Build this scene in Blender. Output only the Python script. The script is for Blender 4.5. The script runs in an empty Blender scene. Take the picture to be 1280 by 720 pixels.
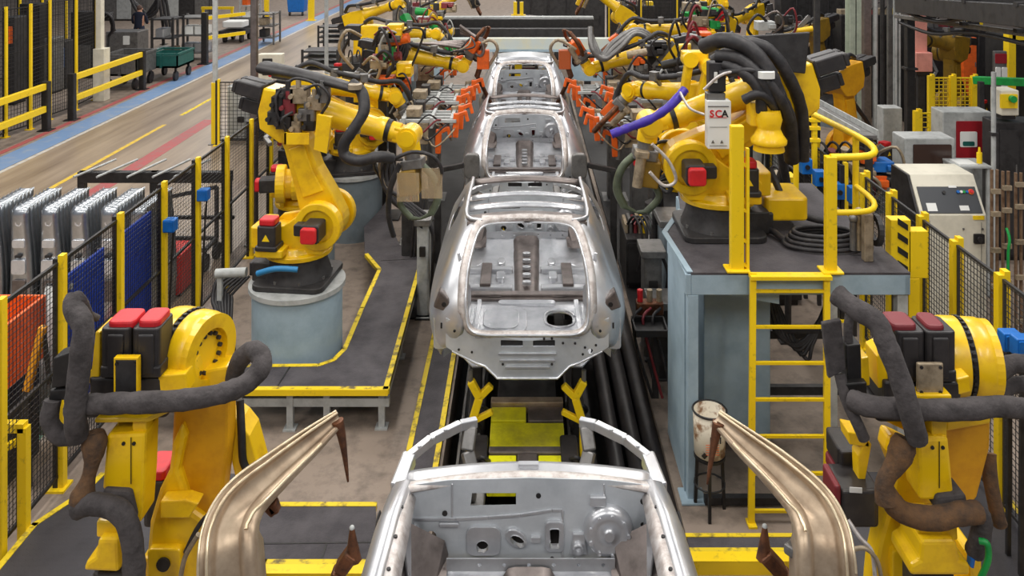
import bpy, bmesh, math, random
from mathutils import Vector as V, Matrix as M4
random.seed(7)
SC = bpy.context.scene
COL = SC.collection
PI = math.pi
# ---------------------------------------------------------------- camera
FPX, HZ, VX, CH = 1050.0, -95.0, 655.0, 4.9
def P(px, py, z=0.0):
    "world point at height z seen at a photograph pixel"
    k = (CH - z) / (py - HZ)
    return V(((px - VX) * k, FPX * k, z))
def Q(px, py, y):
    "world point at distance y seen at a photograph pixel"
    k = y / FPX
    return V(((px - VX) * k, y, CH - (py - HZ) * k))
cam = bpy.data.cameras.new('camera')
camo = bpy.data.objects.new('camera', cam)
COL.objects.link(camo)
camo.location = (0, 0, CH)
camo.rotation_euler = (PI / 2, 0, 0)
cam.sensor_width = 36
cam.lens = FPX / 1280 * 36
cam.shift_x = -(VX - 640) / 1280
cam.shift_y = -(360 - HZ) / 1280
cam.clip_end = 300
SC.camera = camo
SC.view_settings.view_transform = 'Standard'
SC.view_settings.look = 'None'
SC.view_settings.gamma = 1
SC.view_settings.use_curve_mapping = False
# ---------------------------------------------------------------- materials
def lin(c):
    return tuple((x / 255 / 12.92 if x / 255 <= .04045 else ((x / 255 + .055) / 1.055) ** 2.4) for x in c) + (1,)
MATS = {}
def mat(name, rgb, rough=.5, metal=0., rgb2=None, scale=6., lo=.45, hi=.7, bump=0., bscale=40., emit=0., coat=0., stretch=(1,1,1), spec=None):
    m = bpy.data.materials.new(name); m.use_nodes = True
    nt = m.node_tree; b = nt.nodes['Principled BSDF']
    b.inputs['Base Color'].default_value = lin(rgb)
    b.inputs['Roughness'].default_value = rough
    b.inputs['Metallic'].default_value = metal
    if coat: b.inputs['Coat Weight'].default_value = coat; b.inputs['Coat Roughness'].default_value = .15
    if spec is not None: b.inputs['Specular IOR Level'].default_value = spec
    if rgb2 or bump:
        tc = nt.nodes.new('ShaderNodeTexCoord'); mp = nt.nodes.new('ShaderNodeMapping')
        mp.inputs['Scale'].default_value = stretch
        nt.links.new(tc.outputs['Object'], mp.inputs[0])
    if rgb2:
        n = nt.nodes.new('ShaderNodeTexNoise'); n.inputs['Scale'].default_value = scale; n.inputs['Detail'].default_value = 6
        n.inputs['Roughness'].default_value = .65
        r = nt.nodes.new('ShaderNodeValToRGB')
        r.color_ramp.elements[0].position = lo; r.color_ramp.elements[0].color = lin(rgb)
        r.color_ramp.elements[1].position = hi; r.color_ramp.elements[1].color = lin(rgb2)
        nt.links.new(mp.outputs[0], n.inputs['Vector']); nt.links.new(n.outputs[0], r.inputs[0])
        nt.links.new(r.outputs[0], b.inputs['Base Color'])
    if bump:
        n2 = nt.nodes.new('ShaderNodeTexNoise'); n2.inputs['Scale'].default_value = bscale; n2.inputs['Detail'].default_value = 3
        bp = nt.nodes.new('ShaderNodeBump'); bp.inputs['Strength'].default_value = bump; bp.inputs['Distance'].default_value = .02
        nt.links.new(mp.outputs[0], n2.inputs['Vector'])
        nt.links.new(n2.outputs[0], bp.inputs['Height']); nt.links.new(bp.outputs[0], b.inputs['Normal'])
    if emit:
        b.inputs['Emission Color'].default_value = lin(rgb); b.inputs['Emission Strength'].default_value = emit
    MATS[name] = m
    return m
YEL = mat('robot_yellow_paint', (240, 194, 10), .38, 0, (205, 150, 18), 5, .5, .78, coat=.25)
YEL2 = mat('safety_yellow_paint', (244, 206, 20), .45, 0, (170, 140, 40), 14, .58, .8)
YWORN = mat('worn_yellow_edging', (226, 196, 30), .6, 0, (96, 84, 50), 9, .5, .66)
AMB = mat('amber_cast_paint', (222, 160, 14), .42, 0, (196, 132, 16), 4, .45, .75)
LIME = mat('lime_yellow_paint', (226, 222, 20), .5, 0, (160, 150, 30), 12, .5, .75)
BLK = mat('black_paint', (26, 24, 24), .5, 0, (44, 41, 40), 10)
MOT = mat('motor_black_plastic', (40, 37, 38), .45, 0, (56, 52, 50), 8)
RUB = mat('black_rubber_hose', (34, 32, 34), .55, 0, (58, 54, 54), 12)
CLOTH = mat('grey_cloth_sleeve', (78, 73, 73), .95, 0, (54, 50, 50), 9, .4, .65, bump=.5, bscale=30)
BROWN = mat('scorched_leather_sleeve', (108, 78, 50), .9, 0, (62, 50, 42), 8, .4, .65, bump=.5, bscale=30)
RED = mat('red_cap_plastic', (206, 32, 40), .45, 0, (170, 24, 34), 6)
DRED = mat('dull_red_cap', (120, 40, 46), .5)
SILV = mat('bare_steel_panel', (208, 209, 212), .32, .72, (184, 185, 189), 3, .4, .7)
SILV2 = mat('bright_pressed_steel', (230, 231, 234), .24, .62, (200, 202, 206), 6, .4, .7, bump=.35, bscale=6)
GALV = mat('brownish_galvanised_steel', (134, 124, 120), .42, .75, (104, 96, 92), 7, .4, .7)
SMAT = mat('grey_primer_sheet', (204, 208, 212), .40, .35, (180, 185, 190), 3, .4, .7)
WHT = mat('white_sealed_seam', (212, 206, 202), .45, .35, (172, 160, 154), 14, .42, .66)
BEIGE = mat('beige_bare_sheet', (186, 166, 142), .42, .6, (140, 118, 96), 5, .38, .7, bump=.08, bscale=8)
COPR = mat('rusty_copper', (122, 78, 52), .5, .6, (74, 50, 38), 14, .4, .65)
TAN = mat('tan_valve_metal', (168, 152, 128), .5, .4, (120, 106, 86), 12)
STEEL = mat('dull_grey_steel', (128, 126, 124), .45, .6, (98, 96, 94), 8)
LSTEEL = mat('light_grey_paint', (176, 178, 176), .5, 0, (146, 148, 146), 7)
DSTEEL = mat('dark_grey_steel', (62, 60, 60), .5, .4, (42, 40, 40), 7)
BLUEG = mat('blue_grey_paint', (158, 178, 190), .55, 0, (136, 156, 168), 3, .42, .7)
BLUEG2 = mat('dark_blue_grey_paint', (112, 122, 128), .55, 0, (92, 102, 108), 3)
CREAM = mat('cream_paint', (220, 214, 196), .5, 0, (200, 194, 176), 4)
ORG = mat('orange_paint', (232, 100, 26), .45, 0, (200, 84, 26), 8)
GRN = mat('green_paint', (22, 150, 66), .45, 0, (16, 120, 54), 8)
BLU = mat('blue_plastic', (18, 104, 186), .45, 0, (14, 88, 160), 8)
DBLU = mat('deep_blue_sheet', (18, 62, 172), .6, 0, (14, 48, 140), 6)
PRESS = mat('galvanised_pressing', (200, 204, 208), .28, .92, (170, 175, 180), 6, .4, .7, bump=.2, bscale=5)
GGREY = mat('greenish_grey_casting', (96, 104, 84), .5, .4, (72, 78, 64), 8)
PURP = mat('purple_corrugated_hose', (66, 44, 158), .45, 0, (48, 34, 118), 12)
PINK = mat('pink_paint', (222, 150, 136), .55, 0, (200, 132, 120), 5)
CRIM = mat('crimson_panel', (150, 22, 34), .5, 0, (130, 18, 30), 5)
MATB = mat('ribbed_rubber_mat', (76, 72, 75), .75, 0, (56, 52, 56), 4, .4, .65, bump=.3, bscale=60)
WPAP = mat('white_label', (226, 226, 222), .6)
TEAL = mat('teal_paint', (24, 92, 84), .55, 0, (18, 74, 70), 5)
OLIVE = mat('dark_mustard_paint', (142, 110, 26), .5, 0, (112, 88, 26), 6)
NAVY = mat('navy_workwear', (24, 28, 46), .9)
SKIN = mat('skin', (196, 146, 120), .55)
HAIR = mat('brown_grey_hair', (92, 70, 60), .8)
PALEG = mat('pale_green_grey_paint', (176, 184, 166), .55, 0, (152, 160, 144), 5)
WIRE = mat('black_wire_mesh', (30, 29, 30), .5)
SCREEN = mat('dark_screen_glass', (60, 42, 36), .15)
RUST = mat('rusty_pipe', (132, 106, 84), .55, .4, (96, 70, 50), 10)
# tread plate: bumps come from a checker-like voronoi
def tread(name, rgb, rgb2):
    m = mat(name, rgb, .5, .35, rgb2, 3)
    nt = m.node_tree; b = nt.nodes['Principled BSDF']
    tc = nt.nodes.new('ShaderNodeTexCoord'); v = nt.nodes.new('ShaderNodeTexChecker'); v.inputs['Scale'].default_value = 26
    mp = nt.nodes.new('ShaderNodeMapping'); mp.inputs['Rotation'].default_value = (0, 0, .78)
    bp = nt.nodes.new('ShaderNodeBump'); bp.inputs['Strength'].default_value = .6; bp.inputs['Distance'].default_value = .01
    nt.links.new(tc.outputs['Object'], mp.inputs[0]); nt.links.new(mp.outputs[0], v.inputs['Vector'])
    nt.links.new(v.outputs['Fac'], bp.inputs['Height']); nt.links.new(bp.outputs[0], b.inputs['Normal'])
    return m
TREAD = tread('dark_tread_plate', (72, 70, 74), (58, 56, 60))
YTREAD = tread('yellow_tread_plate', (228, 220, 30), (180, 170, 50))
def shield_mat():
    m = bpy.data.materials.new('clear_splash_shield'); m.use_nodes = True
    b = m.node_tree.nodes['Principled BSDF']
    b.inputs['Base Color'].default_value = lin((200, 176, 140)); b.inputs['Alpha'].default_value = .34  # tan tint puts an orange glare into the clear sheet's colour
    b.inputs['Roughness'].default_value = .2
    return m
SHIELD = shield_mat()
# ---------------------------------------------------------------- mesh builder
class MB:
    def __init__(s):
        s.v = []; s.f = []; s.sm = []; s.T = M4.Identity(4)
    def at(s, m): s.T = m; return s
    def add(s, vs, fs, smooth=False):
        o = len(s.v)
        for p in vs: s.v.append(s.T @ V(p))
        flip = s.T.determinant() < 0
        for f in fs:
            f = tuple(o + i for i in f)
            s.f.append(f[::-1] if flip else f); s.sm.append(smooth)
        return s
    def box(s, c, d, m=None):
        x, y, z = c; a, b, e = d[0] / 2, d[1] / 2, d[2] / 2
        vs = [V((i * a, j * b, k * e)) for i in (-1, 1) for j in (-1, 1) for k in (-1, 1)]
        if m is not None: vs = [m @ q for q in vs]
        vs = [q + V(c) for q in vs]
        return s.add(vs, [(0, 1, 3, 2), (4, 6, 7, 5), (0, 4, 5, 1), (2, 3, 7, 6), (0, 2, 6, 4), (1, 5, 7, 3)])
    def bb(s, x0, x1, y0, y1, z0, z1):
        return s.box(((x0 + x1) / 2, (y0 + y1) / 2, (z0 + z1) / 2), (abs(x1 - x0), abs(y1 - y0), abs(z1 - z0)))
    def rbox(s, c, d, r, axis=2, n=4):
        "box with its four edges along one axis rounded"
        ax = [i for i in range(3) if i != axis]
        r = min(r, .45 * abs(d[ax[0]]), .45 * abs(d[ax[1]]))
        a, b = d[ax[0]] / 2 - r, d[ax[1]] / 2 - r
        pts = []
        for cx, cy, t0 in ((a, b, 0), (-a, b, PI / 2), (-a, -b, PI), (a, -b, 1.5 * PI)):
            for i in range(n + 1):
                t = t0 + PI / 2 * i / n
                pts.append((cx + r * math.cos(t), cy + r * math.sin(t)))
        N = len(pts); vs = []
        for h in (-d[axis] / 2, d[axis] / 2):
            for p in pts:
                q = [0, 0, 0]; q[ax[0]] = p[0] + c[ax[0]]; q[ax[1]] = p[1] + c[ax[1]]; q[axis] = h + c[axis]
                vs.append(tuple(q))
        fs = [(i, (i + 1) % N, N + (i + 1) % N, N + i) for i in range(N)] + [tuple(range(N))[::-1], tuple(range(N, 2 * N))]
        if axis == 1: fs = [f[::-1] for f in fs]
        return s.add(vs, fs)
    def frame(s, a, b, up=None):
        z = (V(b) - V(a)); L = z.length; z = z / max(L, 1e-9)
        u = V(up) if up is not None else (V((0, 0, 1)) if abs(z.z) < .95 else V((1, 0, 0)))
        x = u.cross(z)
        if x.length < 1e-6: x = V((0, 1, 0)).cross(z)
        x.normalize(); y = z.cross(x)
        return x, y, z, L
    def bar(s, a, b, w, h=None, up=None):
        "square bar from a to b; w across, h along the up direction"
        h = h or w
        x, y, z, L = s.frame(a, b, up); a = V(a); b = V(b)
        vs = [p + x * i * w / 2 + y * j * h / 2 for p in (a, b) for i, j in ((-1, -1), (1, -1), (1, 1), (-1, 1))]
        return s.add(vs, [(3, 2, 1, 0), (4, 5, 6, 7), (0, 1, 5, 4), (1, 2, 6, 5), (2, 3, 7, 6), (3, 0, 4, 7)])
    def cyl(s, a, b, r, r2=None, n=16, cap=True):
        r2 = r if r2 is None else r2
        x, y, z, L = s.frame(a, b); a = V(a); b = V(b)
        vs = []
        for p, q in ((a, r), (b, r2)):
            for i in range(n):
                t = 2 * PI * i / n
                vs.append(p + x * q * math.cos(t) + y * q * math.sin(t))
        s.add(vs, [(i, (i + 1) % n, n + (i + 1) % n, n + i) for i in range(n)], True)
        if cap:
            s.add(vs[:n], [tuple(range(n))[::-1]]); s.add(vs[n:], [tuple(range(n))])
        return s
    def ring(s, a, b, r, ri, n=24):
        "hollow cylinder"
        x, y, z, L = s.frame(a, b); a = V(a); b = V(b); vs = []
        for p, q in ((a, ri), (a, r), (b, r), (b, ri)):
            for i in range(n):
                t = 2 * PI * i / n
                vs.append(p + x * q * math.cos(t) + y * q * math.sin(t))
        fs = []
        for k in range(4):
            for i in range(n):
                j = (i + 1) % n; k2 = (k + 1) % 4
                fs.append((k * n + i, k * n + j, k2 * n + j, k2 * n + i))
        s.add(vs, fs, False)
        return s
    def lathe(s, a, b, prof, n=24):
        "prof: (t along a-b in metres, radius)"
        x, y, z, L = s.frame(a, b); a = V(a); vs = []
        for t, r in prof:
            for i in range(n):
                q = 2 * PI * i / n
                vs.append(a + z * t + x * r * math.cos(q) + y * r * math.sin(q))
        k = len(prof)
        s.add(vs, [(j * n + i, j * n + (i + 1) % n, (j + 1) * n + (i + 1) % n, (j + 1) * n + i) for j in range(k - 1) for i in range(n)], True)
        s.add(vs[:n], [tuple(range(n))[::-1]]); s.add(vs[-n:], [tuple(range(n))])
        return s
    def tube(s, pts, r, n=8, wrinkle=0., smooth=4, ell=1.0):
        pts = [V(p) for p in pts]
        if smooth and len(pts) > 2: pts = spline(pts, smooth)
        k = len(pts); vs = []; prev = None
        for i, p in enumerate(pts):
            t = (pts[min(i + 1, k - 1)] - pts[max(i - 1, 0)]).normalized()
            if prev is None:
                u = V((0, 0, 1)) if abs(t.z) < .9 else V((1, 0, 0))
                x = u.cross(t).normalized()
            else:
                x = prev - t * prev.dot(t)
                if x.length < 1e-6: x = V((1, 0, 0)).cross(t)
                x.normalize()
            prev = x; y = t.cross(x)
            rr = r(i / (k - 1)) if callable(r) else r
            rr *= 1 + (wrinkle * random.uniform(-1, 1) if wrinkle else 0)
            for j in range(n):
                q = 2 * PI * j / n
                vs.append(p + x * rr * math.cos(q) + y * rr * ell * math.sin(q))
        s.add(vs, [(j * n + i, j * n + (i + 1) % n, (j + 1) * n + (i + 1) % n, (j + 1) * n + i) for j in range(k - 1) for i in range(n)], True)
        s.add(vs[:n], [tuple(range(n))[::-1]]); s.add(vs[-n:], [tuple(range(n))])
        return s
    def prism(s, pts, d0, d1, axis=1):
        "2D outline extruded along an axis (0 x, 1 y, 2 z) from d0 to d1"
        def mk(p, d):
            return (d, p[0], p[1]) if axis == 0 else (p[0], d, p[1]) if axis == 1 else (p[0], p[1], d)
        A = sum(pts[i][0] * pts[(i + 1) % len(pts)][1] - pts[(i + 1) % len(pts)][0] * pts[i][1] for i in range(len(pts)))
        ccw = A > 0
        if axis == 1: ccw = not ccw
        if not ccw: pts = pts[::-1]
        n = len(pts)
        vs = [mk(p, d0) for p in pts] + [mk(p, d1) for p in pts]
        return s.add(vs, [tuple(range(n))[::-1], tuple(range(n, 2 * n))] + [(i, (i + 1) % n, n + (i + 1) % n, n + i) for i in range(n)])
    def sphere(s, c, r, n=12, k=8):
        r = (r, r, r) if not hasattr(r, '__len__') else r
        vs = [(c[0], c[1], c[2] - r[2])]
        for j in range(1, k):
            t = -PI / 2 + PI * j / k
            for i in range(n):
                q = 2 * PI * i / n
                vs.append((c[0] + r[0] * math.cos(t) * math.cos(q), c[1] + r[1] * math.cos(t) * math.sin(q), c[2] + r[2] * math.sin(t)))
        vs.append((c[0], c[1], c[2] + r[2])); L = len(vs) - 1
        fs = [(0, 1 + (i + 1) % n, 1 + i) for i in range(n)]
        for j in range(k - 2):
            for i in range(n):
                a = 1 + j * n + i; b = 1 + j * n + (i + 1) % n
                fs.append((a, b, b + n, a + n))
        fs += [(L - n + i, L - n + (i + 1) % n, L) for i in range(n)]
        return s.add(vs, fs, True)
    def grid(s, rows, skip=(), smooth=True, close=False):
        "rows of points; skip holds (row, column) cells left open"
        n = len(rows[0]); vs = [p for r in rows for p in r]; fs = []
        for j in range(len(rows) - 1):
            for i in range(n - (0 if close else 1)):
                if (j, i) in skip: continue
                fs.append((j * n + i, j * n + (i + 1) % n, (j + 1) * n + (i + 1) % n, (j + 1) * n + i))
        return s.add(vs, fs, smooth)
    def holed(s, outer, holes, place, thick):
        "flat plate with real holes: outlines in 2D, place(u, v, d) gives the 3D point at depth d"
        bm = bmesh.new(); es = []
        for loop in [outer] + holes:
            q = [bm.verts.new((p[0], p[1], 0)) for p in loop]
            es += [bm.edges.new((q[i], q[(i + 1) % len(q)])) for i in range(len(q))]
        bmesh.ops.triangle_fill(bm, use_beauty=True, edges=es, normal=(0, 0, 1))
        bm.verts.index_update()
        vv = [(v.co.x, v.co.y) for v in bm.verts]; N = len(vv)
        tri = [tuple(v.index for v in f.verts) for f in bm.faces]
        bnd = [tuple(v.index for v in e.verts) for e in bm.edges if len(e.link_faces) == 1]
        bm.free()
        vs = [place(u, w, 0) for u, w in vv] + [place(u, w, thick) for u, w in vv]
        s.add(vs, [f[::-1] for f in tri] + [tuple(N + i for i in f) for f in tri] + [(a, b, N + b, N + a) for a, b in bnd])
        return s
    def build(s, name, m, parent=None, bevel=0., label=None, solid=0., sub=0, kind=None):
        off = wloc(parent) if parent else V((0, 0, 0))
        me = bpy.data.meshes.new(name)
        me.from_pydata([tuple(v - off) for v in s.v], [], s.f)
        me.polygons.foreach_set('use_smooth', s.sm)
        me.materials.append(m); me.update()
        o = bpy.data.objects.new(name, me); COL.objects.link(o)
        if parent: o.parent = parent
        if solid:
            md = o.modifiers.new('thickness', 'SOLIDIFY'); md.thickness = solid; md.offset = 0
        if sub:
            md = o.modifiers.new('smooth', 'SUBSURF'); md.levels = sub; md.render_levels = sub
        if bevel:
            md = o.modifiers.new('bevel', 'BEVEL'); md.width = bevel; md.segments = 2; md.limit_method = 'ANGLE'; md.angle_limit = .7
        if label: o['label'] = label
        if kind: o['kind'] = kind
        return o
def build_each(mb, name, m, parent, **k):
    "every loose piece of a builder as an object of its own"
    par = list(range(len(mb.v)))
    key = {}
    def find(i):
        while par[i] != i: par[i] = par[par[i]]; i = par[i]
        return i
    for i, v in enumerate(mb.v):
        q = tuple(round(c, 5) for c in v)
        if q in key: par[find(i)] = find(key[q])
        else: key[q] = i
    for f in mb.f:
        for j in f[1:]: par[find(j)] = find(f[0])
    groups = {}
    for f, s in zip(mb.f, mb.sm): groups.setdefault(find(f[0]), []).append((f, s))
    for fs in groups.values():
        n = MB(); idx = {}
        for f, s in fs:
            for j in f:
                if j not in idx: idx[j] = len(n.v); n.v.append(mb.v[j])
            n.f.append(tuple(idx[j] for j in f)); n.sm.append(s)
        n.build(name, m, parent, **k)
def spline(pts, k):
    out = []
    n = len(pts)
    for i in range(n - 1):
        p0, p1, p2, p3 = pts[max(i - 1, 0)], pts[i], pts[i + 1], pts[min(i + 2, n - 1)]
        for j in range(k):
            t = j / k
            out.append(.5 * ((2 * p1) + (p2 - p0) * t + (2 * p0 - 5 * p1 + 4 * p2 - p3) * t * t + (3 * p1 - p0 - 3 * p2 + p3) * t ** 3))
    out.append(pts[-1])
    return out
def wloc(o):
    q = V((0, 0, 0))
    while o is not None:
        q = q + o.location; o = o.parent
    return q
def circ(cx, cy, r, n=14, ry=None, a=0):
    ry = ry or r
    out = []
    for i in range(n):
        t = 2 * PI * i / n
        x, y = r * math.cos(t), ry * math.sin(t)
        out.append((cx + x * math.cos(a) - y * math.sin(a), cy + x * math.sin(a) + y * math.cos(a)))
    return out
def rrect(x0, x1, y0, y1, r, n=4):
    out = []
    for cx, cy, t0 in ((x1 - r, y1 - r, 0), (x0 + r, y1 - r, PI / 2), (x0 + r, y0 + r, PI), (x1 - r, y0 + r, 1.5 * PI)):
        for i in range(n + 1):
            t = t0 + PI / 2 * i / n
            out.append((cx + r * math.cos(t), cy + r * math.sin(t)))
    return out
def tag(o, label, cat, group=None, kind=None):
    o['label'] = label; o['category'] = cat
    if group: o['group'] = group
    if kind: o['kind'] = kind
    return o
def thing(name, loc, label, cat, group=None):
    o = bpy.data.objects.new(name, None); COL.objects.link(o)
    o.location = loc; o.empty_display_size = .1
    return tag(o, label, cat, group)
def struct(mb, name, m, **k):
    o = mb.build(name, m, **k); o['kind'] = 'structure'; return o
def copy_tree(o, loc=None, label=None, parent=None, rz=None):
    c = o.copy(); COL.objects.link(c)
    if parent: c.parent = parent
    if loc is not None: c.location = loc
    if rz is not None: c.rotation_euler = (0, 0, rz)
    if label: c['label'] = label
    for ch in list(o.children): copy_tree(ch, parent=c)
    return c
def xf(loc, rz=0, ry=0, rx=0):
    return M4.Translation(V(loc)) @ M4.Rotation(rz, 4, 'Z') @ M4.Rotation(ry, 4, 'Y') @ M4.Rotation(rx, 4, 'X')
# ================================================================ floor, pit, markings
CONC = mat('stained_concrete', (142, 127, 114), .65, 0, (88, 78, 70), 4.5, .46, .78, bump=.15, bscale=14)
AISLE = mat('polished_aisle_concrete', (160, 142, 122), .33, 0, (116, 99, 84), 2.6, .4, .7, stretch=(1.0, .06, 1))
PITM = mat('dark_pit_floor', (44, 41, 40), .6, .1, (26, 24, 24), 4)  # near-black grey mottled by noise
fl = MB()
PX0, PX1, PY0, PY1 = -.74, 1.30, .8, 27.0
for x0, x1, y0, y1 in ((-34, PX0, 0, 80), (PX1, 34, 0, 80), (PX0, PX1, 0, PY0), (PX0, PX1, PY1, 80)):
    fl.bb(x0, x1, y0, y1, -.6, 0)
struct(fl, 'floor', CONC)
struct(MB().bb(PX0, PX1, PY0, PY1, -.55, -.45), 'floor_pit', PITM)
struct(MB().bb(-10.28, -4.35, 6, 79, 0, .003), 'floor_aisle', AISLE)
for nm, x0, x1, y0, y1, m in (
    ('blue', -11.0, -10.4, 10, 79, mat('blue_floor_paint', (112, 142, 182), .4, 0, (150, 160, 172), 3, .5, .75)),
    ('white', -10.38, -10.28, 10, 79, mat('white_floor_paint', (196, 192, 184), .45, 0, (160, 150, 140), 6)),
    ('red', -11.28, -11.12, 10, 79, mat('red_floor_paint', (166, 74, 74), .5, 0, (140, 100, 94), 6)),
    ('yellow', -8.82, -8.72, 10, 20.5, mat('yellow_floor_paint', (222, 186, 50), .5, 0, (180, 150, 80), 8)),
    ('red', -8.0, -7.68, 10, 21, MATS['red_floor_paint'] if 'red_floor_paint' in MATS else RED),
    ('yellow', -8.82, -8.72, 21.5, 24, YWORN),
    ('green', -4.75, -4.6, 7.5, 12, mat('green_floor_paint', (70, 160, 130), .5, 0, (150, 150, 130), 6, .45, .6)),
    ('red', -5.15, -4.95, 7.5, 12, MATS.get('red_floor_paint', RED))):
    struct(MB().bb(x0, x1, y0, y1, .003, .006), 'floor_marking_' + nm, m)
# ================================================================ daylight and lamps
w = bpy.data.worlds.new('hall'); SC.world = w; w.use_nodes = True
bg = w.node_tree.nodes['Background']; bg.inputs[0].default_value = (.80, .86, 1.0, 1); bg.inputs[1].default_value = .17
def lamp(x, y, z, sx, sy, power, col=(1, .97, .92)):
    l = bpy.data.lights.new('ceiling_lamp', 'AREA'); l.shape = 'RECTANGLE'; l.size = sx; l.size_y = sy
    l.energy = power; l.color = col
    o = bpy.data.objects.new('ceiling_lamp', l); COL.objects.link(o); o.location = (x, y, z)
for x in (-10.5, -6.5, -2.6, 2.6, 6.5):
    for y in (-2, 7, 16, 26):
        lamp(x, y, 8.6, .8, 4.5, 190)
for x in (-14, -7, 0, 7):
    for y in (40, 56): lamp(x, y, 9, 1.5, 8, 420)
SC.view_settings.exposure = .42
# ================================================================ car bodies
ZB = [.75, 1.0, 1.2, 1.36, 1.5, 1.7, 1.9, 2.02]
XR = [.70, .70, .545, .56, .57, .555, .50, .43]; YR = [.16, .10, .03, .05, .10, .24, .42, .54]
XC = [.80, .86, .90, .915, .84, .755, .675, .585]; YC = [.26, .20, .17, .19, .26, .38, .52, .62]
XS = [.86, .92, .945, .94, .86, .762, .685, .605]
YF = [3.1, 3.1, 3.1, 3.05, 2.88, 2.55, 2.2, 1.95]
def side_rows(s):
    rows = []
    for k in range(8):
        r = [V((s * XR[k], YR[k], ZB[k])), V((s * (XR[k] * .5 + XC[k] * .5 + .03), YR[k] * .62 + YC[k] * .38, ZB[k])), V((s * XC[k], YC[k], ZB[k]))]
        N = 9
        for i in range(1, N + 1):
            t = i / N
            y = YC[k] + (YF[k] - YC[k]) * t
            x = XC[k] + (XS[k] - XC[k]) * min(1, t * 5)
            x -= .05 * max(0, t - .6) * (1 if k < 5 else 0)
            r.append(V((s * x, y, ZB[k])))
        if k < 2:
            for i in range(3): r[i].z += ((.27, .25, .12), (.07, .06, .03))[k][i]
        rows.append(r)
    return rows
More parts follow.
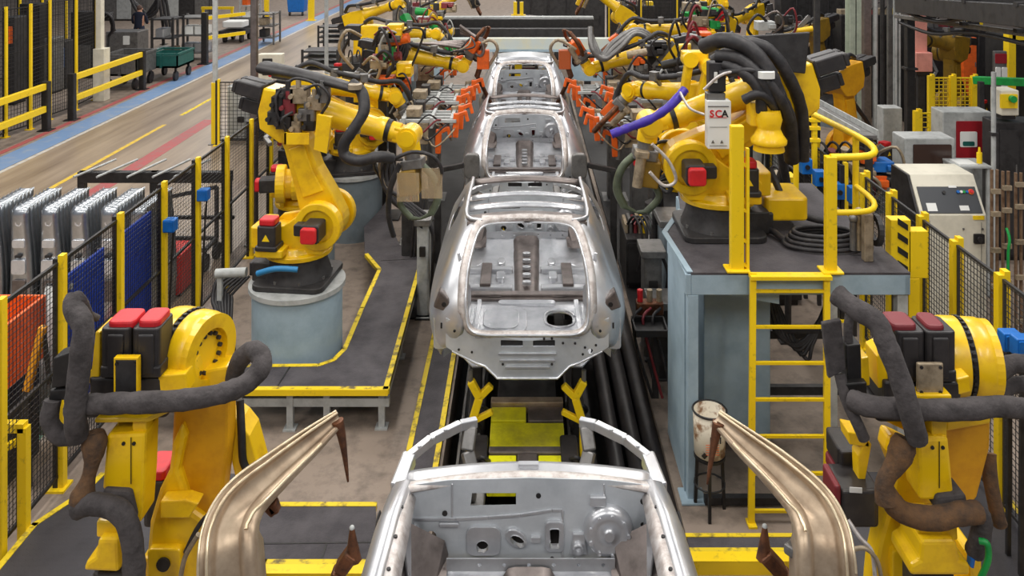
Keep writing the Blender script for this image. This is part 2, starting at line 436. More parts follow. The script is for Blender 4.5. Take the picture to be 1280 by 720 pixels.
def car_body(xc, yc, label, full=True, roof=False):
    R = thing('bare_car', (xc, yc, 0), label, 'car body', 'bare car bodies on the line')
    T = M4.Translation((xc, yc, 0))
    B = lambda: MB().at(T)
    # -- floor pan: boot floor with an oval well, main floor, tunnel, cross members
    if full:
        boot = B()
        boot.holed([(-.50, .06), (.50, .06), (.58, .2), (.62, .5), (.74, .7), (.74, 1.42), (-.74, 1.42), (-.74, .7), (-.62, .5), (-.58, .2)], [rrect(.20, .46, .80, 1.12, .12)], lambda u, v, d: (u, v, .90 + .03 * math.sin(u * 9) * 0 + d), -.012)
        bo = boot.build('boot_floor', SILV2, R)
        bl = B()
        bl.prism(rrect(-.52, .0, .62, 1.22, .16), .90, .922, 2)
        bl.prism(rrect(-.44, -.08, .70, 1.14, .12), .922, .935, 2)
        bl.prism(rrect(-.60, -.54, .75, 1.2, .02), .90, .95, 2); bl.prism(rrect(.56, .62, .75, 1.2, .02), .90, .95, 2); bl.prism(rrect(-.3, .3, 1.24, 1.34, .04), .90, .93, 2)
        for x in (-.50, .52): bl.bar((x, .55, .915), (x, 1.35, .915), .05, .03)
        bl.bar((-.52, .40, .912), (.52, .40, .912), .05, .03)
        for x in (-.3, -.1, .1, .3): bl.bar((x, .12, .91), (x, .34, .91), .018, .016)
        bl.build('pressed_groove', SILV2, bo, bevel=.01)
        rim = B(); rim.tube([(p[0], p[1], .906) for p in rrect(.18, .48, .78, 1.14, .13)] + [(.48, .96, .906)], .012, 6, smooth=0)
        rim.build('well_rim', SILV, bo)
        hb = B()
        hb.bb(-.74, .74, 1.40, 1.50, .86, .955); hb.bb(-.66, .66, 1.36, 1.42, .90, .93)
        for x in (-.34, .34): hb.bb(x - .07, x + .07, 1.385, 1.40, .93, .945)
        hb.build('heel_board', GALV, R, bevel=.012)
    fl_ = B(); y0 = 1.48 if full else -.3
    fl_.grid([[V((x, y, z)) for x in (-.78, -.6, -.3, -.16, .16, .3, .6, .78)] for y, z in ((y0, .84), (1.9, .845), (2.3, .84), (2.62, .85), (2.82, .90), (3.0, 1.0))])
    fl_.build('floor_pan', SILV2, R)
    tn = B()
    rows = []
    for y, w_, h in ((y0, .13, .06), (1.9, .14, .08), (2.4, .15, .09), (2.8, .16, .08), (2.92, .16, .06)):
        zb = .84 if y < 2.6 else .88 if y < 2.9 else .96
        rows.append([V((-w_, y, zb)), V((-w_ * .8, y, zb + h * .85)), V((-w_ * .5, y, zb + h)), V((w_ * .5, y, zb + h)), V((w_ * .8, y, zb + h * .85)), V((w_, y, zb))])
    tn.grid(rows)
    tno = tn.build('centre_tunnel', GALV, R)
    kn = B()
    for y in (1.7, 1.9, 2.1, 2.3, 2.5): kn.prism(circ(0, y, .05, 10, .035), .93, .975, 2)
    kn.build('tunnel_stud', SILV, tno, bevel=.008)
    for s in (-1, 1):
        cm = B()
        for y in (1.75, 2.25) if full else (.6, 1.2, 2.25):
            cm.bb(s * .16, s * .76, y - .05, y + .05, .84, .90)
            cm.build('seat_cross_member', SILV, R, bevel=.015); cm = B()
        br = B(); br.bb(s * .40, s * .52, 1.72, 2.30, .895, .935)
        br.build('seat_rail_bracket', GALV, R, bevel=.01)
        ps = B()
        ps.prism(rrect(s * .46 - .14, s * .46 + .14, 1.83, 2.17, .06), .84, .856, 2)
        ps.prism(rrect(s * .30 - .05, s * .30 + .05, 1.95, 2.15, .03), .84, .90, 2)
        ps.prism(circ(s * .62, 2.45, .10, 14, .14), .85, .885, 2)
        ps.prism(circ(s * .30, 2.5, .05, 12, .1), .85, .88, 2)
        build_each(ps, 'floor_groove', SILV2, R, bevel=.01)
        # wheel housing / inner side
        wh = B()
        if full:
            wh.grid([[V((s * (.56 + .24 * (1 - math.sin(PI * i / 8)) * .9), .25 + (1.25) * i / 8, z)) for i in range(9)] for z in (.88, 1.05, 1.2)] +
                    [[V((s * .82, .25 + 1.25 * i / 8, 1.32)) for i in range(9)]])
            wh.build('wheel_housing', SILV, R)
        # firewall gusset
        gs = B()
        gs.grid([[V((s * .50, 3.02, 1.02)), V((s * .52, 3.0, 1.12)), V((s * .74, 2.95, 1.27))], [V((s * .50, 2.86, .97)), V((s * .56, 2.84, .98)), V((s * .76, 2.72, 1.04))], [V((s * .50, 2.74, .95)), V((s * .56, 2.72, .94)), V((s * .77, 2.6, .99))]], smooth=False)
        gs.build('firewall_gusset', GALV, R, solid=.012)
    # -- firewall, drawn at 4.93 mm to the photograph's pixel
    k = .00493; fx = lambda px: (px - 661) * k; fz = lambda py: 4.9 - (py + 95) * k - .0
    Yw = 3.03
    pl = lambda u, v, d: (u, Yw - d, v)
    FW = B()
    outer = [(fx(500), fz(608)), (fx(560), fz(600)), (fx(661), fz(597)), (fx(762), fz(600)), (fx(824), fz(608)), (fx(822), fz(700)), (fx(500), fz(700))]
    holes = [[(fx(588), fz(632)), (fx(645), fz(631)), (fx(645), fz(616)), (fx(590), fz(616))],
             circ(fx(603), fz(680), 7.5 * k, 14, 7.5 * k), circ(fx(647), fz(673), 10 * k, 14, 6 * k, -.6),
             rrect(fx(687), fx(699), fz(681), fz(657), .012), circ(fx(539), fz(672), 7 * k, 10, 9 * k)]
    FW.holed(outer, holes, pl, .006)
    fw = FW.build('firewall', SMAT, R)
    d = B()
    def loopbar(pts, w_, h_, depth):
        for i in range(len(pts) - 1):
            a, b = pts[i], pts[i + 1]
            d.bar((fx(a[0]), Yw - depth, fz(a[1])), (fx(b[0]), Yw - depth, fz(b[1])), w_, h_)
    loopbar([(505, 648), (570, 648), (610, 646), (650, 643), (690, 637), (703, 637)], .012, .02, .01)
    loopbar([(703, 637), (703, 700)], .012, .014, .01)
    d.build('panel_groove', SILV, fw, bevel=.004); d = B()
    loopbar([(565, 604), (565, 648)], .010, .012, .008); loopbar([(755, 604), (755, 634)], .010, .012, .008)
    build_each(d, 'panel_groove', SILV, fw, bevel=.004)
    d = B()
    d.holed(rrect(fx(583), fx(626), fz(692), fz(656), .05), [circ(fx(603), fz(680), 7.6 * k, 14)], pl, .026)
    d.holed(circ(fx(645), fz(671), 15 * k, 16, 10 * k, -.6), [circ(fx(647), fz(673), 10 * k, 14, 6 * k, -.6)], pl, .026)
    d.holed(rrect(fx(681), fx(705), fz(687), fz(649), .03), [rrect(fx(687), fx(699), fz(681), fz(657), .012)], pl, .03)
    d.prism(rrect(fx(663), fx(676), fz(676), fz(668), .012), Yw - .03, Yw, 1)
    d.prism(rrect(fx(549), fx(574), fz(656), fz(651), .008), Yw - .03, Yw, 1)
    d.prism(rrect(fx(737), fx(757), fz(630), fz(618), .008), Yw - .035, Yw, 1)
    d.prism([(fx(712), fz(690)), (fx(734), fz(690)), (fx(730), fz(664)), (fx(716), fz(664))], Yw - .03, Yw, 1)
    d.ring((fx(722), Yw, fz(681)), (fx(722), Yw - .055, fz(681)), .035, .02)
    d.prism(circ(fx(515), fz(664), .05, 12), Yw - .02, Yw, 1)
    build_each(d, 'firewall_stud', SILV, fw, bevel=.006)
    bu = B()
    c = V((fx(760), Yw, fz(660)))
    bu.lathe(c, c + V((0, -.12, 0)), [(0, 31 * k), (.03, 31 * k), (.06, 28 * k), (.075, 22 * k), (.06, 17 * k), (.07, 8 * k), (.085, 6 * k)], 28)
    for a in range(0, 360, 40): bu.cyl(c + V((24 * k * math.cos(a / 57.3), -.07, 24 * k * math.sin(a / 57.3))), c + V((24 * k * math.cos(a / 57.3), -.085, 24 * k * math.sin(a / 57.3))), .012, n=8)
    bu.build('round_bulge', SILV, fw)
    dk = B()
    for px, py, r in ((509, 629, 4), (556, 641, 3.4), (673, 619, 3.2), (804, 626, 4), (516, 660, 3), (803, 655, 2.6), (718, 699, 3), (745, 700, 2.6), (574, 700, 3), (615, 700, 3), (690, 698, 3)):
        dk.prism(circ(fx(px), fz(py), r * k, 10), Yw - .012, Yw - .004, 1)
    dk.build('dark_firewall_hole', BLK, fw)  # black discs paint the dark inside small firewall holes
    tb = B()
    tb.holed([(-.5, 0), (.52, 0), (.52, .075), (-.5, .075)], [circ(-.3 + .15 * i, .038, .012, 8) for i in range(6)], lambda u, v, dd: (u, 2.93 + dd, .985 + v), .008)
    tb.build('toe_board_flange', SILV, fw)
    # -- cowl: arched steel lip over the firewall, then the scuttle
    cw = B()
    rows = []
    for yy, dz in ((2.985, -.03), (3.01, -.012), (3.05, -.015), (3.07, -.04)):
        rows.append([V((x, yy + .07 * (1 - (x / .8) ** 2), 1.475 + dz - .035 * (x / .8) ** 2)) for x in [-.8 + .1 * i for i in range(17)]])
    cw.grid(rows)
    cwo = cw.build('cowl_lip', WHT, R, solid=.02)
    sc = B()
    rows = []
    for yy, dz in ((3.08, -.055), (3.12, -.075), (3.18, -.055), (3.25, -.08), (3.32, -.16)):
        rows.append([V((x, yy + .07 * (1 - (x / .8) ** 2), 1.475 + dz - .02 * (x / .8) ** 2)) for x in [-.82 + .1025 * i for i in range(17)]])
    sc.grid(rows); sc.bar((-.06, 3.24, 1.43), (.06, 3.24, 1.43), .03, .02)
    sc.build('scuttle_panel', SILV, R, solid=.012)
    for s in (-1, 1):                                        # front apron rails
        ap = B()
        ap.bar((s * .82, 3.08, 1.37), (s * .79, 3.42, 1.36), .09, .10)
        ap.bar((s * .80, 3.1, 1.30), (s * .79, 3.42, 1.30), .05, .16)
        ap.build('apron_bracket', SILV, R, bevel=.015)
        ar = B()
        q = [V((s * .79, 3.38, 1.385)), V((s * .66, 3.55, 1.40)), V((s * .47, 3.68, 1.42)), V((s * .36, 3.72, 1.42))]
        for a, b in zip(q, q[1:]): ar.bar(a, b, .05, .06)
        for t in (.2, .45, .7): ar.cyl(q[0].lerp(q[2], t) + V((0, 0, .03)), q[0].lerp(q[2], t) + V((0, 0, .042)), .016, n=8)
        ar.build('apron_rail', SILV, R, bevel=.008)
        lg = B()
        q = [V((s * .40, 3.70, 1.40)), V((s * .42, 3.62, 1.28)), V((s * .38, 3.56, 1.17)), V((s * .40, 3.5, 1.02))]
        for a, b in zip(q, q[1:]): lg.bar(a, b, .09, .05)
        lg.bb(s * .30, s * .46, 3.40, 3.78, .9, 1.02)
        lg.build('strut_tower_leg', STEEL, R, bevel=.012)
    if not full:
        for s in (-1, 1):                                     # front pillars and the door-sill side of the unfinished body
            sd = B()
            prof = [(.66, .78), (.70, 1.0), (.745, 1.30), (.775, 1.42), (.81, 1.455), (.87, 1.44), (.915, 1.36), (.94, 1.15), (.93, .9), (.90, .62)]
            rows = []
            for y, tx in ((-.3, .035), (.6, .03), (1.4, .015), (2.2, .0), (2.75, -.02), (3.05, -.05), (3.12, -.10)):
                rows.append([V((s * (x + tx * (1 if x > .76 else .4)), y, z - (.05 if y > 3.1 else 0))) for x, z in prof])
            sd.grid(rows, skip={(3, 0), (3, 1), (2, 0), (2, 1), (1, 0), (1, 1)})
            so = sd.build('front_body_side', SILV, R, solid=.015)
            fl2 = B()
            rows = [[V((s * x, y, z)) for x, z in ((.70, 1.36), (.735, 1.425), (.775, 1.43))] for y in (-.3, 1, 2, 2.7, 3.02)]
            fl2.grid(rows)
            fl2.build('sealed_flange', WHT, so, solid=.012)
            hl = B()
            for i in range(12): hl.cyl((s * .757, .2 + .24 * i, 1.432), (s * .757, .2 + .24 * i, 1.441), .012, n=8)
            hl.build('rivet', BLK, so)
            sl = B(); sl.sphere((s * .912, 2.93, 1.27), (.012, .09, .06), 12, 8)
            sl.build('side_slot', DSTEEL, so)
        xm = B()
        for s in (-1, 1):
            xm.prism(rrect(s * .36 - .2, s * .36 + .2, 2.55, 2.75, .05), .9, 1.0, 2)
        xm.tube([(-.16, 2.62, 1.03), (-.1, 2.6, 1.1), (.1, 2.6, 1.1), (.16, 2.62, 1.03)], .045, 10)
        xm.build('steering_bracket', GALV, R, bevel=.02)
        return R
    # -- full body
    for s in (-1, 1):
        sd = B()
        skip = {(r, c) for r in (4, 5) for c in (7, 8)} | {(0, c) for c in (3, 4)}
        sd.grid(side_rows(s), skip=skip)
        so = sd.build('body_side', SILV, R, solid=.02, sub=1)
        rl = B()
        rl.tube([(s * .43, .56, 2.045), (s * .585, .66, 2.045), (s * .605, 1.2, 2.05), (s * .60, 1.95, 2.03), (s * .66, 2.3, 1.86), (s * .74, 2.8, 1.56), (s * .78, 3.05, 1.44)], .018, 8, smooth=3)
        rl.build('roof_rail', SILV, so)
        lp = B()
        lp.prism([(s * .67, 1.33), (s * .86, 1.40), (s * .80, 1.56), (s * .72, 1.48)], .12, .215, 1)
        lp.build('lamp_recess', GALV, so, bevel=.015)
        dk = B()
        dk.cyl((s * .76, .13, 1.43), (s * .76, .112, 1.43), .022, n=10); dk.cyl((s * .655, .02, 1.24), (s * .655, .005, 1.24), .012, n=8)
        dk.bb(s * .775, s * .79, .10, .125, 1.22, 1.27)
        build_each(dk, 'lamp_bolt', BLK, so)
        st = B()
        for z in (1.10, 1.065): st.bb(s * .55, s * .68, .085, .11, z, z + .014)
        st.prism(rrect(s * .80 - .06, s * .80 + .06, 1.0, 1.3, .03), .16, .20, 1)
        st.bar((s * .60, .30, 1.60), (s * .645, .33, 1.82), .02, .03)
        st.build('corner_rib', SILV2, so, bevel=.005)
    bp = B()
    out = [(-.74, 1.32), (-.74, 1.06), (-.68, 1.03), (-.46, .95), (-.38, .93), (-.27, .83), (.27, .83), (.38, .93), (.46, .95), (.68, 1.03), (.74, 1.06), (.74, 1.32), (.57, 1.27), (.5, 1.22), (.3, 1.20), (-.3, 1.20), (-.5, 1.22), (-.57, 1.27)]
    yb = lambda u: .10 * (abs(u) / .74) ** 2
    bp.holed(out, [rrect(-.24, -.04, 1.105, 1.165, .01), rrect(.05, .25, 1.105, 1.165, .01), circ(.57, 1.04, .024, 12)], lambda u, v, dd: (u, yb(u) - dd, v), .012)
    bpo = bp.build('rear_panel', SMAT, R)
    rb = B()
    for z, hw in ((1.045, .26), (.985, .25), (.925, .20)): rb.rbox((0, -.014, z), (hw * 2, .012, .016), .006, 1)
    for px_ in (-.42, .42): rb.rbox((px_, .015, 1.185), (.1, .02, .012), .005, 1)
    rb.tube([(-.68, .08, 1.024), (-.46, .025, .942), (-.38, .015, .922), (-.27, -.005, .822), (.27, -.005, .822), (.38, .015, .922), (.46, .025, .942), (.68, .08, 1.024)], .011, 6, smooth=0)
    rb.build('pressed_rib', SILV2, bpo)
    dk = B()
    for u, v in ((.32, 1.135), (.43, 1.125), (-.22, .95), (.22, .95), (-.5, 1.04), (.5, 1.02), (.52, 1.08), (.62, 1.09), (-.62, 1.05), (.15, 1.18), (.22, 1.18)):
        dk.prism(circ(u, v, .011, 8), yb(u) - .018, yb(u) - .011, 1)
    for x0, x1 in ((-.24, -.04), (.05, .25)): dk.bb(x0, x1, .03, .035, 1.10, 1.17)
    build_each(dk, 'dark_panel_hole', DSTEEL, bpo)  # dark discs and strips paint the shade inside small holes and the slots
    # hatch opening flange
    half = [(0, -.005, 1.215), (.3, -.005, 1.215), (.45, 0, 1.225), (.525, .02, 1.27), (.552, .05, 1.36), (.56, .09, 1.5), (.548, .23, 1.7), (.50, .40, 1.88), (.46, .49, 1.965), (.40, .54, 2.005), (.25, .56, 2.02), (0, .57, 2.025)]
    hp = spline([V(p) for p in half], 3)
    loop = [V((-p.x, p.y, p.z)) for p in hp[::-1]] + hp[1:-1]
    ha = B()
    N = len(loop); cen = V((0, .25, 1.6)); rows = [[], [], [], []]
    for p in loop:
        o = (p - cen); o.y = 0; o.normalize()
        wd = .075 if p.z > 1.35 else .045
        rows[0].append(p - o * .012 + V((0, .045, 0))); rows[1].append(p - V((0, .008, 0))); rows[2].append(p + o * wd * .5 + V((0, .006, 0))); rows[3].append(p + o * wd + V((0, .02, 0)))
    ha.grid([list(r) for r in rows], close=True)
    hf = ha.build('hatch_flange', WHT, R, solid=.012)
    se = B(); se.tube([p + V((0, -.012, 0)) for p in loop] + [loop[0] + V((0, -.012, 0))], .011, 6, smooth=0)
    se.build('flange_edge', SILV2, hf)
    # roof: rear header, bows or a panel, front header
    zr = lambda x: 2.055 - .05 * (x / .6) ** 2
    def bow(y0, y1, h, name, m):
        b_ = B(); b_.grid([[V((x, y, zr(x) + h - (.03 if e else 0))) for x in [-.58 + .116 * i for i in range(11)]] for y, e in ((y0, 1), (y0 + .02, 0), (y1 - .02, 0), (y1, 1))])
        return b_.build(name, m, R, solid=.008)
    hd = bow(.55, .80, 0, 'rear_header', GALV)
    t = B()
    for i in range(9): t.bb(-.2 + .05 * i - .018, -.2 + .05 * i + .018, .56, .64, 2.05, 2.066)
    for x in (-.36, .36): t.bb(x - .08, x + .08, .57, .66, 2.035, 2.06)
    t.build('header_rib', WHT, hd, bevel=.004)
    if roof:
        bow(.80, 1.95, .01, 'roof_panel', SILV)
    else:
        bow(.98, 1.10, 0, 'roof_bow', SILV2); bow(1.34, 1.42, 0, 'roof_bow', SILV2); bow(1.84, 1.98, .0, 'front_header', GALV)
    return R
CXC = .03
Y2 = 1050 * (4.9 - 1.215) / (418 + 95)
PITCH = 4.59
car_body(CXC, 5.18 - 3.03, 'unroofed bare-metal car front structure with its bare firewall facing us', full=False)
C2 = car_body(CXC, Y2, 'bare silver car body with open roof bows and yellow clamps under its tail')
copy_tree(C2, (CXC - .02, Y2 + PITCH, 0), 'bare silver car body behind the widest one, between the robots with orange clamps')
car_body(CXC - .03, Y2 + 2 * PITCH, 'bare silver car body with smooth roof skin just before the pale cross beam', roof=True)
copy_tree(C2, (CXC - .05, Y2 + 3.65 * PITCH, 0), 'bare silver car body seen beyond the dark gantry beams')
# ================================================================ robots
def ik(base, W, s, up=1):
    "yaw and the two arm angles that bring the wrist to W"
    dx, dy = W.x - base.x, W.y - base.y
    yaw = math.atan2(dy, dx); r = math.hypot(dx, dy) - .312 * s; h = W.z - base.z - .67 * s
    L1, L2 = 1.075 * s, math.hypot(1.28, .20) * s
    D = max(.35 * s, min(math.hypot(r, h), (L1 + L2) * .995))
    a = math.atan2(h, r)
    c = max(-1, min(1, (L1 * L1 + D * D - L2 * L2) / (2 * L1 * D)))
    t1 = a + up * math.acos(c)
    ex, ez = L1 * math.cos(t1), L1 * math.sin(t1)
    t2 = math.atan2(h - ez, r - ex) - math.atan2(-.20, 1.28) - 0
    t2 = math.atan2(h - ez, r - ex)
    return yaw, t1, t2 - math.atan2(.20, 1.28)
def weld_gun(par, T, col, s=1., kind='gun'):
    "tool in its own frame: +z runs out of the wrist, x across"
    g = MB().at(T); g.cyl((0, 0, 0), (0, 0, .07 * s), .085 * s, n=14); g.rbox((0, 0, .12 * s), (.24 * s, .20 * s, .10 * s), .03 * s)
    root = g.build('welding_gun', STEEL, par, bevel=.008)
    b = MB().at(T); b.rbox((-.06 * s, .02 * s, .30 * s), (.20 * s, .22 * s, .26 * s), .02 * s, 0)
    b.build('transformer_box', col, root, bevel=.012)
    a = MB().at(T)
    a.tube([(.10 * s, 0, .16 * s), (.20 * s, 0, .30 * s), (.22 * s, 0, .50 * s), (.12 * s, 0, .66 * s)], .04 * s, 8)
    a.cyl((.12 * s, 0, .66 * s), (.0, 0, .70 * s), .026 * s, .012 * s, n=8)
    a.build('electrode_arm', GGREY if col is OLIVE else COPR, root)
    a = MB().at(T)
    a.tube([(-.12 * s, 0, .40 * s), (-.20 * s, 0, .52 * s), (-.10 * s, 0, .68 * s)], .035 * s, 8)
    a.cyl((-.10 * s, 0, .68 * s), (.0, 0, .70 * s), .024 * s, .012 * s, n=8)
    a.build('electrode_arm', GGREY if col is OLIVE else COPR, root)
    c = MB().at(T); c.cyl((.05 * s, -.12 * s, .1 * s), (.05 * s, -.12 * s, .42 * s), .05 * s, n=12); c.rbox((.05 * s, -.12 * s, .1 * s), (.13 * s, .13 * s, .06 * s), .02 * s)
    c.build('clamp_cylinder', TAN, root, bevel=.005)
    for k, m in ((0, RUB), (1, TAN), (2, RUB)):
        h = MB().at(T)
        ph = k * 1.3
        h.tube([(-.08 * s, .10 * s, .05 * s), (-.25 * s - .05 * k * s, .14 * s + .05 * k, .02 * s), (-.33 * s, .10 * s * math.cos(ph), .28 * s + .04 * k), (-.18 * s, .10 * s, .42 * s)], .016 * s, 6)
        h.build('gun_hose', m, root)
    return root
def gripper(par, T, s=1.):
    g = MB().at(T); g.cyl((0, 0, 0), (0, 0, .10 * s), .085 * s, n=14); g.rbox((0, 0, .16 * s), (.34 * s, .18 * s, .10 * s), .02 * s)
    root = g.build('handling_tool', DSTEEL, par, bevel=.008)
    for sx in (-1, 1):
        f = MB().at(T)
        f.bar((sx * .15 * s, 0, .2 * s), (sx * .24 * s, 0, .46 * s), .06 * s); f.bar((sx * .24 * s, 0, .44 * s), (sx * .14 * s, 0, .58 * s), .05 * s)
        f.build('tool_jaw', STEEL, root, bevel=.006)
        v = MB().at(T); v.rbox((sx * .1 * s, -.13 * s, .2 * s), (.12 * s, .09 * s, .14 * s), .015 * s); v.cyl((sx * .1 * s, -.13 * s, .27 * s), (sx * .1 * s, -.13 * s, .36 * s), .03 * s, n=8)
        v.build('valve_block', TAN if sx > 0 else DRED, root, bevel=.005)
    return root
def robot(label, base, W, s=1., side=1, up=1, tool=('gun', ORG), tdir=(0, 0, -1), yel=YEL, basem=DSTEEL, dress=True, group='welding robots', cat='robot', detail=2, ang=None, hose=RUB, trough=False, ecap=MOT):
    base = V(base); W = V(W)
    yaw, t1, t2 = ang if ang else ik(base, W, s, up)
    R = thing('welding_robot', base, label, cat, group)
    X = M4.Translation(base) @ M4.Rotation(yaw, 4, 'Z') @ M4.Scale(s, 4)
    if side < 0: X = X @ M4.Scale(-1, 4, (0, 1, 0))
    B = lambda: MB().at(X)
    # base casting
    b = B(); b.rbox((0, 0, .03), (.78, .78, .06), .10); b.lathe((0, 0, .06), (0, 0, 1), [(0, .36), (.06, .34), (.14, .31), (.24, .31), (.24, .0)], 24)
    b.rbox((-.34, 0, .13), (.22, .40, .20), .03); b.bb(-.5, -.44, -.14, .14, .06, .2)
    bo = b.build('base_casting', basem, R, bevel=.01)
    if detail > 1:
        b = B()
        for i in range(8): b.cyl((.335 * math.cos(i * .785 + .39) * 1.02, .335 * math.sin(i * .785 + .39) * 1.02, .06), (.335 * math.cos(i * .785 + .39) * 1.02, .335 * math.sin(i * .785 + .39) * 1.02, .09), .022, n=6)
        b.build('anchor_bolt', STEEL, bo)
    # turret
    t = B(); t.lathe((0, 0, .30), (0, 0, 1), [(0, .36), (.05, .37), (.06, .33), (.12, .31), (.12, 0)], 28)
    prof = [(-.33, .36), (.34, .36), (.44, .46), (.53, .60), (.53, .74), (.44, .86), (.31, .90), (.18, .86), (.08, .76), (-.06, .66), (-.26, .62), (-.36, .52)]
    t.prism(prof, .20, .26, 1); t.prism(prof, -.26, -.20, 1)
    t.prism([(-.30, .40), (.20, .40), (.20, .52), (-.30, .56)], -.22, .22, 1)
    t.ring((.312, -.30, .67), (.312, -.18, .67), .25, .17, 28)
    t.ring((.312, .18, .67), (.312, .27, .67), .25, .12, 28)
    t.rbox((-.38, 0, .50), (.16, .44, .22), .04); t.rbox((-.16, -.34, .42), (.30, .20, .08), .03)
    tu = t.build('turret', yel, R, bevel=.012)
    for (mx, my, mz, ax) in ((-.18, -.36, .46, 2), (.312, -.30, .67, 1)):
        m = B()
        if ax == 2: m.rbox((mx, my, mz + .12), (.20, .19, .26), .03); m.rbox((mx, my, mz + .02), (.24, .22, .05), .03)
        else: m.rbox((mx, my - .10, mz), (.19, .24, .19), .03, 1); m.rbox((mx - .15, my - .06, mz), (.12, .12, .12), .02, 1)
        mo = m.build('drive_motor', MOT, R, bevel=.012)
        c = B()
        if ax == 2: c.rbox((mx, my, mz + .285), (.17, .16, .07), .03)
        else: c.rbox((mx, my - .245, mz), (.16, .07, .16), .03, 1)
        c.build('motor_cap', RED, mo, bevel=.015)
        if detail > 1:
            c = B()
            if ax == 2: c.prism([(mx - .04, mz + .10), (mx + .04, mz + .10), (mx, mz + .17)], my - .098, my - .094, 1)
            c.build('warning_triangle', YEL2, mo) if ax == 2 else None
    # lower arm
    J2 = V((.312, 0, .67)); d1 = V((math.cos(t1), 0, math.sin(t1))); J3 = J2 + d1 * 1.075; n1 = V((-d1.z, 0, d1.x))
    def ap(u, v): q = J2 + d1 * u + n1 * v; return (q.x, q.z)
    la = B()
    out = [ap(.22 * math.cos(a), .22 * math.sin(a)) for a in [PI * .5 + PI * i / 10 for i in range(11)]]
    out += [ap(.25, -.19), (ap(.55, -.13)), ap(.85, -.13)] + [ap(1.075 + .17 * math.cos(a), .17 * math.sin(a)) for a in [-PI * .5 + PI * i / 8 for i in range(9)]] + [ap(.85, .15), ap(.5, .18), ap(.25, .21)]
    la.prism(out, -.10, .13, 1)
    inn = [ap(.30, -.12), ap(.55, -.085), ap(.85, -.085), ap(.85, .10), ap(.5, .12), ap(.30, .13)]
    la.prism(inn, -.125, .15, 1)
    la.cyl(J2 + V((0, -.19, 0)), J2 + V((0, .19, 0)), .19, n=24)
    lo = la.build('lower_arm', yel, R, bevel=.015)
    # elbow housing
    d2 = V((math.cos(t2), 0, math.sin(t2))); n2 = V((-d2.z, 0, d2.x))
    E = lambda u, v, y=0: J3 + d2 * u + n2 * v + V((0, y, 0))
    eh = B()
    eh.cyl(J3 + V((0, .13, 0)), J3 + V((0, .20, 0)), .20, n=28); eh.cyl(J3 + V((0, .20, 0)), J3 + V((0, .23, 0)), .185, n=28); eh.ring(J3 + V((0, .23, 0)), J3 + V((0, .34, 0)), .205, .13, 28)
    pr = [E(-.36, .08), E(-.30, -.10), E(-.05, -.19), E(.14, -.14), E(.26, .06), E(.26, .33), E(-.10, .36), E(-.36, .34)]
    eh.prism([(q.x, q.z) for q in pr], -.17, .16, 1)
    elo = eh.build('elbow_housing', yel, R, bevel=.018)
    ri = B(); ri.cyl(J3 + V((0, .198, 0)), J3 + V((0, .232, 0)), .19, n=28); ri.build('joint_seal', BLK, elo)
    for (v_, y_, L, m_w) in ((.27, -.09, .30, .15), (.27, .09, .30, .15), (.08, 0, .22, .15)):
        m = B(); a, b_ = E(-.36, v_, y_), E(-.36 - L, v_, y_)
        m.bar(a, b_, m_w, m_w, up=n2); m.bar(E(-.36, v_, y_), E(-.39, v_, y_), m_w + .03, m_w + .03, up=n2)
        mo = m.build('drive_motor', MOT, R, bevel=.012)
        c = B(); c.bar(b_, E(-.36 - L - .05, v_, y_), m_w * .85, m_w * .85, up=n2); c.build('motor_cap', ecap, mo, bevel=.015)
    # forearm
    fa = B(); A0 = E(.24, .20); A1 = E(1.02, .20)
    fa.lathe(A0, A1, [(0, .17), (.05, .17), (.07, .145), (.40, .125), (.66, .105), (.70, .13), (.78, .13)], 24)
    fo = fa.build('forearm', yel, R)
    co = B(); co.cyl(E(1.02, .20), E(1.07, .20), .122, n=24); co.build('joint_seal', BLK, fo)
    wr = B(); wc = E(1.28, .20)
    wr.cyl(E(1.07, .20), E(1.17, .20), .11, n=20); wr.cyl(wc + V((0, -.13, 0)), wc + V((0, .13, 0)), .115, n=24); wr.cyl(wc + V((0, -.15, 0)), wc + V((0, .15, 0)), .085, n=20)
    wr.bar(E(1.12, .20), wc, .2, .16, up=n2)
    R3 = X.to_3x3(); td = V(tdir).normalized()
    tl = (R3.inverted() @ td).normalized()
    wr.cyl(wc, wc + tl * .17, .10, n=20)
    wo = wr.build('wrist', yel, R, bevel=.01)
    if tool:
        z = td; x = V((0, 0, 1)).cross(z)
        x = (V((math.cos(yaw), math.sin(yaw), 0)) if x.length < .2 else x).normalized(); x = (x - z * x.dot(z)).normalized(); y = z.cross(x)
        TT = M4((x, y, z)).transposed().to_4x4(); TT.translation = X @ (wc + tl * .17)
        if tool[0] == 'gun': weld_gun(R, TT, tool[1], s)
        else: gripper(R, TT, s)
    if dress:
        h = B(); sd = -.24
        h.tube([E(-.30, .40, -.05), E(-.1, .52, -.12), E(.25, .46, sd), E(.65, .42, sd * .8), E(1.0, .40, -.12), E(1.30, .44, -.05), wc + n2 * .05 + d2 * .20 + tl * .10, wc + tl * .34 + d2 * .10], .042, 8, wrinkle=.06)
        h.build('cable_hose', hose, R)
        h = B(); h.tube([V((-.40, .1, .2)), V((-.56, .12, .45)), V((-.42, .14, .9)), J3 + V((-.35, .16, -.25)), E(-.42, .05, .16), E(-.30, .40, .1)], .038, 8)
        h.build('cable_hose', RUB, R)
        for u in (.25, .72):
            br = B(); br.bar(E(u, .30, -.1), E(u, .44, sd * .9), .05, .04); br.rbox(tuple(E(u, .44, sd * .9)), (.12, .12, .12), .03); br.build('hose_clip', STEEL, fo)
    return R, X, E, wc
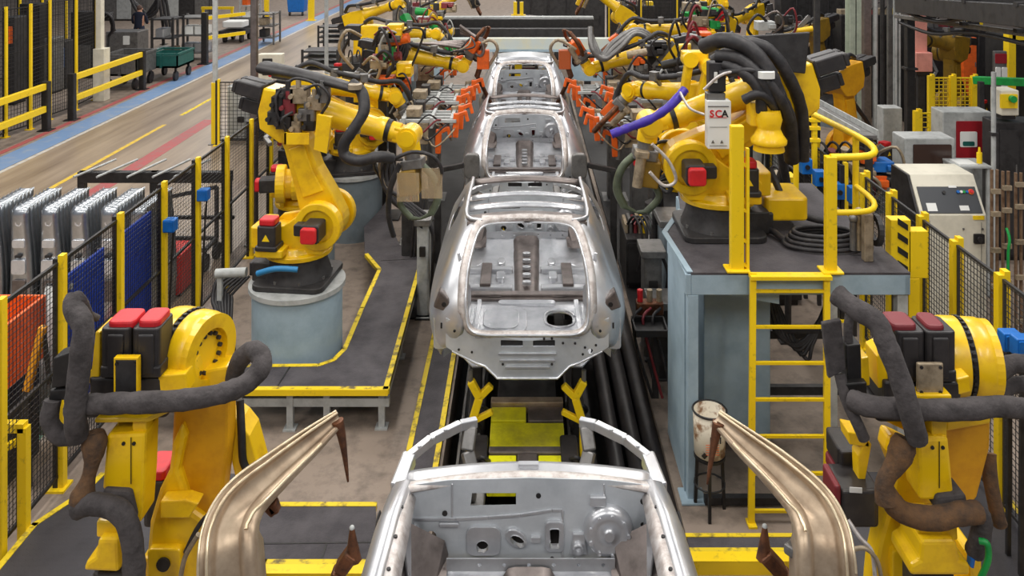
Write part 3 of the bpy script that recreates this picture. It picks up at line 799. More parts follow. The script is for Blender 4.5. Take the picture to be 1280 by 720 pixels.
def pedestal(x, y, z, r, label, m=BLUEG, block=None):
    R = thing('robot_pedestal', (x, y, 0), label, 'pedestal', 'round robot pedestals')
    p = MB(); p.cyl((x, y, 0), (x, y, z - .05), r * .95, n=40); p.build('drum', m, R)
    p = MB(); p.cyl((x, y, z - .05), (x, y, z), r * 1.02, n=40); p.build('top_plate', LSTEEL, R, bevel=.006)
    return R
PED = P(372, 350, 1.05)
pedestal(PED.x, PED.y, 1.05, .50, 'pale blue-grey drum pedestal ringed by the black rubber walkway')
# robot on the drum beside the walkway
R1, X1, E1, W1 = robot('yellow robot on the pale drum pedestal, thick grey hose trough over its shoulder', (PED.x, PED.y + .05, 1.05), Q(512, 170, 9.0), side=1, tool=('gun', OLIVE), tdir=(.15, -.1, -1), yel=YEL, dress=False)
P2 = P(440, 212, 1.0)
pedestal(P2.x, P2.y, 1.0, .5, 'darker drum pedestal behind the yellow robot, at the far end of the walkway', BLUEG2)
robot('yellow robot on the darker drum behind the pale one, red motor cap on its elbow', (P2.x, P2.y, 1.0), Q(560, 132, 14.0), tool=('gun', TAN), tdir=(.5, .1, -.8), ang=(.25, math.radians(150), math.radians(-12)), ecap=RED)
PEDL = ['low grey drum under the robot folded behind the pale drum', 'grey drum under the robot with the thin copper tip, walkway side', 'grey drum under the robot with silver hose loops, platform side', 'grey drum under the robot with the green gun bracket', 'grey drum under the robot with the orange arm box', 'grey drum beyond the gantry, on the aisle side', 'grey drum beyond the gantry, on the column side', 'grey drum under the far robot with the red motor cap up high', 'grey drum under the far robot by the light floor', 'grey drum under the robot with upright twin arm bars', 'grey drum under the low mustard robot', 'grey drum under the hunched high mustard robot', 'grey drum under the dark mustard robot by the pink box', 'grey drum under the far robot between mesh cages']
def rob(label, bpx, bz, by, wpx, wy, **k):
    "base from its photograph column, height and distance; wrist from pixel and distance"
    b = V(((bpx - VX) * by / FPX, by, bz))
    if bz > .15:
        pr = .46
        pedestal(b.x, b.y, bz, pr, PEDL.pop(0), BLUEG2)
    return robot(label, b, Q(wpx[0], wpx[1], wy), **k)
rob('yellow robot folded behind the pale drum, tan valve blocks on its gripper', 378, .75, 11.6, (372, 142), 11.0, tool=('grip', TAN), tdir=(0, -1, -.3), yel=YEL)
RC, _, _, _ = rob('yellow robot reaching in to the smooth-roofed body, black hose loops and thin copper tip', 440, .7, 15.6, (580, 82), 15.4, tool=('gun', ORG), tdir=(.5, -.2, .85))
RS, _, _, _ = rob('yellow robot reaching in from behind the orange clamps, silver hose loops over its forearm', 868, .7, 15.6, (736, 86), 15.4, side=-1, tool=('gun', ORG), tdir=(-.5, -.2, .85))
rob('yellow robot with green gun bracket and dark folded elbow beside the pale beam', 470, .6, 18.6, (545, 42), 18.6, tool=('gun', GRN), tdir=(.7, 0, -.6))
rob('yellow robot with orange box on its arm, pointing at the end of the pale beam', 880, .6, 18.6, (792, 36), 18.6, side=-1, tool=('gun', ORG), tdir=(-.7, 0, -.5))
rob('yellow robot beyond the gantry, gun lowered over the dark beam by the steel posts', 505, .6, 24.4, (590, -20), 24.2, tool=('gun', BLK), tdir=(.45, 0, -.9))
rob('yellow robot beyond the gantry, gun lowered over the dark beam opposite the posts', 812, .6, 24.4, (735, -16), 24.2, side=-1, tool=('gun', YEL), tdir=(-.4, 0, -.9))
rob('yellow robot far behind the gantry with bright red motor cap up high', 905, .6, 20.5, (880, 2), 19.6, side=-1, ecap=RED, tool=('gun', GRN), tdir=(-.6, -.4, -.5))
rob('yellow robot far behind the gantry, green cable end by the light floor', 440, .6, 21.5, (500, 4), 21.0, tool=('gun', GRN), tdir=(.4, -.3, -.8))
RT, _, _, _ = rob('yellow robot with upright twin arm bars behind the white control box', 852, 1.0, 11.6, (792, 112), 12.2, side=-1, up=1, tool=('gun', ORG), tdir=(-.6, .2, -.7))
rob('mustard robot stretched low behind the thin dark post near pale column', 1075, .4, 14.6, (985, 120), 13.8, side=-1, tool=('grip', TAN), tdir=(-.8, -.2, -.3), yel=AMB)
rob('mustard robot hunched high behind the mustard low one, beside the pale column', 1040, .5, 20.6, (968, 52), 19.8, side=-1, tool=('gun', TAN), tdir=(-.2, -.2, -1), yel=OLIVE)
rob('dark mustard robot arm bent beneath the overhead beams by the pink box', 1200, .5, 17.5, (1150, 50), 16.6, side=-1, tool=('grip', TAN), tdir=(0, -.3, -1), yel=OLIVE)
rob('yellow robot at the far back between mesh cages, pale grey hose', 945, .5, 24.0, (912, 30), 23.0, side=-1, tool=('gun', TAN), tdir=(-.4, -.3, -.8))

def qs_(pts): return [Q(*p) for p in pts]
# dress of the robot on the pale drum: trough, looping hose, valve blocks, shields at its gun
m = MB(); m.tube([Q(330, 84, 9.3), Q(350, 88, 9.2), Q(385, 95, 9.1), Q(420, 104, 8.9), Q(448, 112, 8.8)], lambda t: .13 - .05 * t, 12, smooth=4, ell=.55, wrinkle=.02); m.build('hose_trough', DSTEEL, R1)
m = MB(); m.tube([Q(440, 105, 8.8), Q(452, 115, 8.7), Q(455, 138, 8.6), Q(443, 160, 8.55), Q(430, 180, 8.55), Q(432, 195, 8.55), Q(450, 201, 8.5), Q(472, 196, 8.5), Q(490, 198, 8.6)], .058, 12, wrinkle=.05, smooth=5); m.build('cable_hose', RUB, R1)
for t_, (px, py) in (('collar', (444, 108)), ('collar', (442, 163))):
    q = Q(px, py, 8.68); m = MB(); m.rbox(q, (.14, .14, .05), .05); m.build('hose_clip', TAN if py < 120 else STEEL, R1)
for (px, py, w_, h_, mm, nm) in ((375, 118, .20, .17, TAN, 'valve_block'), (395, 128, .16, .14, TAN, 'valve_block'), (362, 132, .15, .18, DRED, 'valve_block'), (385, 142, .18, .13, STEEL, 'valve_block'), (405, 118, .12, .16, STEEL, 'valve_block'), (372, 158, .10, .14, TAN, 'valve_block'), (350, 128, .15, .15, BLK, 'valve_block'), (344, 146, .13, .14, DSTEEL, 'valve_block'), (356, 152, .16, .13, MOT, 'valve_block'), (362, 116, .15, .12, DSTEEL, 'valve_block'), (388, 156, .12, .10, BLK, 'valve_block')):
    q = Q(px, py, 8.95); m = MB(); m.rbox(q, (w_, .16, h_), .02); m.cyl(q + V((0, -.06, h_ / 2)), q + V((0, -.06, h_ / 2 + .08)), .03, n=8); m.cyl(q + V((-w_ / 3, -.08, 0)), q + V((-w_ / 3, -.14, 0)), .025, n=8); m.build(nm, mm, R1, bevel=.006)
for pts in ([(352, 110, 8.9), (345, 122, 8.85), (348, 148, 8.85), (362, 158, 8.9)], [(358, 105, 8.9), (370, 98, 8.9), (392, 104, 8.85), (400, 120, 8.85)], [(380, 112, 8.8), (398, 106, 8.8), (412, 122, 8.8), (402, 142, 8.85)], [(366, 140, 8.85), (352, 150, 8.8), (358, 165, 8.85)]):
    m = MB(); m.tube(qs_(pts), .016, 8); m.build('cable', RUB, R1)
m = MB(); a, b_ = Q(356, 166, 8.8), Q(387, 180, 8.8); m.bb(a.x, b_.x, 8.78, 8.80, b_.z, a.z); m.bb(a.x, a.x + .02, 8.78, 8.9, b_.z, a.z); m.build('guard_sheet', YEL, R1)
m = MB(); m.prism([(Q(398, 142, 8.78).x, Q(398, 142, 8.78).z), (Q(416, 145, 8.78).x, Q(416, 145, 8.78).z), (Q(410, 190, 8.78).x, Q(410, 190, 8.78).z), (Q(394, 185, 8.78).x, Q(394, 185, 8.78).z)], 8.72, 8.78, 1); m.build('guard_sheet', YEL, R1)
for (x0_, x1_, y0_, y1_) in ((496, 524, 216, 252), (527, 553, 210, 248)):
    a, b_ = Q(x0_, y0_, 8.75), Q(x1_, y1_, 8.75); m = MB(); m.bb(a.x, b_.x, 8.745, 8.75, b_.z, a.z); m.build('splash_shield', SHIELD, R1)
m = MB(); m.tube(qs_([(490, 200, 8.7), (515, 190, 8.7), (540, 195, 8.7), (552, 212, 8.75), (548, 232, 8.8)]), .02, 8); m.build('gun_hose', RUB, R1)
m = MB(); m.tube(qs_([(500, 205, 8.8), (488, 235, 8.8), (486, 270, 8.9), (492, 295, 9.0)]), .03, 8); m.build('gun_hose', RUB, R1)

for (p0, p1) in (((862, 74, 10.9), (852, 134, 11.0)), ((885, 84, 10.8), (872, 136, 10.9))):
    m = MB(); a, b_ = Q(*p0), Q(*p1); m.bar(a, b_, .15, .10); m.cyl(a + V((0, -.09, 0)), a + V((0, .12, 0)), .10, n=16); m.build('parallel_link', YEL, RT, bevel=.02)
m = MB(); m.rbox(Q(868, 70, 11.0), (.34, .2, .14), .04); m.build('link_head', YEL, RT, bevel=.015)
# ================================================================ the two folded robots nearest the camera
def pxp(mb, pts, y0, y1):
    "outline read at distance y0, extruded straight back to y1"
    q = [Q(a, b, y0) for a, b in pts]
    return mb.prism([(v.x, v.z) for v in q], y0, y1, 1)
def pxbox(mb, x0, x1, yt, yb, y0, y1, r=.02):
    a, b = Q(x0, yb, y0), Q(x1, yt, y0)
    return mb.rbox(((a.x + b.x) / 2, (y0 + y1) / 2, (a.z + b.z) / 2), (b.x - a.x, abs(y1 - y0), b.z - a.z), r, 2 if r < .03 else 2)
def qs(pts): return [Q(*p) for p in pts]
def folded(label, o, ring, motors, caps, plate, platem, arm, cast, j2, fore, foreblk, flare, cover, side_motors, hoses, extra, trim):
    bx = Q(j2[0] + 30, j2[1], 5.55)
    R = thing('handling_robot', (bx.x, 5.6, 0), label, 'robot', 'folded robots at the open end of the line')
    def b(): return MB()
    # standing base and turret, mostly below the picture
    m = b(); m.rbox((bx.x, 5.6, .115), (.85, .8, .06), .08); m.lathe((bx.x, 5.6, .14), (bx.x, 5.6, 1), [(0, .38), (.06, .36), (.14, .32), (.18, .32)], 24)
    m.build('base_casting', DSTEEL, R, bevel=.01)
    m = b(); m.lathe((bx.x, 5.6, .32), (bx.x, 5.6, 1), [(0, .36), (.06, .37), (.1, .32), (.16, .31), (.16, 0)], 24)
    m.bb(bx.x - .24, bx.x - .16, 5.35, 5.9, .44, .86); m.bb(bx.x + .16, bx.x + .24, 5.35, 5.9, .44, .86)
    m.build('turret', YEL, R, bevel=.02)
    # lower arm
    m = b(); pxp(m, arm, 5.36, 5.52)
    la = m.build('lower_arm', AMB, R, bevel=.02)
    m = b(); pxp(m, cast, 5.30, 5.46)
    ca = m.build('arm_casting', YEL, R, bevel=.03)
    c = Q(j2[0], j2[1], 5.30)
    m = b(); m.rbox((c.x, 5.28, c.z - .02), (.21, .06, .22), .03, 1); m.build('pivot_block', YEL, ca, bevel=.01)
    m = b(); m.cyl((c.x, 5.26, c.z), (c.x, 5.235, c.z), .042, n=18); m.build('pivot_cap', BLK, ca, bevel=.005)
    # elbow ring on a sideways axis
    rc = Q(ring[0], ring[1], 5.40); ax = V((math.cos(ring[3]), -math.sin(ring[3]), 0)); r = ring[2]
    m = b()
    m.lathe(rc - ax * .27, rc - ax * .04, [(0, r * .55), (.02, r * .8), (.10, r * .96), (.15, r), (.23, r)], 36)
    m.build('elbow_housing', YEL, R)
    m = b(); m.cyl(rc - ax * .045, rc + ax * .005, r * .97, n=36)
    for i in range(36):
        a = i / 36 * 2 * PI; u = ax.cross(V((0, 0, 1)));
        p = rc - ax * .02 + u * (r * .97 * math.cos(a)) + V((0, 0, r * .97 * math.sin(a)))
        m.box(p, (.022, .022, .022))
    m.build('joint_seal', BLK, R)
    m = b(); m.lathe(rc, rc + ax * .15, [(0, r * .98), (.015, r), (.09, r), (.11, r * .97)], 36); m.ring(rc + ax * .10, rc + ax * .155, r * .97, r * .62, 36)
    ro = m.build('elbow_ring', YEL, R)
    m = b()
    for i in range(14):
        a = i / 14 * 2 * PI; u = ax.cross(V((0, 0, 1)))
        p = rc + ax * .112 + u * (r * .48 * math.cos(a)) + V((0, 0, r * .48 * math.sin(a)))
        m.cyl(p, p + ax * .02, .014, n=8)
    m.build('ring_bolt', DSTEEL, ro)
    # web from ring to arm
    m = b(); pxp(m, trim[0], 5.33, 5.5); m.build('arm_web', YEL, la, bevel=.015)
    # wrist motors
    bodyb = b(); x0 = motors[0][0] - 14; x1 = motors[-1][1] + 6; yb = motors[0][3]
    pxbox(bodyb, x0, x1, yb, yb + 34, 5.08, 5.44, .03); pxbox(bodyb, x0 - 10, x1 + 2, yb + 30, yb + 50, 5.12, 5.4, .03)
    bod = bodyb.build('wrist_gearbox', MOT, R, bevel=.012)
    for mm, cc in zip(motors, caps):
        m = b(); pxbox(m, mm[0] + 1, mm[1] - 1, mm[2], mm[3], 5.06, 5.28, .03); pxbox(m, mm[0], mm[1], mm[3] - 14, mm[3], 5.05, 5.3, .02)
        xm = (mm[0] + mm[1]) / 2; pxbox(m, xm - 10, xm + 10, mm[2] + 8, mm[3] - 4, 5.045, 5.1, .01)
        mo = m.build('drive_motor', MOT, R, bevel=.012)
        m = b(); pxbox(m, cc[0], cc[1], cc[2], cc[3], 5.08, 5.27, .04); m.build('motor_cap', cc[4], mo, bevel=.015)
    m = b(); a0, a1, a2, a3 = plate; pxbox(m, a0, a1, a2, a3, 4.99, 5.02, .015)
    pl_ = m.build('cover_plate', platem[0], R, bevel=.006)
    m = b()
    P0, P1 = Q(a0, a3, 4.99), Q(a1, a2, 4.99)
    for u in (.14, .86):
        for v in (.1, .9): q = V((P0.x + (P1.x - P0.x) * u, 4.99, P0.z + (P1.z - P0.z) * v)); m.cyl(q, q - V((0, .008, 0)), .010, n=8)
    m.build('plate_bolt', BLK, pl_)
    if platem[1]:
        m = b(); e = 2.0
        for (u0, u1, v0, v1) in ((a0, a1, a2 - e, a2), (a0, a0 + e, a2, a3), (a1 - e, a1, a2, a3)): pxbox(m, u0, u1, v0, v1, 4.985, 5.03, .002)
        m.build('plate_rim', YEL, pl_)
    # forearm hanging straight down
    m = b(); pxp(m, fore, 5.02, 5.22); fo = m.build('forearm', YEL, R, bevel=.02)
    m = b()
    fx0 = sum(p[0] for p in fore) / len(fore)
    for dx in (-6, 7): q = Q(fx0 + dx, fore[0][1] + 11, 5.02); m.cyl(q, q - V((0, .008, 0)), .011, n=8)
    q0, q1 = Q(fx0 + 3, fore[0][1] + 4, 5.015), Q(fx0 + 3, fore[0][1] + 62, 5.015); m.bar(q0, q1, .004, .004)
    m.build('forearm_bolt', BLK, fo)
    m = b(); pxp(m, cover, 4.98, 5.16); m.build('cloth_cover', CLOTH, fo, bevel=.02)
    m = b(); pxp(m, foreblk, 4.96, 5.15); wr = m.build('wrist_block', YEL, R, bevel=.012)
    m = b(); pxp(m, flare, 4.90, 5.18); m.build('tool_flange', YEL, R, bevel=.02)
    m = b(); t0 = Q((flare[0][0] + flare[1][0]) / 2, 722, 4.9); m.rbox((t0.x, 5.04, t0.z - .12), (.24, .22, .22), .05); m.bar((t0.x, 5.04, t0.z - .2), (t0.x, 5.04, t0.z - .42), .12)
    m.build('wrist', DSTEEL, R, bevel=.02)
    for (x0, x1, y0, y1, capspec, depth) in side_motors:
        m = b(); pxbox(m, x0, x1, y0, y1, depth, depth + .24, .03); pxbox(m, x0 + 3, x1 - 3, y0 + 3, y1 - 2, depth - .02, depth + .26, .02)
        mo = m.build('drive_motor', MOT, R, bevel=.012)
        m = b(); pxbox(m, *capspec, depth - .01, depth + .22, .03); m.build('motor_cap', RED if o == 0 else DRED, mo, bevel=.012)
    for h in hoses:
        m = b(); m.tube(qs(h[0]), h[1], 12, wrinkle=h[3] if len(h) > 3 else .0, smooth=5)
        ho = m.build('cloth_sleeve' if h[2] in (CLOTH, BROWN) else 'cable_hose', h[2], R)
    for nm, mm, polys in extra:
        for poly, d0, d1 in polys: m = b(); pxp(m, poly, d0, d1); m.build(nm, mm, R, bevel=.008)
    return R
folded('yellow robot with bright red motor caps, folded down in front of the blue sheets', 0, (240, 437, .245, .34),
    [(124, 163, 411, 473), (163, 200, 411, 473)], [(133, 167, 402, 413, RED), (171, 199, 401, 412, RED)], (142, 172, 450, 495), (DSTEEL, True),
    [(218, 478), (286, 462), (285, 560), (277, 622), (262, 662), (226, 656), (216, 604), (214, 560)],
    [(226, 530), (232, 548), (224, 588), (240, 640), (262, 655), (258, 700), (250, 760), (182, 760), (182, 700), (186, 655), (198, 614), (210, 590), (214, 556)],
    (209, 697),
    [(133, 543), (182, 541), (180, 600), (176, 655), (164, 655), (163, 615), (127, 613)],
    [(120, 652), (149, 654), (148, 674), (120, 672)], [(122, 674), (147, 675), (149, 716), (103, 714), (107, 704), (119, 696)],
    [(127, 613), (162, 615), (170, 650), (158, 655), (128, 634)],
    [(178, 209, 600, 660, (177, 206, 590, 602), 5.5)],
    [([(96, 372, 5.05), (92, 385, 5.0), (104, 408, 4.92), (101, 445, 4.9), (96, 490, 4.9), (94, 520, 4.9), (97, 546, 4.95)], .062, CLOTH, .05),
     ([(84, 378, 5.1), (97, 368, 5.15), (106, 378, 5.2), (112, 392, 5.25), (122, 398, 5.3)], .022, CLOTH, .03),
     ([(102, 506, 4.98), (150, 504, 4.9), (205, 502, 4.88), (245, 498, 4.9), (280, 491, 4.95), (310, 478, 5.02), (328, 455, 5.1), (318, 438, 5.2), (300, 450, 5.3), (290, 480, 5.4)], .058, CLOTH, .06),
     ([(118, 540, 5.0), (117, 570, 4.98), (108, 605, 4.95), (100, 630, 4.92)], lambda t: .055 + .015 * math.sin(t * 9), BROWN, .05),
     ([(98, 634, 4.92), (120, 630, 4.88), (150, 640, 4.86), (164, 670, 4.84), (168, 720, 4.82), (168, 780, 4.85)], .062, CLOTH, .06),
     ([(66, 500, 5.0), (62, 525, 4.98), (75, 545, 4.98), (92, 545, 4.98)], .05, CLOTH, .05),
     ([(300, 500, 5.55), (302, 540, 5.5), (304, 575, 5.5), (312, 590, 5.5)], .026, RUB),
     ([(232, 690, 4.95), (250, 655, 4.9), (275, 630, 4.85), (300, 600, 4.8)], .014, RUB), ([(226, 720, 4.9), (232, 695, 4.85), (248, 668, 4.8)], .014, TAN)],
    [('motor_bracket', YEL, [([(119, 415), (125, 415), (124, 478), (110, 480), (108, 470), (114, 462)], 5.1, 5.3), ([(197, 470), (232, 467), (234, 492), (200, 494)], 5.08, 5.35)]),
     ('carrier_bar', YEL, [([(118, 524), (182, 522), (215, 508), (220, 512), (186, 528), (118, 529)], 5.0, 5.06), ([(165, 512), (183, 512), (183, 542), (165, 542)], 5.05, 5.15)]),
     ('hose_connector', BLK, [([(66, 448), (88, 440), (90, 482), (64, 486)], 5.0, 5.12), ([(62, 488), (88, 486), (88, 500), (60, 502)], 5.0, 5.12)]),
     ('arm_bracket', YEL, [([(200, 627), (232, 625), (248, 630), (236, 648), (200, 648)], 5.2, 5.3)]),
     ('balancer_rod', YEL, [([(286, 520), (300, 530), (312, 545), (324, 590), (318, 620), (300, 622), (290, 580)], 5.5, 5.7)])],
    [[(218, 470), (285, 458), (286, 500), (216, 505)]])
folded('yellow robot with dull dark-red motor caps and tan cover plate, folded down beside the ladder', 1, (1205, 447, .245, .12),
    [(1120, 1158, 415, 478), (1157, 1197, 415, 478)], [(1116, 1148, 406, 417, DRED), (1160, 1183, 407, 416, DRED)], (1147, 1180, 455, 494), (TAN, False),
    [(1180, 505), (1240, 495), (1238, 560), (1222, 622), (1205, 645), (1190, 640), (1180, 560)],
    [(1142, 560), (1160, 575), (1180, 590), (1196, 620), (1180, 660), (1152, 715), (1150, 760), (1088, 760), (1092, 712), (1100, 672), (1112, 630), (1118, 590), (1108, 565), (1112, 545), (1128, 552)],
    (1132, 699),
    [(1147, 548), (1186, 547), (1193, 620), (1180, 626), (1150, 626)],
    [(1148, 655), (1197, 655), (1198, 676), (1148, 676)], [(1152, 677), (1196, 677), (1200, 700), (1213, 706), (1213, 720), (1138, 720), (1139, 706), (1150, 700)],
    [(1172, 622), (1208, 618), (1212, 636), (1196, 644), (1170, 640)],
    [(1050, 1100, 612, 660, (1044, 1052, 608, 640), 5.2), (1048, 1078, 562, 588, (1046, 1082, 590, 604), 5.45)],
    [([(1046, 368, 5.15), (1068, 385, 5.05), (1095, 402, 4.98), (1108, 430, 4.92), (1124, 470, 4.86), (1136, 510, 4.82), (1147, 550, 4.84)], .062, CLOTH, .05),
     ([(1064, 500, 5.0), (1090, 508, 4.92), (1150, 512, 4.9), (1200, 512, 4.9), (1250, 508, 4.95), (1285, 512, 5.0)], .06, CLOTH, .06),
     ([(1132, 548, 4.9), (1122, 575, 4.88), (1106, 602, 4.86), (1110, 625, 4.85)], lambda t: .06 + .012 * math.sin(t * 8), BROWN, .04),
     ([(1108, 618, 4.85), (1128, 640, 4.83), (1165, 648, 4.82), (1200, 642, 4.82), (1222, 640, 4.85)], .062, BROWN, .05),
     ([(1208, 640, 4.84), (1226, 645, 4.86), (1226, 668, 4.9), (1218, 690, 4.95)], .055, CLOTH, .05),
     ([(1285, 455, 5.4), (1262, 456, 5.35), (1246, 470, 5.3), (1240, 486, 5.3)], .058, CLOTH, .05), ([(1290, 480, 5.45), (1265, 482, 5.4), (1248, 492, 5.35)], .05, CLOTH, .05),
     ([(1062, 392, 5.2), (1060, 420, 5.15), (1064, 450, 5.15)], .028, CLOTH),
     ([(1050, 468, 5.1), (1058, 500, 5.05), (1072, 530, 5.0), (1080, 548, 5.0)], .035, CLOTH),
     ([(1236, 566, 5.5), (1238, 600, 5.45), (1246, 640, 5.42), (1250, 655, 5.42)], .045, BROWN, .03),
     ([(1224, 676, 4.8), (1234, 680, 4.78), (1235, 700, 4.78), (1226, 722, 4.8)], .018, GRN),
     ([(1058, 690, 4.7), (1080, 685, 4.68), (1096, 700, 4.68), (1102, 725, 4.7)], .012, TAN), ([(1060, 650, 4.8), (1075, 672, 4.75), (1090, 690, 4.72), (1094, 725, 4.7)], .012, WHT)],
    [('motor_bracket', YEL, [([(1096, 445), (1106, 440), (1112, 484), (1098, 486)], 5.12, 5.3), ([(1076, 448), (1086, 446), (1088, 482), (1076, 484)], 5.1, 5.2), ([(1196, 474), (1212, 470), (1214, 490), (1198, 494)], 5.08, 5.35)]),
     ('carrier_bar', YEL, [([(1140, 494), (1190, 494), (1190, 503), (1140, 503)], 4.96, 5.06), ([(1165, 512), (1184, 512), (1184, 548), (1165, 548)], 5.05, 5.15)]),
     ('dust_cover', CLOTH, [([(1028, 405), (1052, 400), (1058, 462), (1036, 474)], 5.1, 5.14)]),
     ('hose_connector', BLK, [([(1058, 432), (1076, 430), (1078, 478), (1060, 480)], 5.1, 5.22), ([(1056, 480), (1084, 478), (1084, 500), (1058, 502)], 5.05, 5.2)]),
     ('arm_frame', YEL, [([(1060, 540), (1086, 545), (1088, 560), (1062, 556)], 5.3, 5.45), ([(1092, 505), (1136, 530), (1134, 540), (1092, 520)], 5.3, 5.42), ([(1072, 570), (1084, 550), (1090, 556), (1082, 600), (1074, 620)], 5.3, 5.4)]),
     ('rating_label', WPAP, [([(1062, 609), (1078, 610), (1078, 617), (1062, 616)], 5.165, 5.17)]),
     ('guard_edge', BLU, [([(1214, 698), (1220, 700), (1218, 712), (1213, 710)], 4.9, 4.95)])],
    [[(1184, 492), (1238, 488), (1239, 530), (1182, 540)]])
# ================================================================ curved pressed-metal arms reaching up beside the nearest body
LTAN = mat('light_tan_edge', (226, 208, 176), .3, .6, (196, 172, 140), 10)
def bare_arm(label, path, widths, sgn, spike, claw, red=False):
    pts = spline([Q(*p) for p in path], 6)
    ws = spline([V((w_, 0, 0)) for w_ in widths], 6)
    c0 = Q(*path[0])
    R = thing('reaching_arm', (c0.x, c0.y, 0), label, 'metal arm', 'curved bare-metal arms')
    prof = [(-.92, 0, -1.1), (-1, 0, .15), (-.96, 0, .42), (-.72, 0, .52), (-.55, 0, .44), (-.40, 0, -.05), (-.30, 0, -.12), (.40, 0, -.10), (.50, 0, .05), (.58, 0, .42), (.66, 0, .46), (.72, 0, .22), (.80, 0, .20), (.86, 0, .44), (.96, 0, .40), (1, 0, .1), (.96, 0, -.9)]
    rows = []
    n = len(pts)
    for i, p in enumerate(pts):
        t = (pts[min(i + 1, n - 1)] - pts[max(i - 1, 0)]).normalized()
        f = V((0, -1, .35)); w_ = t.cross(f).normalized(); up = w_.cross(t).normalized()
        if up.dot(V((0, -1, .3))) < 0: up = -up
        h = ws[i].x * .92
        rows.append([p + w_ * (a * h / 2 * sgn) + up * (b * h * .40) for a, _, b in prof])
    m = MB(); m.grid(rows)
    m.build('channel', BEIGE, R, solid=.006)
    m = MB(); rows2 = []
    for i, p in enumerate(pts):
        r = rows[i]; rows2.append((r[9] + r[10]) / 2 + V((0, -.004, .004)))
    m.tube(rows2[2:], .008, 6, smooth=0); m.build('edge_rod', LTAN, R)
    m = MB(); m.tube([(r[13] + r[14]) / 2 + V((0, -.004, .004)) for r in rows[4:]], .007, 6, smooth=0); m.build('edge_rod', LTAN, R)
    m = MB(); m.tube([r[3] + V((0, -.004, .004)) for r in rows[9:-5]], .009, 6, smooth=0); m.build('pressed_rib', LTAN, R)  # light tan rod paints the highlight along the inner ridge
    m = MB(); m.bar(c0 + V((0, .03, .02)), V((c0.x, c0.y + .05, .0)), .12, .10, up=(0, 1, 0)); m.rbox((c0.x, c0.y + .05, .02), (.3, .3, .04), .04)
    m.build('post', DSTEEL, R, bevel=.01)
    m = MB(); s_ = [Q(*q) for q in spike]
    m.tube(s_, lambda t: .028 * (1 - t) + .006, 8, smooth=2)
    m.build('spike_tip', COPR, R)
    m = MB(); s_ = [Q(*q) for q in claw]
    for a, b in zip(s_, s_[1:]): m.bar(a, b, .06, .05)
    m.build('support_claw', COPR if not red else STEEL, R, bevel=.012)
    return R
bare_arm('curved bare-metal arm rising in front of the robot with bright red motor caps', [(288, 745, 3.95), (286, 690, 4.0), (290, 655, 4.08), (308, 622, 4.2), (345, 588, 4.35), (388, 552, 4.5), (424, 522, 4.62)], [.31, .30, .28, .245, .20, .15, .085], -1,
    [(422, 526, 4.6), (427, 545, 4.6), (431, 570, 4.6), (435, 602, 4.6)], [(335, 630, 4.3), (345, 640, 4.3), (340, 626, 4.3)])
bare_arm('curved bare-metal arm rising in front of the robot with dull red caps', [(1032, 745, 3.95), (1030, 690, 4.0), (1024, 655, 4.08), (1006, 622, 4.2), (968, 584, 4.35), (930, 552, 4.5), (896, 522, 4.62)], [.31, .30, .28, .245, .20, .15, .085], 1,
    [(898, 528, 4.6), (894, 548, 4.6), (889, 575, 4.6), (884, 605, 4.6)], [(985, 690, 4.05), (998, 680, 4.1), (1006, 700, 4.1)], True)
def tip_clamp(label, tip, root_, blk):
    c = Q(*blk[1])
    R = thing('electrode_clamp', (c.x, c.y, 0), label, 'electrode clamp', 'upright copper electrode clamps')
    m = MB(); m.tube([Q(*p) for p in (root_, tip)], lambda t: .03 * (1 - t) + .012, 8, smooth=0); e = m.build('electrode', COPR, R)
    m = MB(); m.sphere(Q(*tip), .014, 8, 6); m.build('bare_tip', LSTEEL, e)
    m = MB(); q = [Q(*p) for p in blk]
    for a, b in zip(q, q[1:]): m.bar(a, b, .09, .07)
    m.build('clamp_body', COPR, R, bevel=.015)
    m = MB(); m.bar(q[-1], V((q[-1].x, q[-1].y, 0)), .09); m.rbox((q[-1].x, q[-1].y, .015), (.26, .26, .03), .03); m.build('post', DSTEEL, R, bevel=.008)
tip_clamp('rusty copper electrode spike standing beside the arm near red-capped robot', (440, 660, 4.3), (442, 700, 4.3), [(441, 690, 4.3), (425, 712, 4.3), (415, 740, 4.3)])
tip_clamp('rusty copper electrode spike standing by the yellow step, ladder behind it', (956, 658, 4.3), (955, 698, 4.3), [(954, 690, 4.3), (978, 716, 4.3), (995, 745, 4.3)])
# ================================================================ line pit: rails, pipes, carriers
def along(name, x, z, y0, y1, r, m, label, cat, group=None, square=False):
    b = MB()
    if square: b.bb(x - r, x + r, y0, y1, z - r, z + r)
    else: b.cyl((x, y0, z), (x, y1, z), r, n=14)
    return tag(b.build(name, m, bevel=.01 if square else 0), label, cat, group)
for i, (x, r, wd) in enumerate(((.86, .075, 'next to the conveyor rail'), (1.05, .085, 'in the middle of three along the pit'), (1.235, .09, 'next to the blue-grey platform'))):
    p = along('pit_pipe', x, -.12, 5.6, 26, r, MOT, 'long black pipe ' + wd, 'pipe', 'black pipes in the line pit')
for i, (x, wd) in enumerate(((-.52, 'beside the walkway strip'), (.52, 'beside the three pipes'))):
    R = thing('conveyor_rail', (x, 12, -.45), 'dark conveyor rail with flat top ' + wd, 'rail', 'conveyor rails')
    b = MB(); b.bb(x - .10, x + .10, 1.2, 26, -.07, -.03); b.bb(x - .02, x + .02, 1.2, 26, -.42, -.05); b.bb(x - .1, x + .1, 1.2, 26, -.45, -.41)
    b.build('rail_beam', DSTEEL, R)
    for s in (-1, 1):
        b = MB(); b.bb(x + s * .085 - .012, x + s * .085 + .012, 1.2, 26, -.03, .01); b.build('guide_strip', STEEL, R)
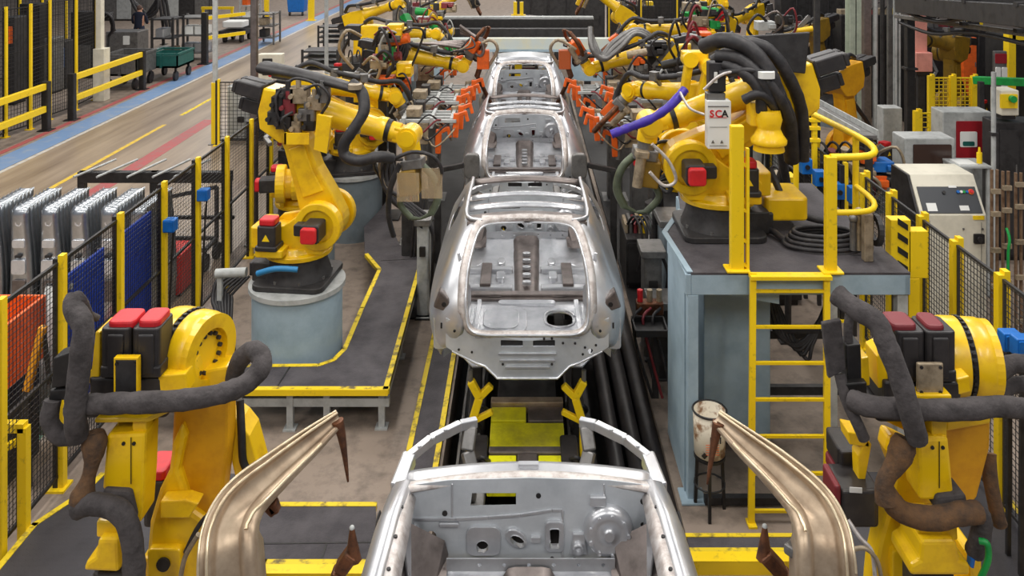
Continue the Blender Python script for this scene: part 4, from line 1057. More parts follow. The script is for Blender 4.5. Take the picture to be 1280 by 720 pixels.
def carrier(yc, label, plate=True, y_end=None):
    R = thing('car_carrier', (CXC, yc, -.03), label, 'carrier', 'yellow car carriers')
    T = M4.Translation((CXC, yc, 0)); B = lambda: MB().at(T)
    b = B(); b.bb(-.30, .30, .95, 3.2, .0, .06)
    for x in (-.36, .36): b.bb(x - .05, x + .05, 1.1, 3.3, .30, .42)
    for y in (1.2, 2.2, 3.1): b.bb(-.42, .42, y - .05, y + .05, .26, .38)
    for x in (-.52, .52):
        for y in (1.25, 2.9): b.bb(x - .05, x + .05, y - .08, y + .08, .015, .30)
    b.build('skid_frame', DSTEEL, R, bevel=.008)
    b = B(); b.bb(-.30, .30, 1.2, 1.3, .40, .52); b.build('cross_bar', DRED, R, bevel=.01)
    for s in (-1, 1):
        for y in (.18, 2.9):
            p = B()
            p.bar((s * .52, y, .015), (s * .52, y, .30), .08); p.bar((s * .52, y, .28), (s * .44, y, .55), .07); p.bar((s * .44, y, .55), (s * .52, y, .70), .07); p.bar((s * .44, y, .55), (s * .33, y, .66), .06); p.bar((s * .52, y, .32), (s * .32, y, .42), .05)
            p.build('support_post', YEL2, R, bevel=.01)
            b = B(); b.cyl((s * .52, y, .70), (s * .52, y, .80), .022, n=8); b.build('locating_pin', STEEL, R)
    if plate:
        T = M4.Translation((CXC, yc + .98, 0))
        b = B(); b.bb(-.36, .36, -.16, -.06, .02, .14); b.build('front_beam', BEIGE, R, bevel=.01)
        for s in (-1, 1):
            b = B(); b.bb(min(0.01 * s, .35 * s), max(.01 * s, .35 * s), -.40, -.17, .0, .10); b.build('step_plate', YTREAD if s < 0 else GALV, R, bevel=.008)
        b = B(); b.bb(-.35, .35, -.82, -.42, .0, .09); b.build('tread_plate', YTREAD, R, bevel=.008)
        b = B(); b.bb(-.35, .35, -.92, -.83, .02, .12); b.build('hinge_bar', GALV, R, bevel=.01)
        for i in range(6):
            pass
        for s in (-1, 1):
            b = B(); b.bb(min(.1 * s, .35 * s), max(.1 * s, .35 * s), -1.34, -.93, .0, .10); b.build('end_plate', LIME, R, bevel=.008)
        b = B(); b.bb(-.09, .09, -1.34, -.92, .0, .11); b.build('centre_plate', GALV, R, bevel=.01)
    return R
carrier(Y2, 'yellow-posted carrier with yellow tread plates showing under the widest car body')
carrier(Y2 + PITCH, 'car carrier under the body between the orange clamps', False)
carrier(Y2 + 2 * PITCH, 'car carrier under the smooth-roofed body', False)
carrier(1.9, 'car carrier under the unroofed front structure', False)
carrier(Y2 + 3.65 * PITCH, 'car carrier under the farthest body beyond the gantry', False)
# pit-side mechanisms
for k, (px, py, y, lab) in enumerate(((597, 520, 8.4, 'dark hydraulic block beside the yellow tread plates, walkway side'), (720, 520, 8.4, 'dark hydraulic block beside the yellow tread plates, pipe side'), (598, 570, 7.6, 'dark drive block between walkway strip and unroofed car front'), (712, 570, 7.6, 'dark drive block between pipes and unroofed car front'))):
    q = Q(px, py, y)
    R = thing('drive_block', (q.x, y, -.45), lab, 'machine block', 'dark blocks in the pit')
    b = MB(); b.rbox((q.x, y, -.12), (.16, .5, .5), .03); b.bb(q.x - .1, q.x + .1, y - .3, y + .3, -.45, -.36); b.build('housing', MOT, R, bevel=.012)
    b = MB(); b.cyl((q.x, y - .25, .02), (q.x, y - .33, .02), .05, n=14); b.build('end_cap', BLK, R)
    b = MB(); b.tube([(q.x, y - .1, .12), (q.x + .05, y - .2, .2), (q.x + .1, y - .1, .1), (q.x + .1, y + .2, -.1)], .02, 6); b.build('hose', RUB, R)
# ================================================================ walkways
def edged(name, poly, z0, z1, m, label, edges, riser=.0, cat='platform', legs=(), group=None, wdt=.05, seam=None):
    cx = sum(p[0] for p in poly) / len(poly); cy = sum(p[1] for p in poly) / len(poly)
    R = thing(name, (cx, cy, z0), label, cat, group)
    b = MB(); b.prism(poly, z1 - .05 if legs else z0, z1, 2); b.build('deck', m, R)
    for i in edges:
        a, c = V((*poly[i], z1)), V((*poly[(i + 1) % len(poly)], z1))
        d = (c - a).normalized(); n = V((-d.y, d.x, 0))
        A = sum(poly[j][0] * poly[(j + 1) % len(poly)][1] - poly[(j + 1) % len(poly)][0] * poly[j][1] for j in range(len(poly)))
        if A < 0: n = -n
        e = MB(); e.bar(a + n * wdt / 2 - d * .01 + V((0, 0, -.02)), c + n * wdt / 2 + d * .01 + V((0, 0, -.02)), wdt, .05); 
        e.build('edge_strip', YWORN, R)
    if seam:
        for a, c in seam:
            e = MB(); e.bar((a[0], a[1], z1), (c[0], c[1], z1), .015, .006); e.build('deck_seam', BLK, R)
    for (x, y) in legs:
        e = MB(); e.bb(x - .03, x + .03, y - .03, y + .03, 0, z1 - .05); e.bb(x - .06, x + .06, y - .06, y + .06, 0, .015); e.build('leg', LSTEEL, R)
    return R
zp = .42
pp = lambda a, b: tuple(P(a, b, zp))[:2]
WALK = [pp(180, 487), pp(485, 487), pp(530, 322), pp(500, 306), pp(489, 285), pp(484, 250), pp(475, 262), pp(455, 284), pp(456, 318), pp(472, 337), pp(450, 385), pp(428, 436), pp(415, 449), pp(398, 455), pp(170, 457)]
lw = edged('rubber_walkway', WALK, 0, zp, MATB, 'raised black rubber walkway with worn yellow edges, curling round the pale drum', [0, 1, 8, 9, 10, 11, 12, 13], cat='walkway',
    legs=[tuple(P(363, 497, .3))[:2], tuple(P(409, 496, .3))[:2], (pp(483, 487)[0] - .06, pp(483, 487)[1] + .1), (pp(528, 330)[0] - .06, pp(528, 330)[1]), (pp(505, 400)[0] - .05, pp(505, 400)[1]), tuple(P(300, 497, .3))[:2]],
    seam=[(pp(345, 486), pp(364, 456)), (pp(476, 326), pp(529, 323))])
a0, a1 = pp(180, 487), pp(485, 487)
e = MB(); e.bb(a0[0], a1[0], a0[1] - .012, a0[1], zp - .055, zp + .004); e.build('edge_riser', YEL2, lw)
e = MB(); e.bb(a0[0], a1[0], a0[1] + .06, a0[1] + .12, .22, .30); e.build('frame_rail', LSTEEL, lw)
e = MB(); e.bar((a1[0] - .05, a1[1] + .06, .26), (pp(528, 330)[0] - .05, pp(528, 330)[1], .26), .05, .07); e.build('frame_rail', LSTEEL, lw)
edged('walkway_strip', [(-1.09, 4.5), (-.77, 4.5), (-.77, 10.2), (-1.09, 10.2)], 0, .03, MATB, 'narrow black mat strip with speckled yellow edges alongside the conveyor pit', [1, 3], cat='walkway')
za = .10
qa = lambda a, b: tuple(P(a, b, za))[:2]
edged('step_platform', [qa(330, 706), qa(470, 706), qa(470, 628), qa(345, 628), qa(250, 628), qa(250, 706)], 0, za, MATB, 'low black rubber step with yellow lip between folded robot and unroofed car front', [0, 2, 3, 5], wdt=.05, seam=[(qa(300, 680), qa(464, 678)), (qa(400, 705), qa(408, 680))])
e = MB(); y_ = qa(400, 706)[1]; e.bb(qa(300, 706)[0], qa(470, 706)[0], y_ - .09, y_, 0, za + .005); tag(e.build('yellow_kerb', YEL2), 'bright yellow kerb along the step beside the curved arm', 'kerb')
edged('step_platform', [qa(862, 690), qa(1060, 690), qa(1060, 667), qa(858, 667)], 0, za, MATB, 'low black rubber step with yellow lip in front of the ladder foot', [0, 2], wdt=.04)
e = MB(); y_ = qa(900, 690)[1]; e.bb(qa(862, 690)[0], qa(1062, 690)[0], y_ - .10, y_, 0, za + .005); tag(e.build('yellow_kerb', YEL2), 'bright yellow kerb along the step in front of the ladder', 'kerb')
qb = lambda a, b: tuple(P(a, b, .08))[:2]
edged('tread_platform', [qb(-8, 712), qb(40, 655), qb(105, 612), qb(125, 592), qb(330, 592), qb(330, 760), qb(-20, 760)], 0, .08, TREAD, 'dark tread-plate floor with yellow edge under the robot with bright red caps', [0, 1, 2])
edged('tread_platform', [qb(1060, 590), qb(1238, 590), qb(1285, 650), qb(1285, 760), qb(1060, 760)], 0, .08, TREAD, 'dark tread-plate floor with yellow edge under the robot with dull red caps', [1])
# ================================================================ black mesh fence beside the aisle
def mesh_fence(label, pts, h, post=(BLK, YEL2), step=.045, wire=.0042, cat='fence', panels=True, z0=.12, pw=.07, wm=None, mid=None):
    R = thing('mesh_fence', (pts[0][0], pts[0][1], 0), label, cat)
    for (x, y) in pts:
        b = MB(); b.bb(x - pw * .55, x + pw * .1, y - pw / 2, y + pw / 2, 0, h + .02); po = b.build('fence_post', post[0], R)
        b = MB(); b.bb(x + pw * .1, x + pw * .75, y - pw / 2, y + pw / 2, 0, h + .05); b.bb(x - .08, x + .08, y - .08, y + .08, 0, .02); b.build('post_face', post[1], po)
    for (a, c) in zip(pts, pts[1:]):
        A, C_ = V((*a, 0)), V((*c, 0)); d = (C_ - A); L = d.length; d.normalize()
        b = MB()
        for z in (z0, h - .02): b.bar(A + V((0, 0, z)), C_ + V((0, 0, z)), .025)
        if mid: b.bar(A + V((0, 0, mid)), C_ + V((0, 0, mid)), .02)
        b.bar(A + d * .05 + V((0, 0, z0)), A + d * .05 + V((0, 0, h - .02)), .022); b.bar(C_ - d * .05 + V((0, 0, z0)), C_ - d * .05 + V((0, 0, h - .02)), .022)
        fr = b.build('panel_frame', post[0] if wm is None else wm, R)
        b = MB(); n = int(L / step)
        for i in range(1, n): q = A + d * (L * i / n); b.bar(q + V((0, 0, z0)), q + V((0, 0, h - .02)), wire)
        n = int((h - z0) / step)
        for i in range(1, n): z = z0 + (h - z0) * i / n; b.bar(A + V((0, 0, z)), C_ + V((0, 0, z)), wire)
        b.build('wire_mesh', wm or WIRE, fr)
    return R
ys = [5.5, 6.45, 7.3, 8.35, 9.37, 10.34, 11.35, 12.36, 13.33, 14.4]
mesh_fence('black wire-mesh safety fence with black and yellow posts between aisle and robots', [(-4.04, y) for y in ys], 1.98, mid=1.05)
# blue sheets behind the fence
for (a, b_, lab) in ((83, 129, 'shorter deep-blue sheet behind the fence mesh, nearer the red motor caps'), (148, 188, 'taller deep-blue sheet behind the fence mesh, next to the red cabinet')):
    z1 = 1.72; X_ = -4.14
    ya = X_ * FPX / (a - VX); yb = X_ * FPX / (b_ - VX)
    R = thing('blue_sheet', (X_, (ya + yb) / 2, 0), lab, 'guard sheet', 'blue guard sheets')
    m = MB(); m.bb(X_ - .012, X_ + .012, ya, yb, .45, z1); m.build('sheet', DBLU, R)
    for y in (ya + .03, yb - .03): m = MB(); m.bb(X_ - .04, X_ - .012, y - .02, y + .02, 0, z1); m.build('leg', DSTEEL, R)
    m = MB(); m.cyl((X_ + .012, ya + .05, z1 - .12), (X_ + .02, ya + .05, z1 - .12), .03, n=10); m.build('grommet', LSTEEL, R)
# red cabinet
def cabinet(name, label, cat, px0, px1, pyt, y, depth, m, z0=0., door=None, extra=None, bev=.015, group=None):
    a, b_ = Q(px0, pyt, y), Q(px1, pyt, y)
    R = thing(name, ((a.x + b_.x) / 2, y + depth / 2, z0), label, cat, group)
    k = MB(); k.bb(a.x, b_.x, y, y + depth, z0 + .06, a.z); k.build('body', m, R, bevel=bev)
    k = MB(); k.bb(a.x + .03, b_.x - .03, y + .04, y + depth - .03, z0, z0 + .06); k.build('plinth', BLK, R)
    if door:
        for kd, (u0, u1, v0, v1, dm, nm) in enumerate(door):
            x0, x1 = a.x + (b_.x - a.x) * u0, a.x + (b_.x - a.x) * u1
            t, bt = a.z - (a.z - z0) * v0, a.z - (a.z - z0) * v1
            k = MB(); k.rbox(((x0 + x1) / 2, y - .006 - .006 * kd, (t + bt) / 2), (x1 - x0, .03 + .004 * kd, t - bt), min(.02, (t - bt) / 3), 1); k.build(nm, dm, R, bevel=.004)
    return R
cabinet('tool_cabinet', 'red cabinet behind the fence between blue sheet and dark rack', 'cabinet', 192, 227, 318, 11.0, .5, CRIM if False else mat('cabinet_red', (198, 44, 36), .5, 0, (170, 36, 32), 5), door=[(.06, .94, .05, .92, MATS['cabinet_red'], 'door'), (.8, .86, .4, .5, STEEL, 'handle')])
# blue junction boxes on the fence posts
for (px, py, y, lab) in ((209, 281, 9.36, 'bright blue junction box on the fence post above the red cabinet'), (250, 243, 10.33, 'bright blue junction box on the next post beyond the red cabinet')):
    q = Q(px, py, y)
    R = thing('junction_box', q, lab, 'junction box', 'blue boxes on the fence posts')
    m = MB(); m.rbox((-4.04 + .10, y, q.z), (.13, .12, .14), .015, 1); m.build('housing', BLU, R, bevel=.008)
    m = MB(); m.rbox((-4.04 + .10, y - .066, q.z), (.10, .015, .11), .01, 1); m.build('lid', BLU, R)
    m = MB(); m.tube([(-4.0 + .1, y, q.z - .07), (-3.92, y, q.z - .3), (-3.97, y, .2)], .012, 6); m.build('cable', BLK, R)
# ================================================================ stacked body pressings beyond the fence
def pressing(loc, label, group):
    R = thing('body_pressing', loc, label, 'steel pressing', group)
    x, y, z = loc; T = M4.Translation(V(loc)); H = 1.46
    m = MB().at(T)
    secs = [(0, .14, .00), (.35, .145, .02), (.62, .14, .03), (.95, .125, .02), (1.2, .11, .0), (1.36, .105, -.01), (H - .03, .10, .0), (H, .085, .05)]
    rows = []
    for zz, w_, yo in secs:
        rows.append([V((-w_, yo + .06, zz)), V((-w_ * .85, yo, zz)), V((-w_ * .35, yo - .012, zz)), V((w_ * .35, yo - .012, zz)), V((w_ * .85, yo, zz)), V((w_, yo + .06, zz))])
    m.grid(rows); m.build('channel', PRESS, R, solid=.006)
    return R
def press_detail(R):
    x, y, z = R.location; T = M4.Translation(R.location)
    m = MB().at(T); m.rbox((0, -.01, 1.02), (.15, .03, .10), .02, 1); m.build('raised_pad', SILV2, R, bevel=.006)
    m = MB().at(T); m.rbox((0, -.012, .74), (.17, .03, .18), .03, 1); m.build('raised_pad', SILV2, R, bevel=.006)
    m = MB().at(T); m.rbox((0, .0, .45), (.16, .03, .26), .02, 1); m.build('raised_pad', GALV, R, bevel=.006)
    m = MB().at(T); m.ring((0, -.02, 1.27), (0, .0, 1.27), .04, .025, 14); m.build('dimple', SILV2, R)
    m = MB().at(T); m.rbox((0, -.02, .87), (.07, .03, .035), .008, 1); m.build('slot', DSTEEL, R)
x0 = -6.46; fronty = 10.15
ords = ['first', 'second', 'third', 'fourth', 'fifth', 'sixth']
proto = pressing((0, 0, .02), 'x', 'stacked steel pressings'); press_detail(proto)
back = pressing((0, 0, .02), 'x', 'stacked steel pressings')
# each stack: the front pressing is seen whole, the ones behind only by their tops
first = True
for c in range(6):
    x = x0 + .36 * c
    if first: o = proto; o.location = (x, fronty, .02); first = False
    else: o = copy_tree(proto, (x, fronty, .02))
    o['label'] = 'shiny steel pressing at the near end of the %s stack counted from the aisle' % ords[c]
    o['group'] = 'steel pressings at the near ends of the stacks'
    for k in range(1, 9):
        if c == 0 and k == 1: o = back; o.location = (x, fronty + .085 * k, .02)
        else: o = copy_tree(back, (x, fronty + .085 * k, .02))
        o['label'] = 'nested steel pressing, %s behind the front one, in the %s stack from the aisle' % (('first', 'second', 'third', 'fourth', 'fifth', 'sixth', 'seventh', 'eighth')[k - 1], ords[c])
        o['group'] = 'nested pressings of the %s stack' % ords[c]
# dark rack with pale rods
R = thing('beam_rack', (-5.5, 12.4, 0), 'dark steel rack with pale rods laid across its beam, beyond the red cabinet', 'rack')
yr = 12.5
for px in (103, 193, 285): q = Q(px, 220, yr); m = MB(); m.bb(q.x - .05, q.x + .05, yr - .05, yr + .05, 0, 1.22); m.build('leg', BLK, R)
m = MB(); q0, q1 = Q(100, 0, yr), Q(290, 0, yr); m.bb(q0.x, q1.x, yr - .06, yr + .06, 1.06, 1.22); m.build('beam', BLK, R, bevel=.01)
m = MB(); m.bar((q0.x + .3, yr + .1, .5), (q1.x, yr + .1, .5), .05); m.build('lower_rail', BLK, R)
for px in (118, 146, 183, 214, 240): q = Q(px, 0, yr); m = MB(); m.cyl((q.x - .12, yr - .35, 1.24), (q.x + .10, yr + .45, 1.27), .018, n=8); m.build('rod', LSTEEL, R)
R = thing('hand_trolley', (-4.9, 12.1, 0), 'dark wheeled trolley frame behind the fence mesh, below the beam rack', 'trolley')
m = MB(); 
for a, b_ in (((-5.2, 12.3, .3), (-4.5, 12.3, .3)), ((-5.2, 12.3, .3), (-5.2, 12.3, .9)), ((-4.5, 12.3, .3), (-4.5, 12.3, 1.05)), ((-5.2, 11.85, .3), (-4.5, 11.85, .3)), ((-5.2, 11.85, .3), (-5.2, 12.3, .3)), ((-4.5, 11.85, .3), (-4.5, 12.3, .3)), ((-5.2, 12.3, .9), (-4.5, 12.3, 1.05))): m.bar(a, b_, .05)
m.build('frame', DSTEEL, R)
for x, y in ((-5.2, 12.3), (-4.5, 12.3), (-5.2, 11.85), (-4.5, 11.85)): m = MB(); m.cyl((x - .03, y, .12), (x + .03, y, .12), .12, n=16); m.cyl((x, y, .12), (x, y, .3), .02, n=6); m.build('wheel', BLK, R)
# open containers at the near left edge
R = thing('parts_bin', (-5.1, 7.3, 0), 'orange plastic bin at the picture edge behind the fence mesh', 'bin')
q = Q(-8, 410, 7.2); m = MB()
for (x0_, x1_, y0_, y1_) in ((-5.2, -4.45, 7.2, 7.23), (-5.2, -4.45, 7.8, 7.83), (-5.2, -5.17, 7.2, 7.83), (-4.48, -4.45, 7.2, 7.83)): m.bb(x0_, x1_, y0_, y1_, .9, 1.45)
m.bb(-5.2, -4.45, 7.2, 7.83, .88, .92); m.build('tub', ORG, R, bevel=.01)
m = MB(); m.bb(-5.15, -4.5, 7.25, 7.8, 0, .88); m.build('stand', DSTEEL, R)
R = thing('white_cover', (-4.6, 8.0, 0), 'white sheet-metal cover leaning beside the orange bin', 'cover')
m = MB(); m.grid([[V((-4.75, 8.35, 1.3)), V((-4.35, 8.5, 1.25))], [V((-4.78, 8.2, .95)), V((-4.35, 8.3, .9))], [V((-4.8, 7.95, .1)), V((-4.35, 8.0, .0))]]); m.build('sheet', LSTEEL, R, solid=.02)
m = MB(); m.bar((-4.75, 8.4, 0), (-4.75, 8.4, 1.3), .05); m.bar((-4.38, 8.55, 0), (-4.38, 8.55, 1.25), .05); m.build('prop', DSTEEL, R)
R = thing('lever_arm', (-4.2, 7.4, 0), 'amber lever bar slanting in front of the white cover', 'lever')
m = MB(); m.bar(Q(54, 408, 7.35), Q(34, 488, 7.3), .07, .06); m.build('bar', mat('amber_paint', (240, 160, 20), .45), R, bevel=.01)
m = MB(); q = Q(34, 488, 7.3); m.bar(q, (q.x, q.y, 0), .06); m.bar(Q(54, 408, 7.35), Q(62, 480, 7.4), .03); m.build('stand', DSTEEL, R)
R = thing('barrier_rail', (-4.6, 6.7, 0), 'low yellow barrier rail behind the fence at the picture edge', 'barrier')
m = MB(); m.bar(Q(-30, 533, 6.7), Q(32, 533, 6.7), .07); m.build('top_rail', YEL2, R); m = MB(); m.bar(Q(-30, 575, 6.7), Q(32, 548, 7.1), .05); m.build('lower_rail', YEL2, R)
m = MB(); q = Q(30, 533, 6.7); m.bar(q, (q.x, q.y, 0), .07); m.build('post', YEL2, R)
# cable loom and pipework behind the pale drum
R = thing('cable_bundle', (-3.2, 8.9, 0), 'black cables looping down to the floor between fence and pale drum', 'cables')
for k in range(7):
    m = MB(); m.tube([Q(288 + 4 * k, 345, 9.2), Q(272 + 3 * k, 350 + 3 * k, 9.1), Q(266 + 4 * k, 375, 9.0), Q(272 + 3 * k, 400 + 4 * k, 8.8), V((Q(276 + 3 * k, 440, 8.7).x, 8.7 + .05 * k, .03))], .022 - .001 * k, 8); m.build('cable', RUB, R)
m = MB(); m.cyl(Q(270, 342, 9.0), Q(308, 340, 9.0), .05, n=12); m.bar(Q(275, 342, 9.0), V((Q(275, 342, 9.0).x, 9.0, 0)), .05); m.build('conduit', LSTEEL, R)
m = MB(); m.tube([Q(322, 342, 8.62), Q(345, 336, 8.56), Q(372, 337, 8.58)], .03, 8); m.build('cable', mat('blue_cable', (40, 120, 170), .5), R)
# tall grey poles
for (px, y, m_, lab) in ((318, 12.86, GALV, 'tall brownish pole in the fence line, right in front of the white cabinet'), (269, 18.7, LSTEEL, 'tall pale grey pole with yellow lower sleeve standing by the aisle'), (408, 24, LSTEEL, 'pale grey pole further back, aisle side of the pair'), (427, 23, STEEL, 'pale grey pole further back, robot side of the pair')):
    q = Q(px, 0, y); R = thing('steel_pole', (q.x, y, 0), lab, 'pole', 'tall steel poles')
    m = MB(); m.rbox((q.x, y, 2.6), (.10, .10, 5.2), .02); m.build('shaft', m_, R)
    m = MB(); m.bb(q.x - .12, q.x + .12, y - .12, y + .12, 0, .02); m.build('foot_plate', STEEL, R)
    if px == 269: m = MB(); z1 = Q(269, 103, y).z; m.rbox((q.x, y, z1 / 2), (.14, .14, z1), .02); m.build('sleeve', YEL2, R)
# ================================================================ blue-grey platform with the robot, ladder and rails
PT = 1.94
rp = lambda a, b, z=PT: P(a, b, z)
yf = 7.13; xl = 1.42; xr = 3.28; yb_ = 9.6
R = thing('robot_platform', (xl, yf, 0), 'blue-grey steel robot platform with dark deck, ladder leaning on its front', 'platform')
m = MB(); deck = [(xl, yf), (xr, yf), (xr, yb_), (1.75, yb_), (1.62, 8.7), (xl - .06, 8.07)]
m.prism(deck, PT - .02, PT, 2); m.build('deck_mat', MATB, R)
m = MB(); m.bb(xl, xr, yf, yf + .05, PT - .19, PT - .015); m.bb(xl - .05, xl, yf + .0, 8.05, PT - .19, PT - .015); m.bb(xr - .05, xr, yf, yb_, PT - .19, PT - .02); m.build('deck_fascia', BLUEG, R, bevel=.006)
m = MB(); m.bar((xl - .01, yf + .01, PT), (xl - .07, 8.07, PT), .05, .012); m.bar((xl - .07, 8.07, PT), (1.62, 8.7, PT), .05, .012); m.build('deck_edging', BLUEG, R)
m = MB(); m.bb(xl - .03, xl + .06, yf, yf + .09, 0, PT - .19); m.bb(xl - .09, xl + .12, yf - .06, yf + .15, 0, .02); m.build('corner_post', BLUEG, R, bevel=.005)
m = MB(); m.bb(xl - .04, xl - .01, yf + .1, 8.06, .02, PT - .17); m.build('side_panel', BLUEG, R)
q0, q1 = Q(868, 0, 7.75), Q(967, 0, 7.75)
m = MB(); m.bb(1.68, q1.x, 7.85, 9.3, .05, PT - .05); m.build('plinth_box', BLUEG, R, bevel=.01)
m = MB(); m.prism([(xl + .02, PT - .19), (q1.x - .1, PT - .19), (q1.x - .1, PT - .32)], 7.25, 7.28, 1); m.build('corner_gusset', BLUEG, R)
for x in (xr - .06, 2.62): m = MB(); m.bb(x - .04, x + .05, yf + .02, yf + .11, 0, PT - .19); m.build('post', LSTEEL, R, bevel=.005)
m = MB(); m.bb(q1.x, xr - .1, 8.2, 8.26, .3, .38); m.bb(q1.x, xr - .1, 8.4, 8.46, .75, .83); m.bb(q1.x + .1, q1.x + .5, 8.0, 8.05, 1.0, 1.05); m.build('brace', DSTEEL, R)
m = MB()
m.bar((xl + .1, yf - .05, .05), (xr, yf - .05, .05), .06)
m.build('floor_rail', DSTEEL, R)
for k in range(6): m = MB(); m.tube([V((2.3, 8.1 + .05 * k, 1.6)), V((2.35 + .06 * k, 8.0, 1.1 - .06 * k)), V((2.6 + .03 * k, 8.0, .9)), V((2.9, 8.1, 1.2)), V((3.0, 8.3, 1.7))], .02, 6); m.build('cable_loop', RUB, R)
# ladder
R = thing('platform_ladder', (1.98, 6.86, 0), 'yellow steel ladder leaning against the front of the blue-grey platform', 'ladder')
LF = P(939, 655, 0); LT = V((1.93, 7.08, PT + .02)); wv = V((.62, 0, 0))
for s in (0, 1):
    m = MB(); m.bar(LF + wv * s, LT + wv * s, .034, .05); m.bb((LF + wv * s).x - .035, (LF + wv * s).x + .035, LF.y - .06, LF.y + .05, 0, .015); m.build('stile', YEL2, R)
for k in range(7):
    p = LF.lerp(LT, (k + .35) / 7 * 1.02)
    m = MB(); m.bar(p, p + wv, .026, .022); m.build('rung', YEL2, R)
m = MB(); m.bb(1.90, 2.58, 7.02, 7.12, PT - .02, PT + .01); m.build('top_step', YEL2, R)
# yellow handrails on the deck
R = thing('handrail', (1.9, 7.15, PT), 'tall yellow gate-post rail standing on the deck beside the ladder top', 'handrail', None)
a = rp(936, 362); m = MB(); m.bb(a.x - .055, a.x + .055, 7.15, 7.23, PT, Q(936, 158, 7.15).z); m.bb(a.x - .10, a.x + .1, 7.11, 7.27, PT, PT + .02); m.build('post', YEL2, R, bevel=.006)
m = MB(); z1 = Q(948, 186, 7.15).z; m.bb(a.x + .075, a.x + .10, 7.15, 7.20, PT, z1); m.build('gate_stile', YEL2, R)
for pz in (205, 262, 300, 330): z = Q(940, pz, 7.15).z; m = MB(); m.bar((a.x, 7.17, z + .03), (a.x + .09, 7.17, z - .03), .025); m.build('hinge_bracket', YEL2, R)
R = thing('handrail', (2.7, 7.15, PT), 'yellow two-bar handrail round the deck corner above the coiled cable', 'handrail', None)
b0 = Q(1038, 360, 7.16); zt = Q(1038, 195, 7.16).z
m = MB(); m.bb(b0.x - .045, b0.x + .045, 7.12, 7.20, PT, zt); m.bb(b0.x - .09, b0.x + .09, 7.08, 7.24, PT, PT + .02); m.build('post', YEL2, R, bevel=.006)
c0 = V((xr - .1, 7.16, PT)); c1 = V((xr - .1, 9.3, PT))
for p in (V((3.12, 7.9, PT)), V((2.98, 9.2, PT))):
    m = MB(); m.cyl(p, (p.x, p.y, zt), .03, n=10); m.build('post', YEL2, R)
m = MB(); m.tube([(b0.x, 7.16, zt - .01), (2.95, 7.20, zt - .01), (3.10, 7.45, zt - .01), (3.12, 7.9, zt - .01), (3.02, 8.8, zt - .01), (2.98, 9.2, zt - .01), (2.96, 9.3, zt - .3)], .03, 10, smooth=3); m.build('top_rail', YEL2, R)
m = MB(); zz = PT + .50; m.tube([(b0.x, 7.16, zz), (2.95, 7.2, zz), (3.10, 7.45, zz), (3.12, 7.9, zz)], .025, 10, smooth=3); m.build('mid_rail', YEL2, R)
# coiled cable on the deck
R = thing('coiled_cable', (2.75, 7.75, PT), 'black cable coiled on the deck behind the handrail post', 'cable')
for k in range(4):
    m = MB(); m.tube([(2.75 + (.36 - .03 * k) * math.cos(t * .5), 7.72 + (.20 - .02 * k) * math.sin(t * .5), PT + .03 + .035 * k) for t in range(13)], .02, 8, smooth=2); m.build('cable_turn', RUB, R)
m = MB(); m.tube([(2.45, 7.72, PT + .03), (2.40, 7.80, PT + .04), (2.36, 7.95, PT + .05), (2.33, 8.0, PT + .04)], .03, 8); m.build('cable_tail', RUB, R)
R = thing('valve_cluster', (3.0, 7.5, PT), 'small bronze valve fittings clustered on the deck corner by the hazard-striped post', 'valves')
m = MB(); m.bb(2.98, 3.06, 7.35, 7.43, PT, PT + .42); m.build('stand_pipe', TAN, R, bevel=.01)
for k in range(4): m = MB(); m.cyl((2.94 + .05 * k, 7.5, PT + .05), (2.94 + .05 * k, 7.5, PT + .30 + .06 * (k % 2)), .03, n=10); m.sphere((2.94 + .05 * k, 7.5, PT + .33 + .06 * (k % 2)), .04); m.build('valve', TAN if k % 2 else STEEL, R)
m = MB(); m.ring((3.10, 7.45, PT + .25), (3.14, 7.45, PT + .25), .14, .09, 20); m.build('hose_reel', DSTEEL, R)
# the platform robot
RP, XP, EP, WCP = robot('big yellow robot on the blue-grey platform, white control box and purple hose on its arm', (1.88, 8.15, PT), Q(800, 160, 8.0), side=-1, ang=(PI, math.radians(150), math.radians(-17)), tool=('gun', OLIVE), tdir=(-.15, 0, -1), dress=False)
m = MB(); m.rbox((Q(898, 155, 7.7).x, 7.72, Q(898, 155, 7.7).z), (.215, .12, .44), .012, 1)
cb = m.build('control_box', WPAP, RP, bevel=.006)
m = MB(); qa_ = Q(898, 155, 7.66); m.bb(qa_.x - .095, qa_.x + .095, 7.655, 7.665, qa_.z + .155, qa_.z + .165)
for v in (-.03, -.20): m.bb(qa_.x - .08, qa_.x + .08, 7.657, 7.663, qa_.z + v, qa_.z + v + .004)
m.build('box_seam', STEEL, cb)
for ch, m_, dx in (('S', RED, -.060), ('C', RED, .0), ('A', BLK, .058)):
    cu = bpy.data.curves.new('logo_text', 'FONT'); cu.body = ch; cu.size = .088; cu.extrude = .002; cu.align_x = 'CENTER'; cu.offset = .0022
    cu.materials.append(m_)
    tmp = bpy.data.objects.new('tmp_text', cu); COL.objects.link(tmp)
    bpy.context.view_layer.update()
    lme = bpy.data.meshes.new_from_object(tmp.evaluated_get(bpy.context.evaluated_depsgraph_get())); bpy.data.objects.remove(tmp)
    o = bpy.data.objects.new('logo_letter', lme); COL.objects.link(o); o.parent = cb
    o.location = V((qa_.x + dx, 7.655, qa_.z + .065)) - wloc(cb); o.rotation_euler = (PI / 2, 0, 0)
m = MB(); m.bb(qa_.x - .08, qa_.x + .075, 7.655, 7.66, qa_.z + .056, qa_.z + .060); m.build('logo_underline', RED, cb)
for k, u in enumerate((-.05, .03)):
    m = MB(); m.prism([(qa_.x + u - .015, qa_.z - .175), (qa_.x + u + .015, qa_.z - .175), (qa_.x + u, qa_.z - .145)], 7.655, 7.66, 1); m.build('warning_triangle', STEEL, cb)
